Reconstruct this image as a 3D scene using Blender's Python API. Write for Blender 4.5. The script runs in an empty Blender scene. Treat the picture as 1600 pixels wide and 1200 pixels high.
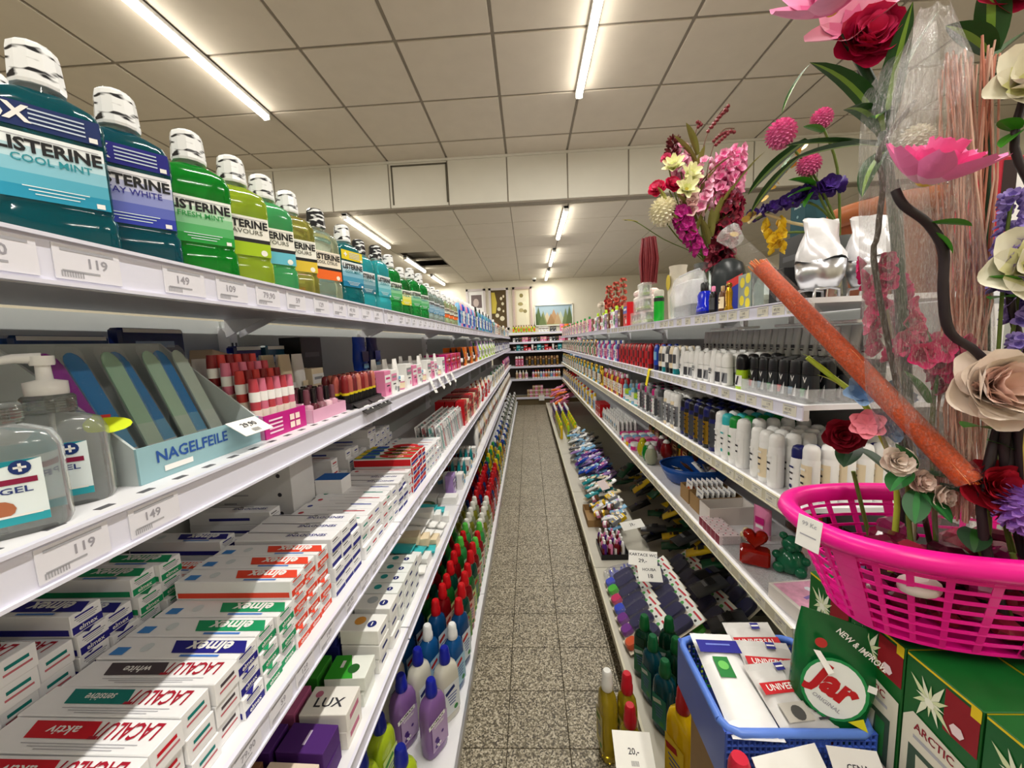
import bpy, math, random
from mathutils import Vector, Matrix, Euler

random.seed(7)
SC = bpy.context.scene
COL = SC.collection
PI = math.pi

# ------------------------------------------------------------------ camera
cam_d = bpy.data.cameras.new('camera')
cam = bpy.data.objects.new('camera', cam_d)
COL.objects.link(cam)
cam_d.sensor_fit = 'HORIZONTAL'
cam_d.sensor_width = 36
cam_d.lens = 590 / 1600 * 36
cam_d.clip_start = 0.02
cam_d.clip_end = 60
cam.matrix_world = Matrix(((0.99831771, 0.03494112, 0.04626949, 0),
                           (0.04206502, 0.11273424, -0.99273437, 0),
                           (-0.03990341, 0.99301063, 0.11107479, 1.29),
                           (0, 0, 0, 1)))
SC.camera = cam

# ------------------------------------------------------------------ world, exposure
wd = bpy.data.worlds.new('world')
SC.world = wd
wd.use_nodes = True
wd.node_tree.nodes['Background'].inputs[0].default_value = (0.9, 0.95, 1, 1)
wd.node_tree.nodes['Background'].inputs[1].default_value = 0.25
vs = SC.view_settings
vs.view_transform = 'Standard'
vs.look = 'None'
vs.gamma = 1
vs.use_curve_mapping = False
vs.exposure = 0.35
LAMP_W = 21.0          # watts of one ceiling batten
TUBE_E = 16.0          # emission of its diffuser

# ------------------------------------------------------------------ materials
def lin(h):
    out = []
    for i in (0, 2, 4):
        c = int(h[i:i + 2], 16) / 255
        out.append(c / 12.92 if c <= 0.04045 else ((c + 0.055) / 1.055) ** 2.4)
    return (*out, 1)

_M = {}
def mat(h, rough=0.45, metal=0.0, trans=0.0, kind='plain', emit=0, alpha=1.0, var=0.06, scale=40):
    """procedural principled material, cached: colour with a faint noise in tone"""
    key = (h, rough, metal, trans, kind, emit, alpha, var, scale)
    if key in _M:
        return _M[key]
    m = bpy.data.materials.new('%s_%s' % (kind, h))
    m.use_nodes = True
    nt = m.node_tree
    b = nt.nodes['Principled BSDF']
    b.inputs['Roughness'].default_value = rough
    b.inputs['Metallic'].default_value = metal
    b.inputs['Transmission Weight'].default_value = trans
    b.inputs['IOR'].default_value = 1.4
    b.inputs['Alpha'].default_value = alpha
    c = lin(h)
    if emit:
        b.inputs['Emission Color'].default_value = c
        b.inputs['Emission Strength'].default_value = emit
    if var and not emit:
        tc = nt.nodes.new('ShaderNodeTexCoord')
        no = nt.nodes.new('ShaderNodeTexNoise')
        no.inputs['Scale'].default_value = scale
        no.inputs['Detail'].default_value = 2
        mx = nt.nodes.new('ShaderNodeMix')
        mx.data_type = 'RGBA'
        nt.links.new(tc.outputs['Object'], no.inputs['Vector'])
        nt.links.new(no.outputs['Fac'], mx.inputs[0])
        mx.inputs[6].default_value = tuple(max(0, x * (1 - var)) for x in c[:3]) + (1,)
        mx.inputs[7].default_value = tuple(min(1, x * (1 + var)) for x in c[:3]) + (1,)
        nt.links.new(mx.outputs[2], b.inputs['Base Color'])
    else:
        b.inputs['Base Color'].default_value = c
    _M[key] = m
    return m

def liquid(h, t=0.55):
    return mat(h, 0.08, 0, t, 'liquid', var=0)
def plastic(h, r=0.3):
    return mat(h, r, kind='plastic')
def paper(h):
    return mat(h, 0.6, kind='paper', var=0.03)
def film(h='ffffff', a=0.25, r=0.12):
    """clear wrapping film: part transparent, part glossy"""
    key = ('film', h, a, r)
    if key in _M:
        return _M[key]
    m = bpy.data.materials.new('film_' + h)
    m.use_nodes = True
    nt = m.node_tree
    b = nt.nodes['Principled BSDF']
    b.inputs['Base Color'].default_value = lin(h)
    b.inputs['Roughness'].default_value = r
    tr = nt.nodes.new('ShaderNodeBsdfTransparent')
    mx = nt.nodes.new('ShaderNodeMixShader')
    no = nt.nodes.new('ShaderNodeTexNoise')
    no.inputs['Scale'].default_value = 45
    no.inputs['Detail'].default_value = 3
    bp = nt.nodes.new('ShaderNodeBump')
    bp.inputs['Strength'].default_value = 0.6
    bp.inputs['Distance'].default_value = 0.01
    nt.links.new(no.outputs['Fac'], bp.inputs['Height'])
    nt.links.new(bp.outputs['Normal'], b.inputs['Normal'])
    # wrinkle highlights painted in: noise ridges turn glossy white, the rest stays clear
    sb = nt.nodes.new('ShaderNodeMath'); sb.operation = 'SUBTRACT'; sb.inputs[1].default_value = .5
    ab = nt.nodes.new('ShaderNodeMath'); ab.operation = 'ABSOLUTE'
    mr = nt.nodes.new('ShaderNodeMapRange')
    mr.inputs['From Min'].default_value = 0; mr.inputs['From Max'].default_value = .035
    mr.inputs['To Min'].default_value = min(.8, a * 2.0); mr.inputs['To Max'].default_value = a * .42
    lw = nt.nodes.new('ShaderNodeLayerWeight'); lw.inputs[0].default_value = .25
    ad = nt.nodes.new('ShaderNodeMath'); ad.operation = 'MULTIPLY_ADD'; ad.inputs[1].default_value = a * 1.2; ad.use_clamp = True
    nt.links.new(no.outputs['Fac'], sb.inputs[0])
    nt.links.new(sb.outputs[0], ab.inputs[0])
    nt.links.new(ab.outputs[0], mr.inputs['Value'])
    nt.links.new(lw.outputs['Facing'], ad.inputs[0])
    nt.links.new(mr.outputs[0], ad.inputs[2])
    nt.links.new(ad.outputs[0], mx.inputs[0])
    gl = nt.nodes.new('ShaderNodeBsdfGlossy'); gl.inputs['Roughness'].default_value = r
    nt.links.new(bp.outputs['Normal'], gl.inputs['Normal'])
    m2 = nt.nodes.new('ShaderNodeMixShader'); m2.inputs[0].default_value = .55
    nt.links.new(b.outputs[0], m2.inputs[1])
    nt.links.new(gl.outputs[0], m2.inputs[2])
    nt.links.new(tr.outputs[0], mx.inputs[1])
    nt.links.new(m2.outputs[0], mx.inputs[2])
    nt.links.new(mx.outputs[0], nt.nodes['Material Output'].inputs['Surface'])
    _M[key] = m
    return m

def terrazzo():
    m = bpy.data.materials.new('terrazzo')
    m.use_nodes = True
    nt = m.node_tree
    b = nt.nodes['Principled BSDF']
    b.inputs['Roughness'].default_value = 0.5
    tc = nt.nodes.new('ShaderNodeTexCoord')
    gm = nt.nodes.new('ShaderNodeNewGeometry')
    vo = nt.nodes.new('ShaderNodeTexVoronoi')
    vo.inputs['Scale'].default_value = 210
    no = nt.nodes.new('ShaderNodeTexNoise')
    no.inputs['Scale'].default_value = 160
    no.inputs['Detail'].default_value = 3
    no2 = nt.nodes.new('ShaderNodeTexNoise')
    no2.inputs['Scale'].default_value = 5
    for n in (vo, no, no2):
        nt.links.new(gm.outputs['Position'], n.inputs['Vector'])
    cr = nt.nodes.new('ShaderNodeValToRGB')
    e = cr.color_ramp.elements
    e[0].position = 0.12; e[0].color = lin('554d3e')
    e[1].position = 0.85; e[1].color = lin('d9cfb8')
    for p, c in ((0.28, '73694f'), (0.42, '958b74'), (0.62, 'ada28a')):
        x = e.new(p); x.color = lin(c)
    sp = nt.nodes.new('ShaderNodeSeparateColor')
    nt.links.new(vo.outputs['Color'], sp.inputs[0])
    nt.links.new(sp.outputs[0], cr.inputs['Fac'])
    mx = nt.nodes.new('ShaderNodeMix'); mx.data_type = 'RGBA'; mx.blend_type = 'MULTIPLY'
    mx.inputs[0].default_value = 0.6
    c2 = nt.nodes.new('ShaderNodeValToRGB')
    c2.color_ramp.elements[0].position = 0.35; c2.color_ramp.elements[0].color = lin('877f6c')
    c2.color_ramp.elements[1].position = 0.6; c2.color_ramp.elements[1].color = (1, 1, 1, 1)
    nt.links.new(no.outputs['Fac'], c2.inputs['Fac'])
    nt.links.new(cr.outputs['Color'], mx.inputs[6])
    nt.links.new(c2.outputs['Color'], mx.inputs[7])
    m3 = nt.nodes.new('ShaderNodeMix'); m3.data_type = 'RGBA'; m3.blend_type = 'MULTIPLY'
    m3.inputs[0].default_value = 0.35
    nt.links.new(mx.outputs[2], m3.inputs[6])
    nt.links.new(no2.outputs['Fac'], m3.inputs[7])
    nt.links.new(m3.outputs[2], b.inputs['Base Color'])
    return m

WHITE = plastic('f2f2f2')
OFFW = plastic('e4e2da')
BLACK = plastic('121214')
STEEL = mat('c9c9cc', 0.3, 1.0, kind='steel')
ENAMEL = mat('e6e6ea', 0.35, kind='enamel', var=0.02)
RAIL = mat('dfdfee', 0.3, kind='rail', var=0.02)
GLASS = mat('f4fbf8', 0.03, 0, 0.92, 'glass', var=0)
PAPERW = paper('f0efec')
INK = paper('33323a')
GREY = paper('a6a6ae')

# ------------------------------------------------------------------ geometry collector
_T = {}
def text_geo(s, bold):
    k = (s, bold)
    if k not in _T:
        cu = bpy.data.curves.new('t', 'FONT')
        cu.body = s
        cu.size = 1
        cu.resolution_u = 2
        cu.align_x = 'CENTER'
        cu.align_y = 'CENTER'
        cu.offset = bold
        ob = bpy.data.objects.new('t', cu)
        COL.objects.link(ob)
        dg = bpy.context.evaluated_depsgraph_get()
        me = bpy.data.meshes.new_from_object(ob.evaluated_get(dg))
        vs_ = [v.co.copy() for v in me.vertices]
        fs = [tuple(p.vertices) for p in me.polygons]
        bpy.data.objects.remove(ob)
        bpy.data.curves.remove(cu)
        bpy.data.meshes.remove(me)
        xs = [v.x for v in vs_] or [0]
        _T[k] = (vs_, fs, max(xs) - min(xs))
    return _T[k]

FRONT = Matrix(((1, 0, 0, 0), (0, 0, -1, 0), (0, 1, 0, 0), (0, 0, 0, 1)))       # text -> facing -Y
TOP = Matrix.Identity(4)
TOPR = Matrix.Rotation(PI, 4, 'Z')
ENDX = Matrix(((0, 0, 1, 0), (1, 0, 0, 0), (0, 1, 0, 0), (0, 0, 0, 1)))         # facing +X
def Tr(x, y, z):
    return Matrix.Translation((x, y, z))
def Rz(a):
    return Matrix.Rotation(a, 4, 'Z')
def Rx(a):
    return Matrix.Rotation(a, 4, 'X')
def Ry(a):
    return Matrix.Rotation(a, 4, 'Y')
def Sc(x, y, z):
    return Matrix.Diagonal((x, y, z, 1))

class G:
    def __init__(s):
        s.v, s.f, s.mi, s.sm, s.mats = [], [], [], [], []
    def add(s, verts, faces, m, smooth=False, M=None):
        o = len(s.v)
        if M is not None:
            verts = [M @ Vector(v) for v in verts]
        s.v.extend(tuple(v) for v in verts)
        if m not in s.mats:
            s.mats.append(m)
        i = s.mats.index(m)
        for f in faces:
            s.f.append(tuple(o + k for k in f))
            s.mi.append(i)
            s.sm.append(smooth)
        return s
    def box(s, x0, x1, y0, y1, z0, z1, m, M=None, top=None, front=None, endx=None):
        v = [(x0, y0, z0), (x1, y0, z0), (x1, y1, z0), (x0, y1, z0),
             (x0, y0, z1), (x1, y0, z1), (x1, y1, z1), (x0, y1, z1)]
        fs = {'b': (3, 2, 1, 0), 't': (4, 5, 6, 7), 'f': (0, 1, 5, 4), 'k': (2, 3, 7, 6), 'l': (3, 0, 4, 7), 'r': (1, 2, 6, 5)}
        for k, f in fs.items():
            mm = {'t': top, 'f': front, 'r': endx}.get(k) or m
            s.add([v[i] for i in f], [(0, 1, 2, 3)], mm, False, M)
        return s
    def cbox(s, x0, x1, y0, y1, z0, z1, c, m, M=None):
        """box with chamfered edges"""
        rings = []
        for z, i in ((z0, c), (z0 + c, 0), (z1 - c, 0), (z1, c)):
            a, b, p, q = x0 + i, x1 - i, y0 + i, y1 - i
            e = c * 0.999 if i == 0 else c * 0.3
            rings.append([(a + e, p, z), (b - e, p, z), (b, p + e, z), (b, q - e, z), (b - e, q, z), (a + e, q, z), (a, q - e, z), (a, p + e, z)])
        return s.loft(rings, m, True, True, False, M)
    def loft(s, rings, m, c0=True, c1=True, smooth=True, M=None, closed=True):
        n = len(rings[0])
        v = [p for r in rings for p in r]
        f = []
        for i in range(len(rings) - 1):
            for j in range(n if closed else n - 1):
                k = (j + 1) % n
                f.append((i * n + j, i * n + k, (i + 1) * n + k, (i + 1) * n + j))
        s.add(v, f, m, smooth, M)
        if c0:
            s.add(rings[0][::-1], [tuple(range(n))], m, False, M)
        if c1:
            s.add(rings[-1], [tuple(range(n))], m, False, M)
        return s
    def se(s, prof, m, p=2.0, n=16, M=None, c0=True, c1=True, smooth=True):
        """stack of superellipse rings: prof = (half x, half y, z)"""
        rings = []
        for hx, hy, z in prof:
            r = []
            for k in range(n):
                t = 2 * PI * (k + 0.5) / n
                c, d = math.cos(t), math.sin(t)
                r.append((hx * math.copysign(abs(c) ** (2 / p), c), hy * math.copysign(abs(d) ** (2 / p), d), z))
            rings.append(r)
        return s.loft(rings, m, c0, c1, smooth, M)
    def lathe(s, prof, m, n=14, M=None, c0=True, c1=True, smooth=True):
        return s.se([(r, r, z) for r, z in prof], m, 2, n, M, c0, c1, smooth)
    def tube(s, path, rad, m, n=6, smooth=True):
        path = [Vector(p) for p in path]
        rings = []
        up = Vector((0.13, 0.37, 0.92))
        for i, p in enumerate(path):
            d = (path[min(i + 1, len(path) - 1)] - path[max(i - 1, 0)]).normalized()
            a = d.cross(up)
            if a.length < 0.05:
                a = d.cross(Vector((1, 0, 0)))
            a.normalize()
            b = a.cross(d)
            r = rad[i] if isinstance(rad, (list, tuple)) else rad
            rings.append([tuple(p + r * (math.cos(2 * PI * k / n) * a + math.sin(2 * PI * k / n) * b)) for k in range(n)])
        return s.loft(rings, m, True, True, smooth)
    def quad(s, a, b, c, d, m, M=None):
        return s.add([a, b, c, d], [(0, 1, 2, 3)], m, False, M)
    def rect(s, w, h, m, M, cx=0, cy=0, z=0.0):
        """flat rectangle in a text-like plane"""
        return s.add([(cx - w / 2, cy - h / 2, z), (cx + w / 2, cy - h / 2, z), (cx + w / 2, cy + h / 2, z), (cx - w / 2, cy + h / 2, z)], [(0, 1, 2, 3)], m, False, M)
    def disc(s, r, m, M, cx=0, cy=0, z=0.0, n=14, ry=None):
        return s.add([(cx + r * math.cos(2 * PI * k / n), cy + (ry or r) * math.sin(2 * PI * k / n), z) for k in range(n)], [tuple(range(n))], m, False, M)
    def text(s, t, h, m, M, cx=0, cy=0, z=0.0004, w=None, bold=0.015):
        vs_, fs, wid = text_geo(t, bold)
        k = h / 0.72
        kx = k if w is None else w / max(wid, 1e-6)
        return s.add([(cx + v.x * kx, cy + v.y * k, z) for v in vs_], fs, m, False, M)
    def mesh(s, name='m'):
        me = bpy.data.meshes.new(name)
        me.from_pydata(s.v, [], s.f)
        for m in s.mats:
            me.materials.append(m)
        me.polygons.foreach_set('material_index', s.mi)
        me.polygons.foreach_set('use_smooth', s.sm)
        me.update()
        return me

# ------------------------------------------------------------------ things and parts
LABELS = {}
class Node:
    """a thing or a part: mesh (None = Empty), local matrix, children"""
    def __init__(s, name, g=None, M=None, kids=(), kind=None, label=None):
        s.name = name
        s.me = g.mesh(name) if isinstance(g, G) else g
        s.M = M or Matrix.Identity(4)
        s.kids = list(kids)
        s.kind = kind
        s.label = label

def link(n, parent=None, M=None):
    o = bpy.data.objects.new(n.name, n.me)
    COL.objects.link(o)
    if parent is not None:
        o.parent = parent
    o.matrix_basis = M if M is not None else n.M
    if n.kind:
        o['kind'] = n.kind
    if n.label:
        o['label'] = n.label
    for k in n.kids:
        link(k, o)
    return o

def place(n, M, label, cat, group=None, name=None):
    """one top-level thing"""
    if label in LABELS and (group is None or LABELS[label] != group):
        print('LABEL CLASH', label, LABELS[label], group)
    LABELS[label] = group
    o = link(n, None, M)
    if name:
        o.name = name
    o['label'] = label
    o['category'] = cat
    if group:
        o['group'] = group
    return o

def struct(name, g, kids=()):
    n = Node(name, g, None, kids)
    o = link(n)
    o['kind'] = 'structure'
    return o

# ------------------------------------------------------------------ the room
H1, H2, YB, YW = 3.2, 2.72, 4.1, 9.1
XL, XR, YF = -4.7, 4.7, -2.6
GX = 0.617
CEIL = mat('cfc6b8', 0.85, kind='ceiling_board', var=0.05, scale=9)
SEAM = mat('8e867a', 0.9, kind='ceiling_seam', var=0.1)
CEIL2 = mat('cdc6b8', 0.85, kind='rear_ceiling_board', var=0.04, scale=7)
SEAM2 = mat('9b9486', 0.9, kind='rear_seam', var=0.05)
BEAM = mat('d6d3c8', 0.8, kind='beam_board', var=0.04, scale=6)
WALL = mat('e3ddcb', 0.8, kind='wall_paint', var=0.03, scale=3)
GROUT = mat('3b352b', 0.9, kind='grout')
TERR = terrazzo()

# floor: terrazzo tiles of 0.2 m in the aisle, plain terrazzo beyond the shelving
tile = G().cbox(-0.0988, 0.0988, -0.0988, 0.0988, -0.012, 0, 0.0012, TERR).mesh('tile')
kids = []
for i in range(-2, 3):
    for j in range(-4, 38):
        kids.append(Node('tile', tile, Tr(-0.012 + i * 0.2, 0.068 + j * 0.2 + 0.1, -0.0006 * ((i * 7 + j * 3) % 3))))
gf = G().box(XL, XR, YF, YW, -0.06, -0.0042, GROUT)
gf.box(XL, -0.52, YF, YW, -0.01, 0, TERR).box(0.50, XR, YF, YW, -0.01, 0, TERR)
gf.box(-0.52, 0.50, 7.67, YW, -0.01, 0, TERR).box(-0.52, 0.50, YF, -0.75, -0.01, 0, TERR)
struct('floor', gf, kids)

def ceiling(name, z, y0, y1, x0, pitch_y, ys, cm, sm, skip=(), gap=0.012):
    kids = []
    for i in range(-8, 9):
        xa, xb = x0 + i * GX, x0 + (i + 1) * GX
        if xa > XR or xb < XL:
            continue
        b = ys
        while b > y0:
            b -= pitch_y
        while b < y1 - 0.02:
            ya, yb = max(b, y0), min(b + pitch_y, y1)
            b += pitch_y
            if (i, round(ya, 1)) in skip or yb - ya < 0.05:
                continue
            g = G().cbox(xa + gap / 2, xb - gap / 2, ya + gap / 2, yb - gap / 2, z - 0.006, z + 0.01, 0.003, cm)
            kids.append(Node('panel', g))
    g = G().box(XL, XR, y0, y1, z + 0.003 if not skip else z + 0.2, z + 0.22, sm)
    if skip:
        # grid bars instead of a solid backing so that missing panels show the dark void
        for i in range(-6, 9):
            x = x0 + i * GX
            if XL < x < XR:
                g.box(x - 0.02, x + 0.02, y0, y1, z + 0.0, z + 0.03, sm)
        b = ys
        while b > y0 + pitch_y:
            b -= pitch_y
        while b < y1:
            g.box(XL, XR, max(b - 0.02, y0), min(b + 0.02, y1), z + 0.0, z + 0.03, sm)
            b += pitch_y
    return struct(name, g, kids)

ceiling('ceiling', H1, YF, YB, -0.155, 0.605, 3.175, CEIL, SEAM, gap=0.022)
rear = ceiling('ceiling', H2, YB + 0.1, YW, -0.14, 0.605, 4.72, CEIL2, SEAM2, skip={(-3, 6.5), (-3, 5.9)}, gap=0.010)

# dropped beam between the two ceiling heights, faced with boards
kids = []
for i in range(-8, 9):
    xa, xb = -0.155 + i * GX, -0.155 + (i + 1) * GX
    if xa > XR or xb < XL:
        continue
    g = G().cbox(xa + 0.006, xb - 0.006, YB - 0.012, YB + 0.01, H2 + 0.012, H1 - 0.03, 0.003, BEAM)
    kids.append(Node('panel', g))
kids.append(Node('cornice', G().box(XL, XR, YB - 0.022, YB, H1 - 0.03, H1 - 0.008, BEAM)))
hatch = G()
for a in ((-1.36, -1.345, 2.76, 3.15), (-0.79, -0.775, 2.76, 3.15), (-1.36, -0.775, 3.135, 3.15)):
    hatch.box(a[0], a[1], YB - 0.018, YB - 0.012, a[2], a[3], mat('5b574c', 0.8, kind='hatch_joint'))
kids.append(Node('hatch_frame', hatch))
struct('trim_1', G().box(XL, XR, YB, YB + 0.1, H2, H1 + 0.2, SEAM), kids)

struct('wall_back', G().box(XL, XR, YW, YW + 0.1, 0, H1, WALL))
struct('wall_left', G().box(XL - 0.1, XL, YF, YW, 0, H1 + 0.2, WALL))
struct('wall_right', G().box(XR, XR + 0.1, YF, YW, 0, H1 + 0.2, WALL))
struct('wall_front', G().box(XL, XR, YF - 0.1, YF, 0, H1 + 0.2, WALL))

# ceiling battens: housing, glowing diffuser, end caps, and the lamp itself
TUBE = mat('fff8ea', 0.5, kind='lamp_diffuser', emit=TUBE_E)
def batten(x, y0, y1, z, label, group):
    L = y1 - y0
    n = Node('ceiling_light', None, None, [
        Node('housing', G().cbox(-0.028, 0.028, 0, L, -0.03, 0, 0.004, WHITE)),
        Node('diffuser', G().se([(0.018, 0.019, 0.012), (0.022, 0.021, 0.014), (0.022, 0.021, L - 0.014), (0.018, 0.019, L - 0.012)], TUBE, 2.4, 12, Tr(0, 0, -0.043) @ Rx(-PI / 2))),
        Node('end_cap', G().cbox(-0.027, 0.027, 0, 0.012, -0.062, 0, 0.003, WHITE)),
        Node('end_cap', G().cbox(-0.027, 0.027, L - 0.012, L, -0.062, 0, 0.003, WHITE))])
    o = place(n, Tr(x, y0, z - 0.006), label, 'ceiling light', group)
    ld = bpy.data.lights.new('lamp', 'AREA')
    ld.shape = 'RECTANGLE'
    ld.size = 0.05
    ld.size_y = L * 0.97
    ld.energy = LAMP_W * (1.0 if z > 3 else 0.62)
    ld.color = (1.0, 0.965, 0.89)
    lo = bpy.data.objects.new('lamp', ld)
    COL.objects.link(lo)
    lo.parent = o
    lo.location = (0, L / 2, -0.067)
    return o
for y0 in (2.0, 0.2, -1.6):  # battens behind the camera are unseen, added as fill
    batten(0.46, y0, y0 + 1.17, H1, 'slim ceiling batten lamp of the high ceiling above the deodorant shelving', 'battens over the deodorant shelving')
    batten(-2.03, y0, y0 + 1.17, H1, 'slim ceiling batten lamp of the high ceiling beyond the mouthwash shelving', 'battens beyond the mouthwash shelving')
    if y0 < 2:  # this side row stays out of view, added for fill light
        batten(2.95, y0, y0 + 1.17, H1, 'unseen fill batten lamp added under the high ceiling past the flower pots', 'unseen fill battens past the flower pots')
for y0 in (4.25, 6.1, 7.75):
    batten(0.46, y0, y0 + 1.15, H2, 'slim batten lamp under the low rear ceiling, over the aisle end', 'rear battens over the aisle')
    batten(-1.9, y0 - 0.15 if y0 < 5 else y0, y0 + 1.15, H2, 'slim batten lamp under the low rear ceiling near the open ceiling void', 'rear battens near the void')
# dome camera
place(Node('security_camera', None, None, [
    Node('mount', G().lathe([(0.05, 0), (0.05, -0.03), (0.04, -0.04)], WHITE)),
    Node('dome', G().lathe([(0.04, -0.04), (0.036, -0.06), (0.02, -0.078), (0.004, -0.082)], BLACK))]),
    Tr(0.19, 8.85, H2 - 0.006), 'small black dome camera under the rear ceiling', 'security camera')

# ------------------------------------------------------------------ pictures on the back wall
def framed(x, z, w, h, fr, matc, shapes, label, fw=0.05):
    g = G()
    for a in ((-w / 2, w / 2, h / 2 - fw, h / 2), (-w / 2, w / 2, -h / 2, -h / 2 + fw), (-w / 2, -w / 2 + fw, -h / 2, h / 2), (w / 2 - fw, w / 2, -h / 2, h / 2)):
        g.box(a[0], a[1], -0.035, 0, a[2], a[3], fr)
    g2 = G().box(-w / 2 + fw, w / 2 - fw, -0.012, 0, -h / 2 + fw, h / 2 - fw, matc)
    for i, (pts, c) in enumerate(shapes):
        g2.add([(px * w / 2, -0.0125 - i * 0.0004, pz * h / 2) for px, pz in pts], [tuple(range(len(pts)))], paper(c))
    place(Node('framed_picture', None, None, [Node('frame', g), Node('picture', g2)]), Tr(x, YW, z), label, 'picture')
def tri(cx, b, t, w):
    return [(cx - w, b), (cx + w, b), (cx, t)]
def blob(cx, cz, rx, rz, n=9):
    return [(cx + rx * math.cos(2 * PI * k / n), cz + rz * math.sin(2 * PI * k / n)) for k in range(n)]
FRW = mat('d9d2d4', 0.4, kind='frame')
framed(-1.20, 2.07, 0.46, 0.98, FRW, paper('f4f4f4'), [([(-.5, .1), (.6, .1), (.6, .72), (-.5, .72)], '77696a'), (blob(0, .35, .3, .2), 'c9b9b4')], 'white framed picture with a small dark print, beside the yellow blossom picture')
framed(-0.66, 2.07, 0.46, 0.98, FRW, paper('5b4a2c'), [([(-.75, -.2), (-.75, .8), (-.4, .8), (-.2, .3), (-.35, -.2)], 'd8c450')] + [(blob(*q), 'e6dfc4') for q in ((.25, .5, .13, .08), (.5, .6, .1, .07), (.4, .25, .14, .08), (.0, .0, .18, .09), (.45, -.1, .1, .06), (-.2, -.3, .2, .1), (.3, -.45, .25, .12))], 'white framed picture of pale blossoms on brown with a yellow flower')
framed(-0.10, 2.07, 0.46, 0.98, mat('c8b4ae', 0.4, kind='frame'), paper('ddd0b4'), [([(-.62, -.8), (.62, -.8), (.62, .82), (-.62, .82)], 'e9e3c8')] + [(blob(*q), c) for q, c in (((-.1, .6, .2, .1), '8f8350'), ((-.2, .2, .28, .09), 'a89d6a'), ((.2, .25, .2, .07), 'f2ecd0'), ((-.15, -.1, .25, .1), 'b5a878'), ((.25, -.15, .2, .09), '90855a'))], 'beige framed picture of pale orchids on cream ground')
framed(0.63, 1.88, 0.9, 0.5, mat('f3f1e6', 0.5, kind='frame'), paper('9fb7c4'), [([(-.95, -.9), (.95, -.9), (.95, -.2), (-.95, -.3)], 'a8b07c'), (tri(-.35, -.8, .3, .3), 'cfc2a4'), (tri(.35, -.8, .35, .25), 'c6ccb4'), (tri(-.55, -.85, .45, .2), '8a9468'), (tri(0, -.8, .55, .3), 'b8946c'), (tri(-.15, -.85, .15, .25), 'a8845c'), (tri(.2, -.85, .3, .2), 'bfa27c'), (tri(-.8, -.9, .85, .22), '556b40'), (tri(-.6, -.9, .2, .2), '6a7a4c'), (tri(.62, -.9, .6, .2), '76865a'), (tri(.82, -.9, .85, .2), '5d7046'), (tri(-.92, -.9, .4, .12), '465c34')], 'wide landscape painting of green and russet trees under blue sky', 0.02)

# ------------------------------------------------------------------ shelving bays
RAILC = mat('cdc8b2', 0.4, kind='old_rail', var=0.06, scale=25)
DECK = mat('b9b5a8', 0.5, kind='old_deck', var=0.06, scale=12)
HOLE = mat('55555a', 0.7, kind='slot')
UNDER = mat('c9c7c4', 0.5, kind='enamel', var=0.03)
PANEL = mat('aeb2b0', 0.6, kind='back_panel', var=0.03)
PRICES = ['149', '49,90', '119', '149', '109', '79,90', '59', '129']
PRC = paper('e2e1ea')
def price_mesh(i, col):
    r = random.Random(i)
    g = G()
    M = FRONT
    w, h = 0.046, 0.026
    g.box(-w / 2, w / 2, -0.0008, 0, -h / 2, h / 2, col)
    g.rect(w * 0.8, 0.0022, GREY, M, 0, h * 0.36, 0.001)
    g.text(PRICES[i % 8], 0.0075, paper('9c9aa4' if col is PRC else '8a877c'), M, 0.006 * r.uniform(-1, 1), 0.001, 0.001, bold=0.02)
    g.rect(w * 0.55, 0.0016, GREY, M, -0.006, -0.0065, 0.001)
    for k in range(9):
        g.rect(0.0009, 0.0045, GREY, M, -0.019 + k * 0.0017, -0.0088, 0.001)
    return g.mesh('price_label')
PRICE_L = [price_mesh(i, PRC) for i in range(8)]
PRICE_R = [price_mesh(i, paper('dedbcc')) for i in range(8)]

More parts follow.
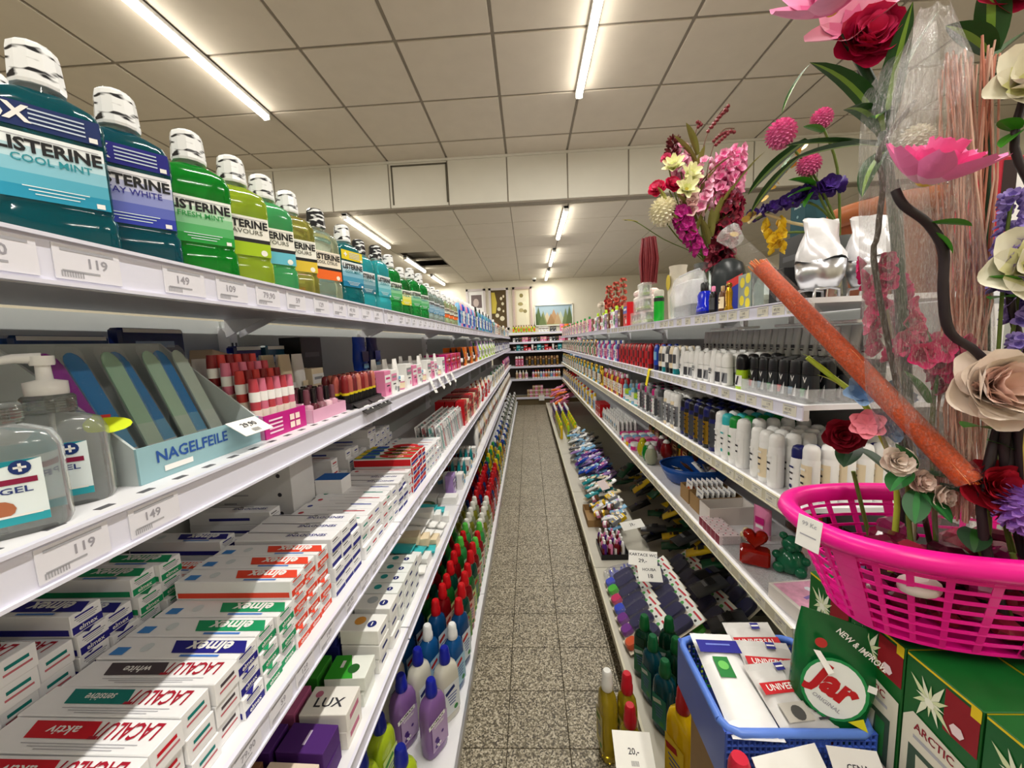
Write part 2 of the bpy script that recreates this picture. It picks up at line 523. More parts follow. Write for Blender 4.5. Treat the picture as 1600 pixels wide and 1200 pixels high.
def bay(side, y0, y1, xf, xb, xbase, levels, label, group, zend=1.36, tag_to=3.2, tagged=()):
    """one shelving bay: sgn +1 = faces +X"""
    s = 1 if side == 'L' else -1
    def bx(g, a, b, *r, **k):
        return g.box(min(a, b), max(a, b), *r, **k)
    kids = []
    kids.append(Node('back_panel', bx(G(), xb, xb - s * 0.02, y0 + 0.004, y1 - 0.004, 0.06, zend - 0.013, PANEL)))
    for yy in (y0, y1):
        g = bx(G(), xb, xb + s * 0.03, yy - 0.012 if yy == y1 else yy, yy if yy == y1 else yy + 0.012, 0.0, zend - 0.03, ENAMEL)
        for q in range(22):
            z = 0.14 + q * 0.055
            g.box(*sorted((xb + s * 0.0302, xb + s * 0.0306)), yy - 0.009 if yy == y1 else yy + 0.003, yy - 0.003 if yy == y1 else yy + 0.009, z, z + 0.02, HOLE)
        kids.append(Node('upright', g))
    g = bx(G(), xb, xbase, y0 + 0.002, y1 - 0.002, 0.075, 0.10, ENAMEL if s > 0 else DECK)
    base = Node('base_shelf', g)
    base.kids.append(Node('edge_strip', bx(G(), xbase, xbase + s * 0.008, y0 + 0.002, y1 - 0.002, 0.072, 0.104, STEEL if s > 0 else RAILC)))
    kids.append(base)
    kids.append(Node('kick_plate', bx(G(), xbase - s * 0.03, xbase - s * 0.04, y0 + 0.002, y1 - 0.002, 0.0, 0.075, mat('2b2926', 0.7, kind='kick'))))
    for li, z in enumerate(levels):
        g = bx(G(), xb + s * 0.03, xf, y0 + 0.002, y1 - 0.002, z - 0.012, z, ENAMEL)
        if y0 < 0.5 and li == 1:
            k = y0 + 0.03
            while k < y1:
                bx(g, xf - s * 0.016, xf - s * 0.009, k, k + 0.012, z, z + 0.0003, HOLE)
                k += 0.035
        sh = Node('shelf', g)
        sh.kids.append(Node('front_edge', bx(G(), xf - s * 0.012, xf, y0 + 0.002, y1 - 0.002, z - 0.036, z - 0.0122, UNDER)))
        # tilted price rail with folded lips
        rl = G()
        rm = RAILC if (s < 0 and li > 1) else RAIL
        bx(rl, xf, xf + s * 0.0025, y0 + 0.003, y1 - 0.003, z - 0.034, z - 0.003, rm)
        bx(rl, xf, xf + s * 0.006, y0 + 0.003, y1 - 0.003, z - 0.037, z - 0.034, rm)
        bx(rl, xf, xf + s * 0.006, y0 + 0.003, y1 - 0.003, z - 0.003, z, rm)
        sh.kids.append(Node('price_rail', rl))
        for k in range(2):
            yy = y0 + 0.02 if k == 0 else y1 - 0.024
            w = G().add([(xb + s * 0.03, yy, z - 0.012), (xb + s * 0.13, yy, z - 0.012), (xb + s * 0.03, yy, z - 0.055),
                         (xb + s * 0.03, yy + 0.003, z - 0.012), (xb + s * 0.13, yy + 0.003, z - 0.012), (xb + s * 0.03, yy + 0.003, z - 0.055)],
                        [(0, 1, 2), (5, 4, 3), (0, 3, 4, 1), (1, 4, 5, 2)], ENAMEL)
            sh.kids.append(Node('bracket', w))
        if li in tagged:
            yy = y0 + 0.045 if y0 > 0.3 else 0.17
            i = li
            while yy < min(y1 - 0.03, tag_to) and not (s > 0 and li == 1 and yy > 0.33):
                sh.kids.append(Node('price_label', (PRICE_L if s > 0 else PRICE_R)[i % 8], Tr(xf + s * 0.0027, yy, z - 0.0185) @ Rz(s * PI / 2)))
                yy += random.choice((0.062, 0.055, 0.07, 0.085))
                i += 1
        kids.append(sh)
    return place(Node('shelving_bay', None, None, kids), Matrix.Identity(4), label, 'shelving', group)

LZ = [1.382, 1.165, 0.84, 0.545]
RZ_ = [1.36, 1.12, 0.875, 0.57]
LBAY = ['the large mouthwash bottles and lettered toothpaste', 'the small green mouthwash and toothbrushes', 'the red packs above red cartons', 'blue bottles above amber cleaners', 'white and lime tubes above brown bottles', 'dark bottles above white bags, before the purple bags', 'the first purple bags toward the aisle end', 'the last purple bags beside the end shelving']
RBAY = ['the gift bowls, roll-ons and sprays', 'the green thermos and grey sprays', 'white sachets and red cartons', 'the potted roses and yellow bottles', 'bottles above the yellow floor-level bottles', 'bottles above the start of the pink heap', 'bottles above the end of the pink heap']
LX, LB, LBASE = -0.35, -0.76, -0.25
RX_, RB, RBASE = 0.62, 1.03, 0.31
ys = [-0.2, 0.915, 1.67, 2.7, 3.7, 4.7, 5.7, 6.6, 7.45]
for a, b in zip(ys, ys[1:]):
    bay('L', a, b, LX, LB, LBASE, LZ, 'white metal shelving bay holding ' + LBAY.pop(0), None, 1.382, 3.0, (0, 1, 2))
ys = [0.87, 1.87, 2.87, 3.87, 4.87, 5.87, 6.6, 7.2]
for a, b in zip(ys, ys[1:]):
    bay('R', a, b, RX_, RB, RBASE, RZ_, 'white metal shelving bay holding ' + RBAY.pop(0), None, 1.36, 3.0, (0, 1, 2, 3))
# the other face of the deodorant shelving: only its top deck shows
place(Node('shelf_board', None, None, [Node('deck', G().box(1.055, 1.46, 0.87, 7.2, 1.32, 1.36, ENAMEL)),
      Node('back_panel', G().box(1.055, 1.07, 0.87, 7.2, 0, 1.32, PANEL))]), Matrix.Identity(4), 'long white shelf deck backing onto the deodorant shelving', 'shelving')
# end-of-aisle shelving
BKZ = [1.463, 1.28, 1.103, 0.797, 0.541, 0.166]
kids = [Node('back_panel', G().box(-0.75, 1.25, 7.93, 7.95, 0, 1.42, mat('3a332e', 0.6, kind='dark_panel')))]
for z in BKZ:
    sh = Node('shelf', G().box(-0.75, 1.25, 7.56, 7.93, z - 0.02, z, ENAMEL))
    sh.kids.append(Node('price_rail', G().box(-0.75, 1.25, 7.55, 7.56, z - 0.038, z, RAIL)))
    kids.append(sh)
kids.append(Node('kick_plate', G().box(-0.75, 1.25, 7.6, 7.62, 0, 0.2, mat('6f6145', 0.7, kind='kick'))))
place(Node('shelving_bay', None, None, kids), Matrix.Identity(4), 'white shelving with six boards closing the end of the aisle', 'shelving')
# ================================================================== product prototypes
CN = {'white': 'f0f0ee', 'cream': 'ead9b8', 'grey': '8f9296', 'dark grey': '45474c', 'black': '141416', 'red': 'c3131f', 'dark red': '6e0f18',
      'orange': 'e8741e', 'yellow': 'ecc61e', 'lime': 'a9cf23', 'green': '178a35', 'dark green': '0f4a2a', 'teal': '0d7f86', 'turquoise': '33b6bd',
      'light blue': '7fb6dc', 'blue': '1743b4', 'navy': '141a5c', 'purple': '5a2a86', 'lilac': 'a586c4', 'pink': 'e487b0', 'magenta': 'c51a78',
      'brown': '5d3a22', 'tan': 'b08e63', 'gold': 'c79a36', 'silver': 'b9bcc0'}
def col(n):
    return mat(CN[n], 0.25, 1.0, kind='foil') if n in ('gold', 'silver') else plastic(CN[n])

def arc(g, hx, hy, p, z0, z1, m, a=60, n=6, off=0.0006):
    """label sheet following the front (-Y) of a superellipse body"""
    r0, r1 = [], []
    for k in range(n + 1):
        t = math.radians(-90 - a + 2 * a * k / n)
        c, d = math.cos(t), math.sin(t)
        x = (hx + off) * math.copysign(abs(c) ** (2 / p), c)
        y = (hy + off) * math.copysign(abs(d) ** (2 / p), d)
        r0.append((x, y, z0)); r1.append((x, y, z1))
    g.loft([r0, r1], m, False, False, True, None, False)

_P = {}
def proto(shape, c1, c2='white', c3=None, size=1.0, txt=None):
    """generic packaged goods; c1 body, c2 cap, c3 label colour"""
    k = (shape, c1, c2, c3, size, txt)
    if k in _P:
        return _P[k]
    m1, m2 = col(c1), col(c2)
    m3 = col(c3) if c3 else paper('e9e6df')
    s = size
    kids = []
    if shape == 'flat':         # shampoo-like flat bottle
        hx, hy, h = .034 * s, .019 * s, .2 * s
        kids = [Node('body', G().se([(hx * .9, hy * .9, 0), (hx, hy, .006 * s), (hx, hy, h * .62), (hx * .92, hy * .95, h * .72), (hx * .5, hy * .7, h * .8), (.012 * s, .012 * s, h * .83)], m1, 2.8, 14)),
                Node('cap', G().lathe([(.013 * s, h * .82), (.014 * s, h * .84), (.012 * s, h * .99), (.009 * s, h)], m2, 10))]
        lg = G(); arc(lg, hx, hy, 2.8, h * .14, h * .58, m3, 55)
        lg.rect(hx * 1.1, h * .05, m2, FRONT @ Tr(0, 0, hy + .0014), 0, h * .47)
        lg.rect(hx * .8, h * .03, INK, FRONT @ Tr(0, 0, hy + .0014), 0, h * .38)
        lg.disc(hx * .35, m1, FRONT @ Tr(0, 0, hy + .0014), 0, h * .25)
        kids.append(Node('label', lg))
    elif shape == 'inv':        # bottle standing on its wide cap
        hx, hy, h = .027 * s, .016 * s, .15 * s
        kids = [Node('cap', G().se([(hx * .85, hy, 0), (hx * .85, hy, h * .2)], m2, 3, 14)),
                Node('body', G().se([(hx * .9, hy, h * .2), (hx, hy * 1.05, h * .3), (hx, hy * .9, h * .8), (hx * .85, hy * .5, h * .96), (hx * .6, hy * .3, h)], m1, 2.8, 14))]
        lg = G(); arc(lg, hx, hy, 2.8, h * .4, h * .72, m3, 50)
        kids.append(Node('label', lg))
    elif shape == 'round':
        r, h = .022 * s, .16 * s
        kids = [Node('body', G().lathe([(r * .92, 0), (r, .004), (r, h * .66), (r * .75, h * .76), (r * .42, h * .82)], m1, 14)),
                Node('cap', G().lathe([(r * .5, h * .8), (r * .5, h * .98), (r * .4, h)], m2, 12))]
        lg = G(); arc(lg, r, r, 2, h * .15, h * .58, m3, 80, 8)
        lg.rect(r * 1.0, h * .06, m1, FRONT @ Tr(0, 0, r + .001), 0, h * .48)
        lg.rect(r * .8, h * .03, INK, FRONT @ Tr(0, 0, r + .001), 0, h * .36)
        kids.append(Node('label', lg))
    elif shape == 'spray':
        r, h = .019 * s, .145 * s
        kids = [Node('body', G().lathe([(r * .93, 0), (r, .003), (r, h * .72), (r * .9, h * .77)], m1, 14)),
                Node('cap', G().lathe([(r * .94, h * .76), (r * .94, h * .9), (r * .8, h * .97), (r * .45, h)], m2, 14))]
        lg = G(); arc(lg, r, r, 2, h * .1, h * .66, m3, 60, 6)
        M = FRONT @ Tr(0, 0, r + .0012)
        for q in range(3):
            lg.rect(r * (.9 - .2 * q), h * .035, INK if q else m2, M, 0, h * (.58 - .12 * q))
        lg.disc(r * .3, m2, M, 0, h * .2)
        kids.append(Node('label', lg))
    elif shape == 'roll':       # roll-on deodorant: waisted, domed cap
        hx, hy, h = .021 * s, .014 * s, .105 * s
        kids = [Node('body', G().se([(hx * .8, hy, 0), (hx, hy, .004), (hx, hy, h * .4), (hx * .9, hy * .95, h * .55)], m1, 2.6, 14)),
                Node('cap', G().se([(hx * .9, hy * .98, h * .56), (hx * .98, hy * 1.02, h * .62), (hx * .95, hy, h * .86), (hx * .7, hy * .8, h * .97), (hx * .35, hy * .4, h)], m2, 2.4, 14))]
        lg = G(); arc(lg, hx, hy, 2.6, h * .08, h * .4, m3, 50, 5)
        lg.add([(-hx * .4, -hy - .0014, h * .12), (hx * .1, -hy - .0014, h * .12), (hx * .45, -hy - .0014, h * .38), (hx * .1, -hy - .0014, h * .38)], [(0, 1, 2, 3)], INK)
        kids.append(Node('label', lg))
    elif shape == 'tube':       # standing squeeze tube
        hx, hy, h = .02 * s, .016 * s, .13 * s
        kids = [Node('cap', G().lathe([(.013 * s, 0), (.014 * s, .002), (.013 * s, h * .16)], m2, 12)),
                Node('body', G().se([(.015 * s, .015 * s, h * .16), (hx * .95, hy, h * .24), (hx, hy * .8, h * .6), (hx * 1.1, .002, h * .97), (hx * 1.1, .0015, h)], m1, 2.2, 14))]
        lg = G()
        lg.rect(hx * 1.1, h * .1, m3, FRONT @ Tr(0, 0, hy + .001), 0, h * .42)
        lg.rect(hx * .8, h * .04, INK, FRONT @ Tr(0, 0, hy + .001), 0, h * .32)
        kids.append(Node('label', lg))
    elif shape == 'jar':
        r, h = .026 * s, .05 * s
        kids = [Node('body', G().lathe([(r * .9, 0), (r, .004), (r, h * .6)], m1, 16)),
                Node('lid', G().lathe([(r * 1.04, h * .6), (r * 1.04, h * .95), (r * .95, h)], m2, 16))]
        lg = G(); arc(lg, r, r, 2, h * .12, h * .52, m3, 80, 8)
        kids.append(Node('label', lg))
    elif shape == 'pump':
        r, h = .026 * s, .19 * s
        b = G().se([(r * .95, r * .7, 0), (r, r * .74, .004), (r, r * .74, h * .58), (r * .5, r * .5, h * .66)], m1, 2.6, 14)
        pg = G().lathe([(r * .45, h * .65), (r * .45, h * .74), (r * .16, h * .75), (r * .16, h * .9)], m2, 10)
        pg.cbox(-r * .28, r * .28, -r * 1.3, r * .3, h * .9, h * .96, .002, m2)
        lg = G(); arc(lg, r, r * .74, 2.6, h * .1, h * .48, m3, 55)
        kids = [Node('body', b), Node('pump', pg), Node('label', lg)]
    elif shape == 'box':        # upright carton
        w, d, h = .05 * s, .03 * s, .08 * s
        g = G().cbox(-w / 2, w / 2, -d / 2, d / 2, 0, h, .0008, m1)
        lg = G()
        M = FRONT @ Tr(0, 0, d / 2 + .0004)
        lg.rect(w * .98, h * .3, m2, M, 0, h * .68)
        lg.rect(w * .7, h * .08, m3, M, 0, h * .7, .0004)
        lg.rect(w * .5, h * .05, INK, M, 0, h * .4)
        lg.disc(w * .16, m3, M, w * .2, h * .2)
        kids = [Node('carton', g), Node('print', lg)]
    elif shape == 'pouch':      # sealed sachet or refill bag, lying on edge
        w, h = .06 * s, .1 * s
        g = G()
        rings = []
        for q in range(7):
            t = q / 6
            th = .012 * s * math.sin(PI * min(max(t, .04), .96)) + .0008
            rings.append([(-w / 2, 0, t * h), (-w / 4, -th * .8, t * h), (0, -th, t * h), (w / 4, -th * .8, t * h), (w / 2, 0, t * h), (w / 4, th * .8, t * h), (0, th, t * h), (-w / 4, th * .8, t * h)])
        g.loft(rings, m1)
        lg = G()
        M = FRONT @ Tr(0, 0, .0128 * s)
        lg.rect(w * .5, h * .22, m2, M, 0, h * .58)
        lg.rect(w * .4, h * .1, m3, M, 0, h * .38)
        kids = [Node('bag', g), Node('print', lg)]
    elif shape == 'blister':    # hang card with a domed bubble and the goods inside
        w, h = .06 * s, .12 * s
        g = G().box(-w / 2, w / 2, 0, .0012, 0, h, m1)
        g.box(-w * .45, w * .45, -.0004, 0, h * .72, h * .95, m3)
        g.rect(w * .6, h * .07, m2, FRONT, 0, h * .84, .0008)
        g2 = G().se([(w * .4, h * .3, 0), (w * .38, h * .28, .012 * s), (w * .3, h * .22, .018 * s)], m2, 4, 12, Tr(0, 0, h * .36) @ Rx(PI / 2))
        kids = [Node('card', g), Node('bubble', g2)]
    big = size >= 1.3
    nm = {'flat': 'shampoo_bottle', 'inv': 'shower_gel_bottle', 'round': 'lotion_bottle', 'spray': 'spray_can', 'roll': 'roll_on_deodorant', 'tube': 'tube', 'jar': 'jar', 'pump': 'pump_bottle', 'box': 'carton', 'pouch': 'refill_pouch' if big else 'sachet', 'blister': 'blister_pack'}[shape]
    n = Node(nm, None, None, kids)
    n.cat = {'spray_can': 'spray can', 'roll_on_deodorant': 'deodorant', 'pump_bottle': 'bottle', 'shampoo_bottle': 'bottle', 'shower_gel_bottle': 'bottle', 'lotion_bottle': 'bottle', 'refill_pouch': 'pouch', 'blister_pack': 'blister pack', 'carton': 'box'}.get(nm, nm)
    n.dims = {'flat': (.068, .04, .2), 'inv': (.054, .034, .15), 'round': (.044, .044, .16), 'spray': (.038, .038, .145), 'roll': (.042, .03, .105), 'tube': (.044, .034, .13),
              'jar': (.054, .054, .05), 'pump': (.052, .066, .19), 'box': (.05, .03, .08), 'pouch': (.06, .026, .1), 'blister': (.06, .02, .12)}[shape]
    n.dims = tuple(d * s for d in n.dims)
    word = {'flat': 'flat bottle', 'inv': 'upside-down bottle', 'round': 'round bottle', 'spray': 'spray can', 'roll': 'roll-on', 'tube': 'squeeze tube', 'jar': 'jar', 'pump': 'pump bottle', 'box': 'carton', 'pouch': 'pouch' if big else 'sachet', 'blister': 'blister card'}[shape]
    what = {'box': 'band', 'pouch': 'print', 'blister': 'bubble', 'jar': 'lid', 'pump': 'pump'}.get(shape, 'cap')
    n.desc = '%s %s with %s %s' % (c1, word, c2, what)
    if c3 and shape in ('spray', 'inv', 'roll', 'tube'):
        n.desc += ' and %s label' % c3
    _P[k] = n
    return n

FACE = {'L': PI / 2, 'R': -PI / 2, 'B': 0.0}
def shelf_M(side, x, y, z, rot=0, M=None):
    m = Tr(x, y, z) @ Rz(FACE[side] + rot)
    return m @ M if M is not None else m

def fill(side, z, y0, y1, items, where, group, rows=2, gap=.004, x0=.012, seq='cycle', deep=.30, jit=.002, tilt=0):
    """stock a stretch of shelf: columns along the run, rows into its depth"""
    s = 1 if side == 'L' else -1
    xf = {'L': LX, 'R': RX_}[side]
    y = y0
    k = 0
    while True:
        it = items[k % len(items)] if seq == 'cycle' else random.choice(items)
        k += 1
        w, d, h = it.dims
        if y + w > y1:
            break
        yc = y + w / 2
        x = x0
        for r in range(rows):
            if x + d > deep:
                break
            xx = xf - s * (x + d / 2)
            M = shelf_M(side, xx + random.uniform(-jit, jit), yc + random.uniform(-jit, jit) * .4, z, random.uniform(-tilt, tilt))
            place(it, M, it.desc + ' ' + where, it.cat, group)
            x += d + gap
        y += w + gap

# ================================================================== mouthwash
def strip3(g, M, w, z0, z1, a, b, n=5):
    """flat printed label that fades from colour a to colour b downwards"""
    ca = [int(a[i:i + 2], 16) for i in (0, 2, 4)]
    cb = [int(b[i:i + 2], 16) for i in (0, 2, 4)]
    for k in range(n):
        t = k / (n - 1)
        c = '%02x%02x%02x' % tuple(int(p + (q - p) * t) for p, q in zip(ca, cb))
        za, zb = z1 + (z0 - z1) * k / n, z1 + (z0 - z1) * (k + 1) / n
        g.rect(w, za - zb, paper(c), M, 0, (za + zb) / 2)

def cap_mat(dark):
    """clear-sealed cap: pale plastic with slanting dark dashes"""
    key = ('cap', dark)
    if key in _M:
        return _M[key]
    m = bpy.data.materials.new('sealed_cap')
    m.use_nodes = True
    nt = m.node_tree
    b = nt.nodes['Principled BSDF']
    b.inputs['Roughness'].default_value = .15
    tc = nt.nodes.new('ShaderNodeTexCoord')
    mp = nt.nodes.new('ShaderNodeMapping')
    mp.inputs['Rotation'].default_value = (.5, .6, 0)
    mp.inputs['Scale'].default_value = (55, 55, 170)
    no = nt.nodes.new('ShaderNodeTexNoise')
    no.inputs['Scale'].default_value = 1.2
    no.inputs['Detail'].default_value = 1
    cr = nt.nodes.new('ShaderNodeValToRGB')
    cr.color_ramp.elements[0].position = .36 if not dark else .52
    cr.color_ramp.elements[0].color = lin('26272c')
    cr.color_ramp.elements[1].position = .44 if not dark else .6
    cr.color_ramp.elements[1].color = lin('eef0f2')
    nt.links.new(tc.outputs['Object'], mp.inputs[0])
    nt.links.new(mp.outputs[0], no.inputs['Vector'])
    nt.links.new(no.outputs['Fac'], cr.inputs[0])
    nt.links.new(cr.outputs[0], b.inputs['Base Color'])
    _M[key] = m
    return m

def mouthwash(liq, low, word, upper=None, s=1.0, patch=None, sub_c='1d8a97', hx=.035, hy=.022, dark_cap=False, utxt='X'):
    S = lambda v: v * s
    H = S(.166)
    b = G().se([(S(hx * .93), S(hy * .9), 0), (S(hx), S(hy), S(.005)), (S(hx), S(hy), S(.029)), (S(hx * .93), S(hy * .9), S(.033)), (S(hx * .95), S(hy * .93), S(.037)),
                (S(hx * .96), S(hy * .93), S(.088)), (S(hx * .99), S(hy * .97), S(.092)), (S(hx * .98), S(hy * .96), S(.109)), (S(hx * .86), S(hy * .86), S(.119)), (S(hx * .55), S(hy * .65), S(.125)), (S(.0135), S(.0125), S(.127))], liq, 5, 20)
    nk = G().lathe([(S(.0135), S(.126)), (S(.0135), S(.136))], GLASS, 12)
    cg = G().lathe([(S(.0158), S(.1315)), (S(.0164), S(.134)), (S(.0150), S(.158)), (S(.0140), S(.163)), (S(.011), H)], cap_mat(dark_cap), 12, None, True, True, False)
    M = FRONT @ Tr(0, -S(.006), S(hy * .935) + .0006)
    lg = G()
    w = S(hx * 1.72)
    if patch is None:
        strip3(lg, M, w, S(.043), S(.094), low[0], low[1])
        for k in range(3):
            lg.rect(w * (.6 - .1 * k), S(.0008), paper('dfeef0'), M, 0, S(.053 - .0028 * k), .0004)
        lg.rect(S(.005), S(.004), PAPERW, M, w * .4, S(.046), .0005)
    else:
        lg.rect(w, S(.051), paper(low[0]), M, 0, S(.0685))
        lg.rect(w, S(.005), paper('1c1c1e'), M, 0, S(.063), .0003)
        lg.rect(w, S(.0175), paper(patch), M, 0, S(.0518), .0003)
        lg.disc(S(.004), paper(low[0]), M, w * .36, S(.048), .0005)
    lg.rect(w * .9, S(.0007), GREY, M, 0, S(.0905), .0004)
    lg.text('LISTERINE', S(.0098), paper('101014'), M, 0, S(.0835), .0006, w * .94, .035)
    lg.text(word, S(.0058), paper(sub_c), M, 0, S(.0738), .0006, w * .72, .012)
    kids = [Node('body', b), Node('neck', nk), Node('cap', cg), Node('label', lg)]
    if upper:
        ug = G()
        Mu = FRONT @ Tr(0, -S(.0085), S(hy * .975) + .0006)
        ug.rect(w, S(.019), paper(upper), Mu, 0, S(.1095))
        ug.text(utxt, S(.012), PAPERW, Mu, -w * .32, S(.1095), .0006, None, .04)
        for k in range(4):
            ug.rect(w * .5, S(.0012), paper('c9d6e6'), Mu, w * .1, S(.115 - .0034 * k), .0005)
        ug.rect(S(.005), S(.004), PAPERW, Mu, w * .42, S(.103), .0006)
        kids.append(Node('upper_label', ug))
    n = Node('mouthwash_bottle', None, None, kids)
    n.dims = (S(hx * 2), S(hy * 2), H)
    return n

TEALQ, GREENQ, LIMEQ, OLIVEQ, CLEARQ, TURQ = liquid('04606c'), liquid('0a9a2e'), liquid('b5cf3a'), liquid('b9b45a', .75), liquid('cfd8c0', .8), liquid('35b7c2')
MW = [
    (mouthwash(TEALQ, ('eef4f6', '1a8fb0'), 'COOL MINT', '0a2560', utxt='5X'), .325, -.402, 'large teal mouthwash bottle with navy upper label, cool mint, the largest'),
    (mouthwash(liquid('075a6b'), ('f0f0f6', '2a3aa8'), 'STAY WHITE', '12127e', sub_c='2a2a8c'), .384, -.398, 'teal mouthwash bottle with royal blue label, stay white'),
    (mouthwash(GREENQ, ('f2f6f0', '1f9a3a'), 'FRESH MINT', None, sub_c='2a9a4a'), .456, -.392, 'bright green mouthwash bottle with white and green label, fresh mint'),
    (mouthwash(LIMEQ, ('f4f2ea',), 'FLAVOURS', None, patch='a6c614', sub_c='6a6a60'), .517, -.388, 'lime mouthwash bottle with lime patch on its white label'),
    (mouthwash(liquid('55c27a'), ('f4f2ea',), 'FLAVOURS', None, patch='66bfd6', sub_c='6a6a60'), .574, -.388, 'pale green mouthwash bottle with sky blue patch on its label'),
    (mouthwash(OLIVEQ, ('f4f2ea',), 'FLAVOURS', None, patch='e2c23a', sub_c='6a6a60'), .634, -.388, 'olive mouthwash bottle with yellow patch on its label'),
    (mouthwash(CLEARQ, ('f3ead8',), 'COOL CITRUS', None, patch='ee6a22', sub_c='4a4a46', dark_cap=True), .718, -.388, 'clear mouthwash bottle with dark cap and orange patch label, cool citrus'),
    (mouthwash(liquid('077a80'), ('eef4f6', '1277a0'), 'COOL MINT', 'e6cf1e', utxt='+'), .815, -.386, 'teal mouthwash bottle with yellow upper label, cool mint'),
    (mouthwash(TURQ, ('e8eef0', '2a6a80'), 'TOTAL', None, s=.96, hx=.031, dark_cap=True), .905, -.392, 'narrow turquoise mouthwash bottle with dark cap, beside the yellow upper label one'),
    (mouthwash(TURQ, ('e8eef0', '3aa0b0'), 'ZERO', None, s=1.0, hx=.031, dark_cap=True), .985, -.384, 'narrow turquoise mouthwash bottle with pale label beside the green ones'),
]
rots = [-.62, -.62, -.62, -.62, -.62, -.58, -.42, -.30, -.3, -.25]
for (n, y, x, lb), r in zip(MW, rots):
    place(n, shelf_M('L', x, y, LZ[0], r), lb, 'mouthwash')
GM = mouthwash(liquid('0b8f3c'), ('eef4ea', '2a9a4a'), 'FRESH', None, s=.98, hx=.034)
GM2 = mouthwash(liquid('0a7a34'), ('eef4ea', 'd8d020'), 'TEA', None, s=.88, hx=.034)
for i, y in enumerate((1.075, 1.17, 1.27, 1.37)):
    place(GM if i != 1 else GM2, shelf_M('L', -.385, y, LZ[0], -.3), 'small green mouthwash bottle with striped cap past the turquoise ones' if i != 1 else 'short green mouthwash bottle with yellow-green label', 'mouthwash', 'small green mouthwash bottles' if i != 1 else None)
GC = mouthwash(liquid('9fb3ae', .7), ('e8ecf0', '5a8fb0'), 'CLEAN', None, s=.86, hx=.033)
GO = mouthwash(liquid('b9cfa0', .7), ('f2ead8',), 'CITRUS', None, s=.84, hx=.033, patch='e86a2a')
for i, y in enumerate((1.47, 1.56, 1.65, 1.76, 1.86, 1.97)):
    place(GC if i < 3 else GO, shelf_M('L', -.385, y, LZ[0], -.3), 'clear greyish mouthwash bottle with blue label' if i < 3 else 'small pale mouthwash bottle with orange patch label', 'mouthwash', 'clear grey mouthwash' if i < 3 else 'orange label mouthwash')
# second row behind: only caps and shoulders show
for i, (y, q) in enumerate(((.345, 0), (.41, 1), (.48, 2), (.54, 2), (.60, 3), (.665, 4), (.77, 6), (.86, 7), (.94, 8), (1.03, 9))):
    place(MW[q][0], shelf_M('L', -.475, y, LZ[0], -.6), MW[q][3].split(',')[0] + ', in the row behind', 'mouthwash', 'second row of mouthwash %d' % q)
W = 'on the mouthwash board near the red packs'
fill('L', LZ[0], 2.03, 2.62, [proto('blister', 'red', 'pink', 'white', 1.5), proto('blister', 'red', 'white', 'pink', 1.5), proto('blister', 'pink', 'red', 'red', 1.55)], W, 'red packs on the mouthwash board', 2, .003, .1)
fill('L', LZ[0], 2.06, 2.75, [proto('flat', 'light blue', 'white', 'blue', .8), proto('flat', 'pink', 'white', 'light blue', .8), proto('flat', 'blue', 'white', 'white', .8)], W, 'bottles before the red packs', 1)
W = 'on the mouthwash board past the red packs'
fill('L', LZ[0], 2.76, 3.9, [proto('flat', 'dark green', 'black', 'white', .85), proto('flat', 'light blue', 'white', 'blue', .85), proto('round', 'blue', 'grey', 'light blue', 1.1), proto('round', 'turquoise', 'white', 'white', 1.1)], W, 'blue bottles past the red packs', 2)
W = 'on the mouthwash board toward the aisle end'
fill('L', LZ[0], 3.9, 7.35, [proto('flat', 'turquoise', 'white', 'light blue', .8), proto('round', 'white', 'blue', 'light blue', .8), proto('box', 'white', 'blue', 'red', 1.6), proto('flat', 'orange', 'brown', 'cream', .8), proto('box', 'cream', 'brown', 'gold', 1.6), proto('round', 'gold', 'black', 'brown', .8), proto('box', 'grey', 'black', 'white', 1.5)], W, 'assorted goods toward the aisle end', 1, .012, .012, 'random')
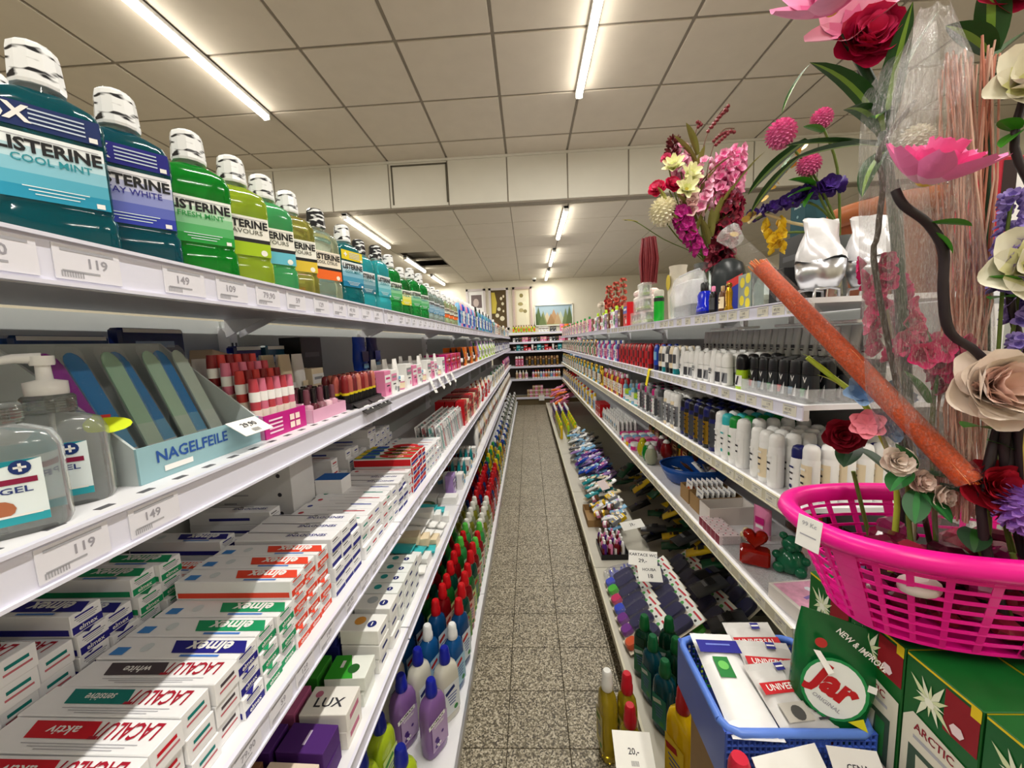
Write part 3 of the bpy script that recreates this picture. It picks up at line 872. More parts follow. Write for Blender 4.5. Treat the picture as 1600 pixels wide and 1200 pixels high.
# ================================================================== second board: hand gel, nail files, cosmetics
Z2 = LZ[1]
def hand_gel(clear, labm, pump=True, s=1.0):
    b = G().se([(.030, .019, 0), (.032, .021, .004), (.032, .021, .062), (.028, .019, .073), (.015, .015, .079), (.0135, .0135, .08), (.0135, .0135, .084)], clear, 3, 18)
    collar = G().lathe([(.0155, .081), (.0158, .083), (.0158, .094), (.014, .096)], GLASS if not pump else clear, 14)
    for k in range(5):
        collar.lathe([(.0162, .0835 + k * .0022), (.0162, .0843 + k * .0022)], GLASS, 14)
    lg = G()
    M = FRONT @ Tr(0, 0, .0218)
    lg.rect(.046, .046, paper('e9f4f6'), M, 0, .033)
    lg.add([(-.023, .046, .0003), (.023, .056, .0003), (.023, .056, .0003), (-.023, .056, .0003)], [(0, 1, 2, 3)], paper('128a98'), False, M)
    lg.rect(.046, .006, paper('2aa0ae'), M, 0, .013, .0003)
    lg.disc(.0052, paper('16306e'), M, .013, .0505, .0006)
    lg.rect(.006, .0016, PAPERW, M, .013, .0505, .0008)
    lg.rect(.0016, .006, PAPERW, M, .013, .0505, .0008)
    lg.rect(.04, .004, paper('8a1440'), M, 0, .041, .0005)
    lg.text('PRO GEL', .0045, paper('2a3a7a'), M, 0, .0345, .0005, .034)
    lg.disc(.0085, paper('b06a48'), M, 0, .022, .0005, 12, .0065)
    lg.rect(.04, .0016, PAPERW, M, 0, .0165, .0006)
    kids = [Node('body', b), Node('collar', collar), Node('label', lg)]
    if pump:
        pg = G().lathe([(.0125, .096), (.0128, .098), (.0128, .107), (.005, .109), (.0045, .121)], WHITE, 14)
        pg.lathe([(.007, .121), (.0075, .123), (.0075, .129)], WHITE, 12)
        pg.tube([(0, 0, .127), (-.014, -.004, .1275), (-.03, -.009, .124)], [.005, .004, .0028], WHITE, 8)
        kids.append(Node('pump', pg))
        kids.append(Node('inner_tube', G().tube([(0, 0, .095), (.002, .004, .006)], .002, WHITE, 6)))
    return Node('pump_bottle', None, None, kids)
CLEARP = mat('e4eaea', 0.1, 0, 0.85, 'clear_plastic', var=0)
gel = hand_gel(CLEARP, None, False)
place(gel, shelf_M('L', -.388, .250, Z2, -.75), 'clear hand gel bottle with ribbed lid and teal label', 'hand gel')
gel2 = hand_gel(CLEARP, None, True)
place(gel2, shelf_M('L', -.412, .303, Z2, -.9), 'clear hand gel bottle with white pump head behind the ribbed one', 'hand gel')
tagn = Node('neck_tag', None, None, [Node('tag', G().add([(0.02 * math.cos(t) * (1 if math.cos(t) > 0 else .75), 0.010 * math.sin(t), 0) for t in [2 * PI * k / 16 for k in range(16)]], [tuple(range(16))], paper('cfe018'))),
                                    Node('red_strip', G().rect(.02, .004, paper('d8423a'), Tr(-.005, .0115, 0)))])
place(tagn, Tr(-.402, .332, Z2 + .062) @ Rz(.75) @ Rx(.75), 'lime yellow oval neck tag hanging on the pump bottle', 'tag')
place(proto('flat', 'green', 'lime', 'white', .55), shelf_M('L', -.46, .19, Z2, -.5), 'small green bottle beside the hand gel', 'bottle')
place(proto('box', 'dark red', 'red', 'brown', 1.9), shelf_M('L', -.60, .25, Z2, -.2), 'dark red carton deep behind the hand gel', 'box')
place(proto('box', 'brown', 'tan', 'cream', 1.5), shelf_M('L', -.66, .36, Z2, 0), 'brown carton standing behind the nail file display', 'box')

# nail-file display tray
CARD = mat('8fb4bc', 0.6, kind='card', var=0.04)
CARDI = mat('b4bdbd', 0.6, kind='card', var=0.04)
def tray(L, D, hf, hb, th, front, side, txt=None, tc='24509a', inner=None):
    """open display carton: low front, sides rising to the back. local front = -Y"""
    g = G().box(-L / 2, L / 2, -D / 2, -D / 2 + th, 0, hf, front)
    kids = [Node('front_panel', g)]
    g = G().box(-L / 2, L / 2, -D / 2 + th, D / 2, 0, th, inner or side)
    kids.append(Node('bottom_panel', g))
    kids.append(Node('back_panel', G().box(-L / 2, L / 2, D / 2 - th, D / 2, th, hb, side)))
    for sx in (-1, 1):
        x0, x1 = sorted((sx * L / 2, sx * (L / 2 - th)))
        v = []
        for x in (x0, x1):
            v += [(x, -D / 2 + th, th), (x, D / 2 - th, th), (x, D / 2 - th, hb), (x, -D / 2 + th, hf)]
        kids.append(Node('side_panel', G().add(v, [(3, 2, 1, 0), (4, 5, 6, 7), (0, 1, 5, 4), (1, 2, 6, 5), (2, 3, 7, 6), (3, 0, 4, 7)], side)))
    if txt:
        tg = G()
        tg.text(txt, hf * .34, paper(tc), FRONT @ Tr(0, 0, D / 2 + .0005), -L * .12, hf * .62, 0, None, .02)
        tg.rect(L * .2, hf * .16, PAPERW, FRONT @ Tr(0, 0, D / 2 + .0005), -L * .25, hf * .25)
        kids.append(Node('lettering', tg))
    return Node('display_tray', None, None, kids)
place(tray(.166, .13, .036, .142, .0025, CARD, CARDI, 'NAGELFEILE'), shelf_M('L', -.445, .421, Z2 + .0002), 'blue-grey cardboard display tray holding nail files', 'display tray')
FILES = [('8a0a94', 'purple', -.066, 0), ('0a78bc', 'blue', -.045, .006), ('9cc4a8', 'mint', -.022, 0), ('0a78bc', 'blue', -.0, .004), ('a9cdb4', 'mint', .022, 0), ('0a7ec6', 'blue', .043, .005), ('bfd2c6', 'mint', .062, 0)]
for i, (c, nm, dx, dy) in enumerate(FILES):
    g = G()
    N_ = 5
    cc = [int(c[q:q + 2], 16) for q in (0, 2, 4)]
    for k in range(N_):
        t = k / (N_ - 1)
        h_ = '%02x%02x%02x' % tuple(int(0xd8 + (v - 0xd8) * min(1, .12 + t * 1.9)) for v in cc)
        z0, z1 = k * .023, (k + 1) * .023
        g.box(-.0085, .0085, -.001, .001, z0, z1, plastic(h_, .25))
    g.se([(.0085, .001, .115), (.0078, .001, .120), (.0055, .001, .1245), (.002, .001, .127)], plastic(c, .25), 4, 10)
    sl = G().se([(.0098, .0022, -.002), (.0102, .0024, .06), (.0100, .0022, .128), (.007, .001, .134)], film('f4f8f8', .12), 5, 12)
    n = Node('nail_file', None, None, [Node('blade', g), Node('sleeve', sl)])
    place(n, shelf_M('L', -.415 - dy, .421 + dx, Z2 + .004, .0) @ Rx(-.42) @ Ry(random.uniform(-.05, .05)) @ Sc(1.08, 1, 1.1), '%s nail file in a clear sleeve, %s from the hand gel' % (nm, ('first', 'second', 'third', 'fourth', 'fifth', 'sixth', 'seventh')[i]), 'nail file', 'nail files in the tray')
def price_card(w, h, lines, col_='f2f1ec', th=.0008):
    g = G().box(-w / 2, w / 2, 0, th, 0, h, paper(col_))
    M = FRONT @ Tr(0, 0, .0004)
    for (t, hh, cy) in lines:
        g.text(t, hh, INK, M, 0, cy, .0003)
    return Node('price_card', g)
place(price_card(.05, .03, [('29,90', .008, .018), ('|||||||', .005, .007)]), shelf_M('L', -.352, .468, Z2 + .022, 0) @ Rx(-1.0), 'white price card tilted on the nail file tray', 'price card')

# lip gloss display
place(tray(.098, .10, .034, .05, .002, plastic('c21a82'), plastic('d99cc0'), None), shelf_M('L', -.425, .557, Z2 + .0002), 'magenta display tray holding lip glosses', 'display tray')
g = G()
for k in range(4):
    g.rect(.011, .009, paper('f0dcd2'), FRONT @ Tr(0, 0, .0508), .012 + .014 * (k % 2), .010 + .012 * (k // 2))
    g.rect(.03, .0025, paper('f2d5e6'), FRONT @ Tr(0, 0, .0508), -.026, .026 - .006 * k)
place(Node('tray_print', g), shelf_M('L', -.425, .557, Z2), 'printed front panel with four swatches on the magenta tray', 'print')
def gloss(top):
    return Node('lip_gloss', None, None, [
        Node('tube', G().lathe([(.0068, 0), (.0072, .002), (.0072, .04)], plastic('efe6da', .3), 10)),
        Node('cap', G().lathe([(.0066, .04), (.0066, .066), (.0055, .085)], plastic(top, .35), 10)),
        Node('band', G().lathe([(.0069, .052), (.0069, .066)], PAPERW, 10))])
gc = [('b8404c', 'rose'), ('c23a36', 'red'), ('d0708a', 'pink'), ('7c1c20', 'maroon')]
gn = {b: gloss(a) for a, b in gc}
for r in range(4):
    for k in range(6):
        nm = gc[(k * 2 + r) % 4][1]
        place(gn[nm], shelf_M('L', -.392 - .019 * r, .517 + .0158 * k, Z2 + .0022 + r * .012), 'lip gloss with cream tube and %s cap in the magenta tray' % nm, 'lip gloss', nm + ' lip glosses')
# pink tray with nail polishes, lipstick stand
place(tray(.115, .085, .022, .03, .002, plastic('dda6c2'), plastic('e6bcd2')), shelf_M('L', -.412, .676, Z2 + .0002), 'pale pink tray of small nail polish bottles', 'display tray')
def polish(c, cap):
    return Node('nail_polish', None, None, [
        Node('bottle', G().se([(.008, .008, 0), (.0085, .0085, .003), (.0085, .0085, .024), (.004, .004, .028)], plastic(c, .1), 3.5, 10)),
        Node('cap', G().lathe([(.0052, .028), (.0048, .052), (.004, .054)], plastic(cap, .15), 10))])
pcs = [('c792a8', 'rosy'), ('58222e', 'wine'), ('8a5a66', 'mauve'), ('e0b8c4', 'pale pink')]
pn = {b: polish(a, '1c1418' if i % 2 else '6a3c48') for i, (a, b) in enumerate(pcs)}
for r in range(3):
    for k in range(5):
        nm = pcs[(k + r * 2) % 4][1]
        place(pn[nm], shelf_M('L', -.387 - .022 * r, .632 + .0215 * k, Z2 + .0025), 'small nail polish bottle of %s colour in the pale pink tray' % nm, 'nail polish', nm + ' polishes')
place(tray(.16, .075, .012, .02, .002, plastic('1b1b1d'), plastic('222226'), None), shelf_M('L', -.402, .826, Z2 + .0002), 'black tray of lipsticks with white signs in front', 'display tray')
def lipstick(c):
    return Node('lipstick', None, None, [
        Node('case', G().lathe([(.0075, 0), (.0075, .03)], BLACK, 10)), Node('ring', G().lathe([(.0077, .026), (.0077, .031)], plastic('d9c21e'), 10)),
        Node('cap', G().lathe([(.0076, .031), (.0076, .056), (.0062, .064), (.003, .067)], plastic(c, .25), 10))])
lcs = [('7c1e22', 'dark red'), ('a8524a', 'brick'), ('6a2028', 'wine'), ('b86a58', 'terracotta')]
ln = {b: lipstick(a) for a, b in lcs}
for r in range(3):
    for k in range(8):
        nm = lcs[(k + r) % 4][1]
        place(ln[nm], shelf_M('L', -.380 - .02 * r, .757 + .0195 * k, Z2 + .0025), 'lipstick with %s cap in the black tray' % nm, 'lipstick', nm + ' lipsticks')
for k in range(2):
    g = G().box(-.034, .034, 0, .001, 0, .036, plastic('1a1a1c'))
    M = FRONT @ Tr(0, 0, .0006)
    g.rect(.024, .004, PAPERW, M, 0, .02).rect(.004, .012, PAPERW, M, .01, .014).rect(.01, .003, PAPERW, M, -.01, .012)
    place(Node('shelf_sign', g), shelf_M('L', -.336, .79 + .075 * k, Z2 - .012, 0) @ Rx(-.95), 'black shelf sign with white mark hanging before the lipsticks', 'sign', 'black lipstick signs')
W = 'behind the lipstick tray'
fill('L', Z2, .62, 1.0, [proto('tube', 'white', 'grey', 'cream', .9), proto('box', 'cream', 'white', 'grey', 1.0), proto('jar', 'black', 'gold', 'white', 1.0), proto('tube', 'cream', 'black', 'white', .9)], W, 'creams behind the lipsticks', 3, .008, .17, deep=.36)
W = 'near the hanging paper tags'
fill('L', Z2, .93, 1.62, [proto('box', 'pink', 'white', 'magenta', .8), proto('box', 'white', 'pink', 'grey', .8), proto('tube', 'white', 'grey', 'light blue', .7), proto('jar', 'pink', 'white', 'cream', .8), proto('box', 'white', 'grey', 'pink', .9)], W, 'pale cosmetics near the tags', 3, .006)
W = 'past the hanging paper tags'
fill('L', Z2, 1.64, 2.05, [proto('box', 'magenta', 'red', 'pink', 1.0), proto('box', 'red', 'dark red', 'white', 1.0)], W, 'red and magenta cartons', 3, .002)
fill('L', Z2, 2.06, 2.75, [proto('jar', 'cream', 'white', 'brown', .9), proto('tube', 'black', 'dark red', 'white', .8), proto('box', 'orange', 'orange', 'yellow', 1.3), proto('pouch', 'red', 'white', 'orange', 1.0)], W, 'mixed cosmetics past the tags', 3, .004)
W = 'on the far cosmetics board'
fill('L', Z2, 2.76, 4.2, [proto('tube', 'lilac', 'white', 'purple', 1.1), proto('tube', 'white', 'lime', 'green', 1.1), proto('round', 'lime', 'green', 'white', .8), proto('flat', 'white', 'lilac', 'lime', .7), proto('round', 'white', 'cream', 'lime', .8)], W, 'white and lime tubes', 2, .004)
fill('L', Z2, 4.2, 7.35, [proto('round', 'black', 'silver', 'white', .85), proto('round', 'navy', 'silver', 'white', .9), proto('flat', 'dark grey', 'black', 'white', .7), proto('round', 'white', 'black', 'blue', .85)], W, 'dark bottles toward the aisle end', 1, .006)
# goods hung or standing deep on the board
BLU = [(-.69, .53, .12, .10, '16386e', 'navy hanging pack with white header deep behind the nail files'), (-.69, .665, .12, .115, '0e2060', 'dark navy hanging pack deep between nail files and lip glosses'),
       (-.67, .775, .09, .125, '1a6ab0', 'light blue pack with wave pattern deep behind the lip glosses'), (-.67, .868, .085, .14, '0f1c6c', 'navy pack deep behind the lip glosses'),
       (-.66, .95, .07, .14, '2a5a78', 'slate blue pack deep beside the black carton')]
for x, y, w, h, c, lb in BLU:
    g = G().cbox(-w / 2, w / 2, -.012, .012, 0, h, .004, plastic(c, .2))
    p = G().rect(w * .6, h * .1, paper('9fb6d8'), FRONT @ Tr(0, 0, .0125), 0, h * .75)
    for k in range(4):
        p.rect(w * .8, .003, paper('3f7fb8'), FRONT @ Tr(0, 0, .0125), 0, h * (.55 - .1 * k))
    p.rect(w * .9, h * .06, PAPERW, FRONT @ Tr(0, 0, .0125), 0, h * .96)
    place(Node('hanging_pack', None, None, [Node('bag', g), Node('print', p)]), shelf_M('L', x, y, Z2 + (.06 if x < -.68 else .0)), lb, 'pack')
place(proto('box', 'black', 'black', 'dark grey', 2.0), shelf_M('L', -.64, 1.045, Z2), 'tall black carton deep beside the slate blue pack', 'box')
place(proto('pouch', 'blue', 'navy', 'light blue', 1.6), shelf_M('L', -.58, 1.28, Z2 + .002), 'glossy blue refill bag behind the pale cosmetics', 'bag')
place(proto('pouch', 'navy', 'blue', 'light blue', 1.6), shelf_M('L', -.585, 1.40, Z2 + .002), 'glossy navy refill bag behind the pale cosmetics', 'bag')
for i, (y, a) in enumerate(((.60, .1), (.655, -.2), (.70, .15))):
    g = G().cbox(-.045, .045, -.02, .02, 0, .045, .001, paper('c9b59c' if i != 1 else '8e2a24'))
    g.text('ZEN', .018, paper('6e1216' if i != 1 else 'e6d8c0'), FRONT @ Tr(0, 0, .0206), 0, .024)
    place(Node('carton', g), shelf_M('L', -.60, y, Z2 + .04 + .02 * i, a) @ Ry(.1 * i), ['beige carton with dark red lettering deep behind the nail files', 'dark red carton with cream lettering deep behind the nail files', 'beige carton tilted on the dark red one'][i], 'box')
    place(Node('carton', G().cbox(-.04, .04, -.018, .018, 0, .04 + .02 * i, .001, paper(['6e1a1c', 'b89f84', '7c2a24'][i]))), shelf_M('L', -.60, y, Z2, a), ['maroon carton under the beige lettered one', 'tan carton under the dark red lettered one', 'rust carton under the tilted one'][i], 'box')
for k in range(4):
    y = 1.30 + .115 * k
    g = G()
    rings = [[(-.016, -.001 * q, -.012 * q), (.016, -.001 * q, -.012 * q), (.016, -.001 * q - .0008, -.012 * q), (-.016, -.001 * q - .0008, -.012 * q)] for q in range(5)]
    g.loft(rings, PAPERW, smooth=False)
    for q in range(3):
        g.rect(.02, .003, GREY, FRONT @ Tr(0, 0, .0052), 0, -.015 - .01 * q)
    place(Node('paper_tag', g), shelf_M('L', LX + .005, y, Z2 + .002) @ Rx(-.35) @ Ry(random.uniform(-.3, .3)), 'white paper tag hanging from the cosmetics board rail', 'tag', 'hanging paper tags')

# ================================================================== third board: toothpaste cartons
Z3 = LZ[2]
CW, CH, CLN = .034, .0275, .18
WCARD = mat('f0f0f2', 0.4, kind='carton', var=0.03)
def skew(g, x0, x1, y0, y1, m, M, sk=.010, z=.0003):
    g.add([(x0, y0, z), (x1, y0, z), (x1 + sk, y1, z), (x0 + sk, y1, z)], [(0, 1, 2, 3)], m, False, M)
def toothpaste(kind, c, word='', sub=''):
    b = G().cbox(-CLN / 2, CLN / 2, -CW / 2, CW / 2, 0, CH, .0008, WCARD)
    p = G()
    MT = Tr(0, 0, CH + .0003) @ TOPR          # reading starts at the +X end
    MF = FRONT @ Tr(0, 0, CW / 2 + .0003)
    ME = Tr(CLN / 2 + .0003, 0, 0) @ ENDX
    C = paper(c)
    if kind == 'lac':
        p.text('LACALUT', .0165, paper('a5122c'), MT, -.046, -.005, .0004, .066, .02)
        skew(p, -.009, .062, -.013, .004, C, MT, -.008)
        p.text(sub, .009, PAPERW, MT, .022, -.004, .0006, .034)
        for k in range(3):
            p.rect(.12 - .02 * k, .0007, GREY, MT, -.01, .0085 + .0026 * k, .0003)
        p.rect(.02, .004, C, ME, 0, .018)
        p.rect(.024, .0025, paper('c46a74'), ME, .0, .011)
        p.rect(.13, .01, C, MF, -.02, .014)
    elif kind == 'elm':
        skew(p, -.083, .012, -.011, .0085, C, MT, -.012)
        p.text('elmex', .017, PAPERW, MT, -.042, -.002, .0006, .058, .03)
        p.rect(.05, .003, paper('4a7fd0'), MT, -.04, .0125, .0003)
        p.rect(.018, .012, paper('3f86d0'), MT, .07, .006, .0003)
        p.disc(.007, paper('d5dde0'), MT, .04, 0, .0003)
        p.rect(CW * .96, .0095, C, ME, 0, .0065)
        p.rect(.02, .0022, C, ME, -.002, .0225)
        for k in range(3):
            p.rect(.026 - .004 * k, .0012, GREY, ME, 0, .0195 - .0025 * k)
        p.text('elmex', .006, PAPERW, ME, 0, .0065, .0004, .02)
        p.rect(CLN * .96, .008, C, MF, 0, .006)
    elif kind == 'sen':
        p.text('SENSODYNE', .0088, paper(c), MT, -.035, .0, .0004, .075, .012)
        p.tube([(-.085 + .02 * q, .012 - .0002 * q * q, CH) for q in range(6)], .0008, INK, 4)
        p.rect(.03, .003, GREY, MT, -.02, -.011, .0003)
        p.rect(CW * .98, .0075, C, ME, 0, .0045)
        p.rect(.018, .002, INK, ME, -.004, .021)
        p.rect(.024, .0012, GREY, ME, 0, .016)
        p.rect(CLN * .5, .006, C, MF, 0, .012)
    elif kind == 'col':
        skew(p, -.089, -.02, -.016, .016, paper('c8141e'), MT, .0)
        p.disc(.05, paper('f2f2f4'), MT, -.018, -.016, .0003, 20, .03)
        p.disc(.044, paper('c8141e'), MT, -.024, -.0165, .0005, 20, .026)
        p.rect(.06, CW * .96, paper('1f55b4'), MT, .055, 0, .0002)
        p.rect(.02, CW * .96, paper('e2c21c'), MT, .079, 0, .0004)
        p.rect(CLN * .98, .006, paper('3a9a3a'), MT, 0, .0135, .0006)
        p.text('Colgate', .0105, PAPERW, MT, -.036, -.004, .0009, .05, .02)
        p.rect(CW * .96, .012, paper('c8141e'), ME, 0, .018).rect(CW * .96, .008, paper('2a3a9a'), ME, 0, .006)
        p.rect(CLN * .98, .02, paper('c8141e'), MF, 0, .0135)
    else:
        p.rect(.05, .004, C, MT, -.05, -.006, .0003)
        p.rect(.09, .001, GREY, MT, 0, .006, .0003)
        p.disc(.006, C, MT, .07, 0, .0003)
        p.rect(.07, .0014, GREY, MT, -.02, -.011, .0003)
        p.rect(.02, .004, C, ME, 0, .016)
        p.rect(.024, .0015, GREY, ME, 0, .009)
        p.rect(.1, .005, C, MF, -.02, .015)
    n = Node('toothpaste_carton', None, None, [Node('carton', b), Node('print', p)])
    return n
TP = {
    'lr': (toothpaste('lac', 'c81024', sub='aktiv'), 'red-flash toothpaste carton'),
    'lt': (toothpaste('lac', '0d7a74', sub='sensitive'), 'teal-flash toothpaste carton'),
    'ld': (toothpaste('lac', '4a4046', sub='white'), 'charcoal-flash toothpaste carton'),
    'en': (toothpaste('elm', '1d1a80'), 'navy-block toothpaste carton'),
    'eg': (toothpaste('elm', '10945f'), 'green-block toothpaste carton'),
    'eo': (toothpaste('elm', 'e2452c'), 'orange-block toothpaste carton'),
    'sn': (toothpaste('sen', '23247e'), 'navy-striped toothpaste carton'),
    'co': (toothpaste('col', 'c8141e'), 'red and blue toothpaste carton'),
    'wr': (toothpaste('pl', 'c03a4a'), 'white red-marked toothpaste carton'),
    'wg': (toothpaste('pl', '2a8a7a'), 'white teal-marked toothpaste carton'),
    'wb': (toothpaste('pl', '3a4aa0'), 'white blue-marked toothpaste carton'),
}
ORD = ['first', 'second', 'third', 'fourth', 'fifth', 'sixth', 'seventh', 'eighth', 'ninth', 'tenth', 'eleventh', 'twelfth', 'last']
SEEN = {}
def which(key, row):
    k = SEEN.get((key, row), 0)
    SEEN[(key, row)] = k + 1
    return ORD[min(k, 12)]
def stack(y, key, nfront, nback, back=None, x=-.455):
    n, lb = TP[key]
    nth = which(key, 'f')
    for k in range(nfront):
        place(n, Tr(x + random.uniform(-.003, .003), y, Z3 + k * (CH + .0004)) @ Rz(random.uniform(-.012, .012)), '%s, %s up, %s such front stack from the hand gel' % (lb, ORD[k], nth), 'toothpaste', 'toothpaste cartons in front stacks')
    n, lb = TP[back or key]
    nth = which(back or key, 'r')
    for k in range(nback):
        place(n, Tr(x - .2 + random.uniform(-.006, .006), y, Z3 + k * (CH + .0004)) @ Rz(random.uniform(-.02, .02)), '%s, %s up, %s such rear stack from the hand gel' % (lb, ORD[k], nth), 'toothpaste', 'toothpaste cartons in rear stacks')
cols = ['lr', 'lr', 'lt', 'ld', 'en', 'eg', 'eg', 'eo', 'eo', 'eo', 'sn', 'sn', 'sn', 'wg', 'wr', 'wb', 'wr', 'wg', 'wb', 'sn', 'sn', 'wr', 'co', 'co', 'co', 'co', 'wb', 'wg', 'wb', 'wr', 'wb', 'wg']
nb = [3, 4, 5, 4, 5, 4, 5, 5, 3, 3, 4, 3, 2, 4, 2, 0, 0, 0, 3, 3, 5, 3, 5, 5, 4, 4, 6, 6, 5, 5, 5, 5]
bk = ['lr', 'lr', 'lt', 'lt', 'en', 'en', 'eg', 'eg', 'eo', 'eo', 'en', 'sn', 'sn', 'sn', 'sn', 'sn', 'sn', 'sn', 'sn', 'sn', 'wr', 'wr', 'wb', 'wb', 'wb', 'wb', 'wb', 'wb', 'wb', 'wb', 'wb', 'wb']
y = .276
for i, k in enumerate(cols):
    nf = 3 if i < 7 else (4 if i < 13 else (3 if i < 19 else (3 if k != 'co' else 4)))
    stack(y, k, nf, nb[i], bk[i])
    y += .0355 + (.012 if cols[min(i + 1, len(cols) - 1)][0] != k[0] and i > 5 else 0)
YT = y
# tall white display carton with hang holes standing at the back
g = G().cbox(-.10, .10, -.045, .045, 0, .19, .001, paper('d9d9da'))
M = FRONT @ Tr(0, 0, .0455)
for q in range(4):
    g.disc(.005, INK, M, .07, .03 + .045 * q)
for q in range(8):
    g.rect(.002, .02, INK, M, -.01 + .004 * q, .05)
g.rect(.05, .004, GREY, M, -.03, .12).rect(.03, .004, GREY, M, -.05, .10)
place(Node('display_carton', g), Tr(-.655, .86, Z3), 'tall plain white display carton standing behind the toothpaste', 'box')
place(Node('carton', G().cbox(-.035, .035, -.025, .025, 0, .12, .001, WCARD, None).box(-.035, .035, -.025, .025, .12, .1205, paper('1f5fae'))), Tr(-.52, .93, Z3), 'upright white carton with blue top beside the tall display carton', 'box')
# toothbrush packs standing past the toothpaste
def brushpack(c):
    g = G().box(-.018, .018, 0, .001, 0, .12, paper('f2f2f2'))
    g.rect(.034, .025, paper(c), FRONT, 0, .1, .0004)
    g.disc(.008, paper('5aa7b0'), FRONT, 0, .075, .0006)
    t = G().tube([(0, -.006, .012), (.002, -.006, .05), (0, -.006, .085), (0, -.006, .105)], [.003, .0026, .002, .0035], plastic(c), 6)
    t.box(-.003, .003, -.014, -.008, .092, .112, WHITE)
    bub = G().se([(.013, .056, 0), (.012, .054, .013)], film('ffffff', .3), 4, 12, Tr(0, 0, .06) @ Rx(PI / 2))
    return Node('toothbrush_pack', None, None, [Node('card', g), Node('toothbrush', t), Node('bubble', bub)])
bps = [(brushpack('8a8f94'), 'grey'), (brushpack('2f9a8e'), 'teal'), (brushpack('b8474a'), 'red'), (brushpack('e6e6e6'), 'white')]
y = YT + .02
k = 0
while y < YT + .52:
    for r in range(4):
        n, c = bps[(k + r) % 4]
        place(n, shelf_M('L', -.375 - .028 * r, y, Z3) @ Rx(-.12), 'toothbrush on a white card with %s print beside the toothpaste' % c, 'toothbrush', c + ' toothbrush cards')
    y += .04
    k += 1
W = 'on the toothpaste board past the toothbrushes'
YQ = YT + .55
fill('L', Z3, YQ, YQ + .75, [proto('box', 'red', 'dark red', 'tan', 1.7), proto('box', 'cream', 'red', 'gold', 1.6), proto('box', 'dark red', 'red', 'cream', 1.7)], W, 'red cartons past the toothbrushes', 3, .004)
fill('L', Z3, YQ + .77, YQ + 1.6, [proto('pouch', 'white', 'red', 'grey', 1.3), proto('box', 'red', 'white', 'grey', 1.4), proto('pouch', 'cream', 'pink', 'red', 1.3)], W, 'white and red packs past the toothbrushes', 3, .004)
W = 'on the toothpaste board toward the aisle end'
fill('L', Z3, YQ + 1.62, 5.6, [proto('box', 'white', 'grey', 'black', 1.6), proto('pouch', 'dark green', 'teal', 'white', 1.6), proto('box', 'cream', 'white', 'grey', 1.5), proto('pouch', 'grey', 'white', 'black', 1.5)], W, 'white cartons toward the aisle end', 1, .006)
fill('L', Z3, 5.6, 7.35, [proto('pouch', 'magenta', 'purple', 'white', 1.8), proto('pouch', 'cream', 'pink', 'white', 1.7), proto('pouch', 'purple', 'blue', 'white', 1.8)], W, 'purple bags toward the aisle end', 1, .006)

# ================================================================== fourth board: soaps
Z4 = LZ[3]
def soap(w, d, h, c, kind='', c2='ffffff', txt=''):
    """soap carton, long side along local X (into the shelf), print on top and on the +X end"""
    g = G().cbox(-w / 2, w / 2, -d / 2, d / 2, 0, h, .001, paper(c))
    p = G()
    MT = Tr(0, 0, h + .0003) @ Rz(PI / 2)
    if kind == 'disc':
        p.disc(d * .19, paper('14206a'), MT, -d * .1, -w * .24, .0003)
        p.rect(d * .2, d * .05, PAPERW, MT, -d * .1, -w * .24, .0006)
        p.disc(d * .24, paper(c2), MT, d * .08, w * .12, .0003)
        p.rect(d * .5, h * .2, paper('14206a'), Tr(w / 2 + .0003, 0, 0) @ ENDX, 0, h * .5)
    elif kind == 'txt':
        p.text(txt, d * .32, INK, Tr(0, 0, h + .0003), w * .0, -d * .1, .0003, w * .62)
        p.disc(d * .12, paper(c2), MT, d * .2, w * .3, .0003)
        p.rect(d * .6, h * .3, paper(c2), Tr(w / 2 + .0003, 0, 0) @ ENDX, 0, h * .5)
    elif kind == 'half':
        p.add([(-w / 2, -d / 2, h + .0003), (w * .2, -d / 2, h + .0003), (-w * .1, d / 2, h + .0003), (-w / 2, d / 2, h + .0003)], [(0, 1, 2, 3)], paper(c2))
        p.disc(d * .2, paper('1d5a20'), MT, -d * .1, -w * .12, .0006)
        p.rect(d * .3, d * .12, PAPERW, MT, d * .1, w * .2, .0006)
    elif kind == 'curve':
        p.add([(w * .1 + .02 * math.cos(t), .012 * math.sin(t), h + .0004) for t in [PI * k / 8 for k in range(9)]], [tuple(range(9))], paper(c2))
        p.rect(d * .6, h * .3, paper('d5d8e4'), Tr(w / 2 + .0003, 0, 0) @ ENDX, 0, h * .35)
    elif kind == 'plain':
        p.rect(d * .5, d * .1, paper(c2), MT, 0, 0, .0003)
    return Node('soap_carton', None, None, [Node('carton', g), Node('print', p)])
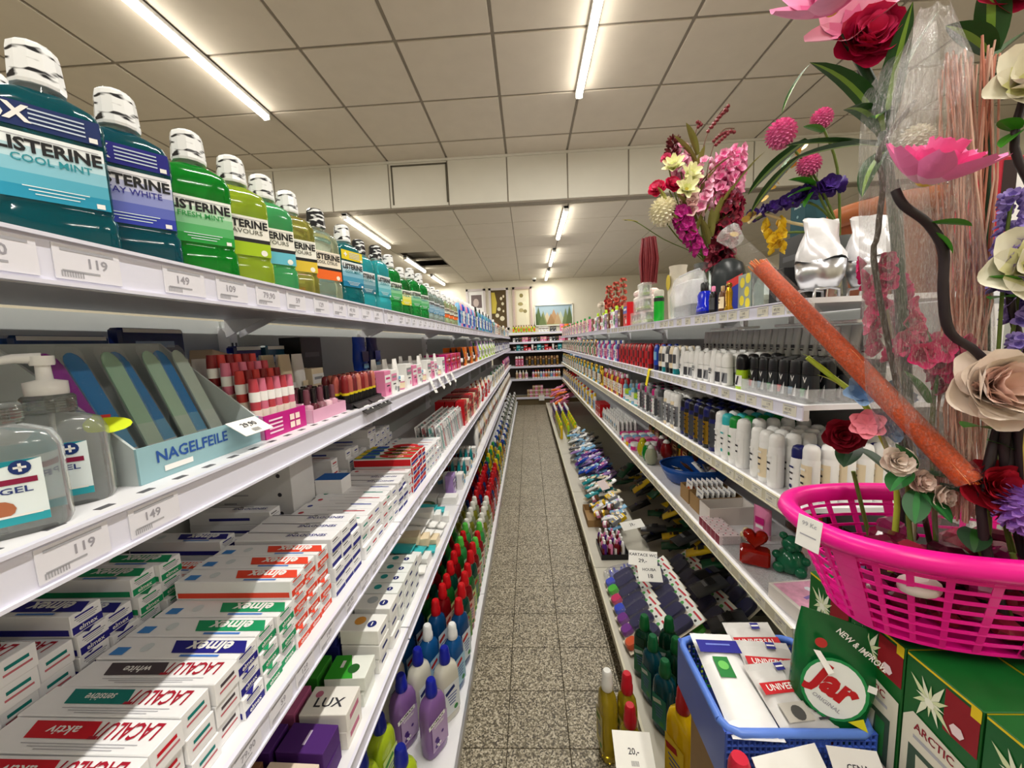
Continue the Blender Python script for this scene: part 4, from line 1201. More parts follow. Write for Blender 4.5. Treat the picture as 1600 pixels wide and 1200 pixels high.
SO = [
    (soap(.085, .055, .034, 'e6d2c0', 'plain', 'a08878'), 'cream speckled soap carton', .505, 2, [0]),
    (soap(.085, .055, .034, '7a5238', 'plain', 'c98a4a'), 'brown soap carton', .505, 2, [1, 2]),
    (soap(.085, .05, .034, '4a1f6e', 'plain', 'd8c8ea'), 'deep purple soap carton', .572, 2, [0, 1]),
    (soap(.085, .05, .034, 'b86a34', 'plain', 'e2b070'), 'copper coloured soap carton', .572, 2, [2]),
    (soap(.09, .06, .036, 'e9e6e0', 'txt', 'c0708c', 'LUX'), 'white black-lettered soap carton', .64, 2, [0, 2]),
    (soap(.09, .06, .036, 'b05a86', 'txt', 'e8c0d4', 'LUX'), 'pink black-lettered soap carton', .64, 2, [1]),
    (soap(.085, .06, .03, 'e8ece4', 'half', '2f9a24'), 'white and green soap carton', .722, 2, [0, 2]),
    (soap(.085, .06, .03, '2c8420', 'half', '1c6a1c'), 'green dark-cornered soap carton', .722, 2, [1]),
    (soap(.09, .055, .034, 'efefec', 'disc', 'e6a24a'), 'white orange-flower soap carton', .80, 3, [0]),
    (soap(.09, .06, .034, '161c66', 'curve', 'a9b4cc'), 'navy silver-swirl cream carton', .80, 3, [1, 2]),
    (soap(.09, .055, .034, 'f0f0ee', 'disc', 'b9c2c8'), 'white grey-flower soap carton', .872, 3, [0]),
    (soap(.09, .055, .034, 'c4c8ca', 'disc', '9aa4a8'), 'grey navy-disc soap carton', .872, 3, [1, 2]),
]
for n, lb, y, st, rows in SO:
    for r in rows:
        for k in range(st):
            x = LX - .012 - .046 - r * .096
            place(n, Tr(x + random.uniform(-.003, .003), y, Z4 + k * .0365) @ Rz(random.uniform(-.05, .05)), '%s, %s in the %s row of the soap board' % (lb, ('lowest', 'second up', 'third up')[k], ('front', 'second', 'third')[r]), 'soap', 'soap cartons')
tq = soap(.1, .042, .034, 'eef2f0', 'disc', '2a9a9a')
for i in range(4):
    for r in range(2):
        for k in range(3):
            place(tq, Tr(LX - .065 - r * .105, .93 + .046 * i, Z4 + k * .0345) @ Rz(random.uniform(-.04, .04)), 'teal-flower cream carton, %s in the %s stack from the soaps, %s row' % (('lowest', 'middle', 'topmost')[k], ('first', 'second', 'third', 'fourth')[i], ('front', 'rear')[r]), 'cream carton', 'teal flower cartons')
W = 'on the soap board past the cream cartons'
def lying(n):
    q = Node(n.name, None, None, [Node(k.name, k.me, Tr(0, n.dims[2] / 2, n.dims[1] / 2) @ Rx(PI / 2)) for k in n.kids])
    q.cat, q.desc = n.cat, n.desc.replace(' with', ' lying flat with', 1)
    q.dims = (n.dims[0], n.dims[2], n.dims[1])
    return q
fl = [lying(proto('pouch', 'white', 'teal', 'light blue', 1.0)), lying(proto('box', 'white', 'light blue', 'grey', 1.0)), lying(proto('pouch', 'turquoise', 'white', 'teal', 1.0)), lying(proto('box', 'cream', 'dark grey', 'red', 1.0)), lying(proto('pouch', 'white', 'green', 'dark red', 1.0))]
for lay in range(3):
    fill('L', Z4 + .032 * lay, 1.12 + .01 * lay, 1.56, fl[lay:] + fl[:lay], 'in the %s layer past the cream cartons' % ['low', 'middle', 'top'][lay], 'flat packs on the soap board', 3, .006, .012 + .02 * lay, tilt=.15)
# tape roll
place(Node('tape_roll', None, None, [Node('roll', G().lathe([(.03, 0), (.045, 0), (.045, .025), (.03, .025)], plastic('17622c'), 20, None, False, False)), Node('core', G().lathe([(.028, 0), (.03, 0), (.03, .025), (.028, .025), (.028, 0)], paper('b9a27c'), 20, None, False, False))]),
      Tr(-.49, 1.62, Z4), 'roll of dark green tape on the soap board', 'tape')
fill('L', Z4, 1.68, 1.76, [lying(proto('box', 'white', 'grey', 'blue', 1.1))], 'beside the purple pack on the soap board', 'white cartons beside the purple pack', 3, .006)
place(proto('box', 'lilac', 'purple', 'white', 1.3), shelf_M('L', -.41, 1.80, Z4), 'lilac carton with purple band on the soap board', 'box')
W = 'on the soap board toward the aisle end'
fill('L', Z4, 1.86, 2.5, [proto('box', 'white', 'light blue', 'grey', 1.0), proto('jar', 'white', 'cream', 'light blue', 1.0), proto('pouch', 'teal', 'white', 'light blue', 1.0), proto('jar', 'cream', 'dark red', 'white', 1.0)], W, 'pale jars on the soap board', 3, .006)
fill('L', Z4, 2.52, 4.4, [proto('pouch', 'white', 'dark grey', 'grey', 1.8), proto('pouch', 'cream', 'red', 'white', 1.8), proto('pouch', 'white', 'dark red', 'black', 1.7)], W, 'white bags on the soap board', 1, .006)
fill('L', Z4, 4.4, 7.35, [proto('pouch', 'white', 'green', 'grey', 1.7), proto('pouch', 'cream', 'tan', 'brown', 1.6), proto('pouch', 'white', 'orange', 'grey', 1.7)], W, 'printed bags on the soap board', 1, .006)

# ================================================================== floor-level board: liquid soaps and cleaners
Z5 = .10
def liq_bottle(c, cap, lab, h=.24, txt=None, tc='5a2a86', hx=.042, hy=.026, t=.35, deco=None):
    b = G().se([(hx * .86, hy * .86, 0), (hx * .97, hy * .97, .006), (hx, hy, .03), (hx, hy, h * .52), (hx * .96, hy * .96, h * .62), (hx * .78, hy * .85, h * .70), (hx * .4, hy * .6, h * .745), (.012, .012, h * .76)], liquid(c, t), 3, 20)
    cg = G().lathe([(.0168, h * .75), (.018, h * .765), (.0175, h * .83), (.0158, h * .845), (.0148, h * .92), (.0125, h * .945), (.0105, h * .955)], plastic(cap), 14)
    M = FRONT @ Tr(0, 0, hy + .0008)
    lg = G()
    lg.rect(hx * 1.45, h * .40, paper(lab), M, 0, h * .31)
    if txt:
        lg.rect(hx * 1.5, h * .055, PAPERW, M @ Rz(.12), .004, h * .49, .0005)
        lg.text(txt, h * .032, INK, M @ Rz(.12), .004, h * .49, .0009, hx * 1.2)
        lg.text(deco or 'soap', h * .04, PAPERW, M, -.003, h * .43, .0006, hx * .9)
        for q, (ax, az) in enumerate(((-.35, .24), (-.25, .2), (-.4, .16), (.2, .28), (-.15, .13))):
            lg.disc(.008 - .001 * q, paper(tc), M, ax * hx, az * h, .0005, 6)
        for q in range(3):
            lg.disc(.0035, PAPERW, M, (-.3 + .12 * q) * hx, (.17 - .03 * (q % 2)) * h, .0008, 7)
    else:
        lg.rect(hx * .9, h * .05, paper(tc), M @ Rz(.3), .03 * 0 + h * .1, h * .42, .0005)
        for q in range(4):
            lg.rect(hx * (.9 - .12 * q), h * .016, paper('5a6aa8'), M, 0, h * (.36 - .04 * q), .0005)
        lg.disc(.008, paper('3f8a4a'), M, hx * .3, h * .16, .0005)
    n = Node('soap_bottle', None, None, [Node('body', b), Node('cap', cg), Node('label', lg)])
    n.dims = (hx * 2, hy * 2, h)
    return n
PUR = liq_bottle('8a63a6', '16219a', 'b59cc6', .235, 'ROMAX', '4a2a7e', deco='Lavender', t=.2)
WHB = liq_bottle('e2e0d2', '16219a', 'dfe6ea', .25, None, '1a2a6a', t=.15)
LIM = liq_bottle('b4cc2a', '141f86', 'cfe08a', .235, None, '3f8a2a', t=.2)
BLB = liq_bottle('1a62a8', 'eef0f0', 'a9cfe6', .25, None, 'c02a2a', .038, t=.35)
BLR = liq_bottle('14508a', 'c2121c', 'd6e2ea', .27, None, 'b02a2a', .038, t=.35)
PL = [(PUR, -.318, .985, 0, 'lilac soap bottle with blue cap at the front of the floor-level board'), (PUR, -.412, 1.0, 0, 'lilac soap bottle with blue cap one row behind the front one'),
      (WHB, -.30, 1.085, -.1, 'white soap bottle with blue cap, beside the lilac bottle on the board edge'), (WHB, -.385, 1.08, .1, 'white soap bottle with blue cap behind the lilac bottle'), (WHB, -.475, 1.085, 0, 'white soap bottle with blue cap deep on the floor-level board'),
      (LIM, -.43, .88, .3, 'lime soap bottle with blue cap leaning toward the soap board'), (LIM, -.345, .80, .2, 'lime soap bottle with blue cap near the end of the floor-level board'), (LIM, -.44, .79, .2, 'lime soap bottle with blue cap in the corner of the floor-level board')]
for n, x, y, r, lb in PL:
    place(n, shelf_M('L', x, y, Z5, -.55 + r), lb, 'soap bottle')
for i, (x, y) in enumerate(((-.295, 1.185), (-.38, 1.18), (-.465, 1.19))):
    place(BLB, shelf_M('L', x, y, Z5, -.4), 'blue cleaner bottle with white cap on the floor-level board', 'cleaner', 'blue cleaners with white caps')
for i, (x, y) in enumerate(((-.29, 1.285), (-.375, 1.28), (-.46, 1.29))):
    place(BLR, shelf_M('L', x, y, Z5, -.4), 'blue cleaner bottle with red cap on the floor-level board', 'cleaner', 'blue cleaners with red caps')
def runs(y0, y1, specs, group, cat='cleaner', dx=.082, dy=.088, nx=3, x0=-.295):
    y = y0
    k = 0
    while y < y1:
        for r in range(nx):
            n, lb = specs[(k + (r if len(specs) > 2 else 0)) % len(specs)]
            place(n, shelf_M('L', x0 - dx * r, y + random.uniform(-.006, .006), Z5, -.35 + random.uniform(-.1, .1)), lb, cat, group + ': ' + lb[:18])
        y += dy
        k += 1
def lb_(c, cap, lab, h, tc='b02a2a', hx=.034, t=.35):
    return liq_bottle(c, cap, lab, h, None, tc, hx, .024, t)
runs(1.375, 1.73, [(lb_('0d4a3c', 'c8161e', '7a9a5a', .27), 'dark green cleaner bottle with red cap among its like'), (lb_('8a1018', 'c8161e', 'd8b0a0', .27), 'wine red cleaner bottle with red cap among the green ones'), (lb_('1e6a2a', 'c8161e', 'c6d68a', .26), 'leaf green cleaner bottle with red cap')], 'red capped cleaners', dy=.075, dx=.075)
runs(1.76, 1.93, [(lb_('3fae5a', '58c04a', 'd6eac8', .25), 'bright green bottle with light green cap'), (lb_('a02028', 'c8161e', 'e8d0c0', .24), 'red bottle with red cap beside the bright green ones')], 'green capped cleaners', dy=.075, dx=.075)
runs(1.95, 2.3, [(lb_('c9cfa8', 'e6e6de', 'e2e4d2', .25, '6a8a3a', t=.6), 'pale clear bottle with white cap'), (lb_('a8a83a', 'e6e6de', 'dfdcae', .25, '6a8a3a', t=.5), 'olive yellow bottle with white cap')], 'white capped cleaners', dy=.075, dx=.075)
runs(2.33, 2.95, [(lb_('b81420', 'c8161e', 'd86a5a', .25), 'bright red bottle with red cap'), (lb_('8a1420', 'b0141c', 'c86a6a', .26), 'deep red bottle with red cap'), (lb_('26407a', 'a01420', 'd0d8e6', .25), 'blue bottle with dark red cap among the red ones')], 'red bottles', dy=.078, dx=.075)
runs(2.98, 3.6, [(lb_('d0a41a', 'e0c21e', 'ead68a', .26), 'amber bottle with yellow cap'), (lb_('1a5a7a', '16265a', 'a9c6d6', .24), 'petrol blue bottle with navy cap'), (lb_('c9b21a', '2a8a3a', 'e6dc9a', .25), 'yellow bottle with green cap')], 'amber bottles', dy=.08, dx=.078)
runs(3.65, 4.7, [(lb_('b8742a', '16205a', 'e2c49a', .22), 'orange brown bottle with navy cap'), (lb_('d9c9a0', '1a3a9a', 'efe6d2', .22), 'cream bottle with blue cap'), (lb_('2a6a7a', 'e6e6e6', 'b0d0d6', .24), 'sea green bottle with white cap')], 'brown and cream bottles', dy=.085, dx=.08, nx=2)
runs(4.75, 7.3, [(lb_('c8ccc0', '2a2a2e', 'e6e6e0', .22), 'pale bottle with black cap near the aisle end'), (lb_('8fa08a', 'e6e6e6', 'dfe6da', .24), 'sage bottle with white cap near the aisle end'), (lb_('3a3f44', 'c9c9c9', 'b9bcc0', .22), 'dark grey bottle with grey cap near the aisle end')], 'bottles near the aisle end', dy=.11, dx=.085, nx=2)
# ================================================================== deodorant shelving, second board: sticks, roll-ons
ZR1, ZR2, ZR3, ZR4 = RZ_
# clear acrylic tray with dark deodorant sticks at the open end of the board
def stick(body, cap, flash):
    b = G().se([(.0175, .0115, 0), (.0185, .0125, .003), (.0185, .0125, .062)], plastic(body), 3.4, 14)
    c = G().se([(.0186, .0126, .063), (.0182, .0122, .088), (.016, .0105, .094)], plastic(cap), 3.4, 14)
    M = FRONT @ Tr(0, 0, .0132)
    lg = G().add([(-.013, .008, 0), (.002, .008, 0), (.013, .04, 0), (.013, .008, 0)], [(0, 1, 2), (0, 2, 3)], paper('eef0f0'), False, M)
    lg.add([(-.013, .012, .0003), (-.002, .012, .0003), (.003, .03, .0003), (-.013, .03, .0003)], [(0, 1, 2, 3)], paper(flash), False, M)
    lg.text('V', .014, PAPERW, M, 0, .05, .0003)
    n = Node('deodorant_stick', None, None, [Node('body', b), Node('cap', c), Node('label', lg)])
    n.dims = (.039, .027, .094)
    return n
stg, stb, stw = stick('23272a', '121416', '2a8a4a'), stick('23272a', '121416', '5a8fb0'), stick('1c1e22', '0e1012', 'c02a2a')
for k in range(6):
    for r in range(5):
        n, c = ((stg, 'green'), (stb, 'blue'), (stw, 'red'))[(k + (r > 2)) % 3]
        place(n, shelf_M('R', .655 + .036 * r, .905 + .042 * k, ZR2 + .003), 'black deodorant stick with %s flash in the clear tray' % c, 'deodorant', 'black sticks with %s flash' % c)
AC = film('eef4f6', .28, .05)
g = G().box(.63, .84, .884, 1.145, ZR2 + .0003, ZR2 + .0025, AC)
kids = [Node('bottom_panel', g), Node('front_panel', G().box(.628, .631, .884, 1.145, ZR2 + .0003, ZR2 + .034, AC)), Node('side_panel', G().box(.63, .84, .882, .885, ZR2 + .0003, ZR2 + .034, AC)), Node('side_panel', G().box(.63, .84, 1.144, 1.147, ZR2 + .0003, ZR2 + .034, AC))]
place(Node('display_tray', None, None, kids), Matrix.Identity(4), 'low clear acrylic tray of black deodorant sticks', 'display tray')
def steps(z, y0, y1, x0, x1, h, lb):
    place(Node('riser', None, None, [Node('top', G().box(x0, x1, y0, y1, z + h - .004, z + h, ENAMEL)), Node('front', G().box(x0, x0 + .003, y0, y1, z + .0003, z + h - .004, UNDER)), Node('end', G().box(x0 + .003, x1, y0, y0 + .003, z + .0003, z + h - .004, UNDER)), Node('end', G().box(x0 + .003, x1, y1 - .003, y1, z + .0003, z + h - .004, UNDER))]), Matrix.Identity(4), lb, 'riser')
steps(ZR2, .95, 1.95, .86, .995, .075, 'white riser carrying the rear row of roll-ons')
W = 'beside the black sticks'
fill('R', ZR2, 1.152, 1.235, [proto('roll', 'lime', 'black', 'white', 1.0), proto('roll', 'white', 'black', 'grey', 1.0)], W, 'roll-ons beside the sticks', 4, .003)
W = 'on the roll-on board'
fill('R', ZR2, 1.24, 1.66, [proto('roll', 'white', 'white', 'grey', 1.0), proto('roll', 'white', 'white', 'dark grey', 1.0), proto('tube', 'white', 'white', 'grey', .85)], W, 'white roll-ons', 5, .003, deep=.235)
fill('R', ZR2, 1.66, 1.9, [proto('inv', 'white', 'teal', 'dark grey', .8), proto('inv', 'cream', 'black', 'dark grey', .8), proto('inv', 'dark grey', 'black', 'white', .8)], W, 'white slanted bottles', 4, .003)
fill('R', ZR2 + .075, 1.0, 1.94, [proto('tube', 'white', 'white', 'grey', .8), proto('tube', 'white', 'grey', 'dark grey', .8)], 'on the white riser', 'tubes on the riser', 2, .002, .245, deep=.37)
fill('R', ZR2, 1.91, 2.0, [proto('inv', 'blue', 'navy', 'light blue', .85)], W, 'blue bottles', 4, .003)
fill('R', ZR2, 2.01, 2.7, [proto('inv', 'red', 'dark red', 'dark red', .85), proto('inv', 'dark red', 'red', 'red', .85)], W, 'red bottles on the roll-on board', 4, .003)
fill('R', ZR2, 2.72, 3.6, [proto('flat', 'purple', 'white', 'pink', .75), proto('flat', 'light blue', 'blue', 'white', .75), proto('flat', 'white', 'magenta', 'lilac', .7), proto('flat', 'magenta', 'white', 'pink', .75)], W, 'colourful bottles', 2, .004)
fill('R', ZR2, 3.6, 7.1, [proto('flat', 'brown', 'gold', 'cream', .8), proto('flat', 'tan', 'white', 'green', .8), proto('round', 'purple', 'silver', 'white', .85), proto('round', 'cream', 'brown', 'red', .85), proto('flat', 'teal', 'white', 'white', .75)], W, 'far bottles on the roll-on board', 1, .006)
# white shelf strips clipped under the top board
for y0, y1, x, lb in ((.92, 1.22, .80, 'long white plastic strip clipped under the top board'), (1.34, 1.55, .76, 'short white plastic strip clipped under the top board')):
    place(Node('shelf_strip', None, None, [Node('strip', G().cbox(x - .035, x + .035, y0, y1, ZR1 - .058, ZR1 - .05, .002, WHITE)), Node('clip', G().box(x - .005, x + .005, y0 + .02, y0 + .03, ZR1 - .05, ZR1 - .0125, WHITE)), Node('clip', G().box(x - .005, x + .005, y1 - .03, y1 - .02, ZR1 - .05, ZR1 - .0125, WHITE))]), Matrix.Identity(4), lb, 'shelf strip')
# yellow price ticket folded over the rail
g = G().box(-.016, .016, -.0008, 0, -.085, 0, paper('f0dc1e')).box(-.016, .016, 0, .02, 0, .0008, paper('f0dc1e'))
place(Node('yellow_ticket', g), Tr(RX_ - .008, 1.95, ZR2 + .001) @ Rz(-PI / 2) @ Rx(-.12) @ Ry(.2), 'yellow ticket folded over the roll-on board rail', 'ticket')

# ================================================================== third board: sprays
W = 'on the spray board'
fill('R', ZR3, .89, .985, [proto('spray', 'white', 'white', 'cream', .98), proto('spray', 'white', 'navy', 'white', .9)], 'by the pink basket', 'sprays by the basket', 6, .003, .03, deep=.36)
fill('R', ZR3, .99, 1.14, [proto('spray', 'white', 'white', 'white', 1.0), proto('spray', 'white', 'white', 'cream', 1.0)], W, 'white sprays', 8, .003, deep=.36)
fill('R', ZR3, 1.145, 1.32, [proto('spray', 'white', 'white', 'white', 1.05), proto('spray', 'white', 'green', 'white', 1.05), proto('spray', 'white', 'turquoise', 'white', 1.05)], 'beside the dark spray cans', 'green capped sprays', 5, .004, deep=.36)
fill('R', ZR3, 1.325, 1.64, [proto('spray', 'navy', 'black', 'dark grey', 1.05), proto('spray', 'black', 'navy', 'gold', 1.05)], W, 'dark sprays', 8, .002, deep=.36)
fill('R', ZR3, 1.645, 1.86, [proto('spray', 'white', 'white', 'silver', 1.1), proto('spray', 'cream', 'white', 'grey', 1.1)], 'past the dark spray cans', 'pale sprays past the dark cans', 7, .003, deep=.36)
fill('R', ZR3, 1.865, 2.25, [proto('spray', 'grey', 'dark grey', 'silver', 1.05), proto('spray', 'silver', 'grey', 'dark grey', 1.05), proto('spray', 'grey', 'magenta', 'white', 1.0)], W, 'grey sprays', 6, .003, deep=.36)
fill('R', ZR3, 2.26, 2.6, [proto('jar', 'turquoise', 'lime', 'white', 1.5), proto('round', 'light blue', 'grey', 'white', .8), proto('jar', 'lime', 'light blue', 'white', 1.5)], W, 'turquoise jars', 3, .004)
fill('R', ZR3, 2.62, 3.3, [proto('flat', 'red', 'white', 'cream', .8), proto('flat', 'dark red', 'pink', 'white', .8), proto('flat', 'yellow', 'tan', 'cream', .8)], W, 'red and yellow bottles', 2, .004)
fill('R', ZR3, 3.32, 7.1, [proto('flat', 'yellow', 'gold', 'brown', .85), proto('flat', 'gold', 'yellow', 'cream', .85), proto('flat', 'teal', 'grey', 'white', .85), proto('flat', 'light blue', 'dark green', 'white', .8)], W + ' toward the aisle end', 'far bottles on the spray board', 1, .006)

# ================================================================== fourth board: candles, soaps, gift boxes
# clear-walled tray with heart and teddy gel candles
def heart_pts(s, n=24):
    o = []
    for k in range(n):
        t = 2 * PI * k / n
        o.append((s * 16 * math.sin(t) ** 3 / 16, s * (13 * math.cos(t) - 5 * math.cos(2 * t) - 2 * math.cos(3 * t) - math.cos(4 * t)) / 16))
    return o
REDG = mat('a81608', 0.12, 0, 0.35, 'red_gel', var=0)
GRNG = mat('1e6a48', 0.15, 0, 0.3, 'green_gel', var=0)
def heart(s, th, m):
    rings = []
    for f, y in ((.7, -th), (.95, -th * .6), (1, 0), (.95, th * .6), (.7, th)):
        rings.append([(x * f, y, z * f + s) for x, z in heart_pts(s)])
    return G().loft(rings, m)
hn = Node('heart_candle', None, None, [Node('base_block', G().cbox(-.04, .04, -.024, .024, 0, .05, .006, REDG)), Node('heart', heart(.034, .016, REDG), Tr(0, 0, .048))])
place(hn, Tr(.682, 1.14, ZR4 + .004) @ Rz(-.5), 'translucent red gel candle shaped as a heart on a block', 'candle')
def ball(r, m, M, n=14, sz=1.0):
    return G().lathe([(r * math.sin(PI * q / 8) + .0002, -r * sz * math.cos(PI * q / 8)) for q in range(9)], m, n, M)
bear = Node('bear_candle', None, None, [
    Node('body', G().lathe([(.026, 0), (.04, .012), (.04, .035), (.03, .058), (.016, .068)], GRNG, 16)),
    Node('head', ball(.026, GRNG, Tr(0, 0, .082))), Node('ear', ball(.011, GRNG, Tr(-.021, 0, .104))), Node('ear', ball(.011, GRNG, Tr(.021, 0, .104))),
    Node('muzzle', ball(.011, GRNG, Tr(0, -.022, .078))), Node('arm', ball(.013, GRNG, Tr(-.034, -.012, .045))), Node('arm', ball(.013, GRNG, Tr(.034, -.012, .045))),
    Node('leg', ball(.016, GRNG, Tr(-.026, -.03, .016))), Node('leg', ball(.016, GRNG, Tr(.026, -.03, .016)))])
place(bear, Tr(.765, 1.10, ZR4 + .004) @ Rz(-.7), 'translucent green gel candle shaped as a sitting bear', 'candle')
g = [Node('bottom_panel', G().box(.64, .97, 1.0, 1.25, ZR4 + .0003, ZR4 + .003, AC))]
for a in ((.64, .97, .998, 1.001), (.64, .97, 1.249, 1.252), (.967, .97, 1.001, 1.249)):
    g.append(Node('side_panel', G().box(a[0], a[1], a[2], a[3], ZR4 + .0003, ZR4 + .03, AC)))
place(Node('clear_tray', None, None, g), Matrix.Identity(4), 'clear plastic tray around the red and green gel candles', 'tray')
# pink flower box at the open end of the board
PINKP = mat('e6a4c0', 0.5, kind='pink_print', var=.35, scale=60)
bx = Node('gift_box', None, None, [Node('box', G().cbox(-.10, .10, -.055, .055, 0, .042, .002, paper('d9d2cc'))), Node('lid_print', G().box(-.092, .092, -.047, .047, .042, .0424, PINKP)),
    Node('flower', G().disc(.011, paper('dfe6f6'), Tr(.03, -.02, .0432), n=6)), Node('flower', G().disc(.010, paper('eef0fa'), Tr(-.02, .015, .0432), n=6)), Node('ribbon', G().box(-.06, .05, -.004, .004, .0424, .0432, paper('8a74b8'), Rz(.3)))])
place(bx, Tr(.735, .945, ZR4 + .0003) @ Rz(.1), 'flat gift box with pink blossom print at the open end of the board', 'gift box')
yt = G()
yt.disc(.045, paper('b79a3c'), Tr(0, 0, 0), n=18, ry=.03)
gt = G().lathe([(.043, 0), (.045, .003), (.04, .008)], mat('a38628', .3, .6, kind='gold_foil'), 18)
place(Node('tin_box', None, None, [Node('tin', gt), Node('lid_band', G().box(-.03, .03, -.013, .013, .008, .0095, paper('e3d27a'))), Node('motif', G().disc(.011, paper('8f5a1c'), Tr(0, 0, .0099)))]), Tr(.79, .915, ZR4 + .0435) @ Rz(.4), 'small gold oval tin lying on the pink gift box', 'tin')
W = 'by the gel candles'
for k in range(5):
    g = G().cbox(-.036, .036, -.014, .014, 0, .032, .001, paper('e9d8dc'))
    for q in range(6):
        g.disc(.003, paper('1f1a1c') if q % 2 else paper('c8506a'), Tr(-.03 + .012 * q, (-1) ** q * .005, .0323), n=6)
    g.box(-.0362, -.036, -.014, .014, .0, .032, paper('7c2438'))
    place(Node('soap_box', g), Tr(.665, 1.265 + .031 * k, ZR4) @ Rz(0), 'small white box with dark dots and wine red end by the gel candles', 'box', 'dotted boxes')
place(Node('cherub_figure', None, None, [Node('body', ball(.018, plastic('cdbb92'), Tr(0, 0, .018), 12)), Node('head', ball(.011, plastic('d6c6a0'), Tr(0, -.004, .042), 12))]), Tr(.73, 1.275, ZR4), 'small beige figure beside the dotted boxes', 'figurine')
place(proto('pouch', 'pink', 'magenta', 'white', 1.1), Tr(.80, 1.30, ZR4) @ Rz(-1.2), 'pink soap bag with rope handle behind the dotted boxes', 'bag')
place(proto('pouch', 'orange', 'purple', 'pink', 1.2), Tr(.90, 1.22, ZR4 + .002) @ Rz(-1.0), 'orange and purple wrapped soap deep behind the candles', 'bag')
place(proto('pouch', 'lilac', 'black', 'white', 1.2), Tr(.90, 1.06, ZR4 + .002) @ Rz(-1.2), 'lilac wrapped pack with black face print behind the bear candle', 'bag')
# cardboard display boxes with round-picture cards
CB = mat('9a7a4e', 0.7, kind='cardboard', var=.08)
CBW = mat('d9d2cc', 0.6, kind='cardboard_white', var=.04)
for y, dm, lb in ((1.43, CBW, 'white cardboard tray with soap boxes in front'), (1.52, CB, 'brown cardboard tray of white cards'), (1.62, CB, 'brown cardboard tray of orange-print cards')):
    place(tray(.085, .17, .065, .07, .003, dm, dm), shelf_M('R', .745, y, ZR4 + .0003), lb, 'display tray')
def ccard(c):
    g = G().box(-.03, .03, 0, .001, 0, .085, PAPERW)
    g.disc(.018, paper(c), FRONT, 0, .04, .0005).rect(.04, .006, GREY, FRONT, 0, .072, .0005).disc(.006, paper('e6d2c0'), FRONT, .004, .043, .0009)
    return Node('picture_card', g)
oc, gcard = ccard('d8703a'), ccard('6a6e78')
for k in range(7):
    place(oc, Tr(.675 + .021 * k, 1.62, ZR4 + .004) @ Rz(-PI / 2) @ Rx(-.1), 'white card with round orange picture in the brown tray', 'card', 'orange picture cards')
    place(gcard, Tr(.675 + .021 * k, 1.52, ZR4 + .004) @ Rz(-PI / 2) @ Rx(-.1), 'white card with round grey picture in the brown tray', 'card', 'grey picture cards')
# blue bowl with tags
BLUP = plastic('1c4f9e', .25)
bowl = G().se([(.10, .075, .0), (.13, .10, .012), (.155, .12, .06), (.165, .128, .085), (.16, .123, .085), (.15, .115, .06), (.125, .095, .016)], BLUP, 2.3, 28, None, True, True)
place(Node('bowl', None, None, [Node('body', bowl), Node('rim', G().tube([(.163 * math.cos(2 * PI * k / 28), .126 * math.sin(2 * PI * k / 28), .085) for k in range(29)], .004, BLUP, 6))]), Tr(.80, 1.84, ZR4 + .0003), 'wide blue plastic bowl full of small packs', 'bowl')
fb = [proto('pouch', 'dark grey', 'white', 'pink', .7), proto('pouch', 'white', 'grey', 'black', .7), proto('pouch', 'brown', 'pink', 'white', .7)]
for k in range(9):
    n = fb[k % 3]
    place(n, Tr(.80 + .08 * math.cos(k * .7), 1.84 + .06 * math.sin(k * .7), ZR4 + .022 + .004 * (k % 3)) @ Rz(k * .7) @ Rx(-.9), n.desc + ' heaped in the blue bowl', 'sachet', 'packs in the blue bowl')
# glass lamp candles
def lampc(c, top):
    m = mat(c, .08, 0, .3, 'glass_candle', var=0)
    return Node('grave_candle', None, None, [Node('glass', G().lathe([(.018, 0), (.03, .012), (.035, .04), (.028, .075), (.018, .09)], m, 16)), Node('lid', G().lathe([(.018, .09), (.02, .094), (.012, .106), (.004, .11)], plastic(top), 12)), Node('foot', G().lathe([(.022, -.004), (.022, .003)], GLASS, 14))])
for x, y, c, nm in ((.672, 2.26, 'd0c41a', 'yellow'), (.675, 2.17, '128a2c', 'green'), (.79, 2.2, '8a1418', 'red'), (.80, 2.30, '6a1030', 'wine'), (.67, 2.10, 'b9bca0', 'clear')):
    place(lampc(c, 'd9d9d0' if nm != 'yellow' else 'b9b01a'), Tr(x, y, ZR4 + .0045), '%s glass candle lamp on the candle board' % nm, 'candle')
W = 'on the candle board'
fill('R', ZR4, 2.36, 2.72, [proto('jar', 'pink', 'white', 'magenta', 1.0), proto('jar', 'white', 'magenta', 'light blue', 1.0), proto('jar', 'orange', 'pink', 'yellow', 1.0), proto('jar', 'yellow', 'light blue', 'white', 1.0)], W, 'bright jars', 4, .004)
fill('R', ZR4, 2.74, 3.4, [proto('pouch', 'white', 'grey', 'black', 1.1), proto('pouch', 'white', 'light blue', 'grey', 1.1)], W, 'white sachets', 5, .001)
fill('R', ZR4, 3.42, 3.7, [proto('box', 'red', 'red', 'white', 1.5)], W, 'red cartons', 2, .004)
fill('R', ZR4, .90, 1.45, [proto('pouch', 'brown', 'pink', 'white', 1.0), proto('pouch', 'dark red', 'pink', 'cream', 1.0), proto('pouch', 'dark grey', 'lilac', 'white', 1.0)], 'deep on the candle board', 'wrapped goods deep on the candle board', 2, .01, .30, deep=.37)
fill('R', ZR4, 1.95, 2.7, [proto('round', 'brown', 'gold', 'dark red', .8), proto('round', 'dark green', 'brown', 'gold', .8), proto('box', 'brown', 'tan', 'gold', 1.2)], 'deep on the candle board', 'dark goods deep on the candle board', 3, .006, .22, deep=.37)
fill('R', ZR4, 3.72, 7.1, [proto('flat', 'white', 'yellow', 'light blue', .9), proto('flat', 'cream', 'white', 'blue', .9), proto('pump', 'white', 'light blue', 'grey', .9), proto('flat', 'yellow', 'red', 'white', .9)], W + ' toward the aisle end', 'far bottles on the candle board', 1, .006)

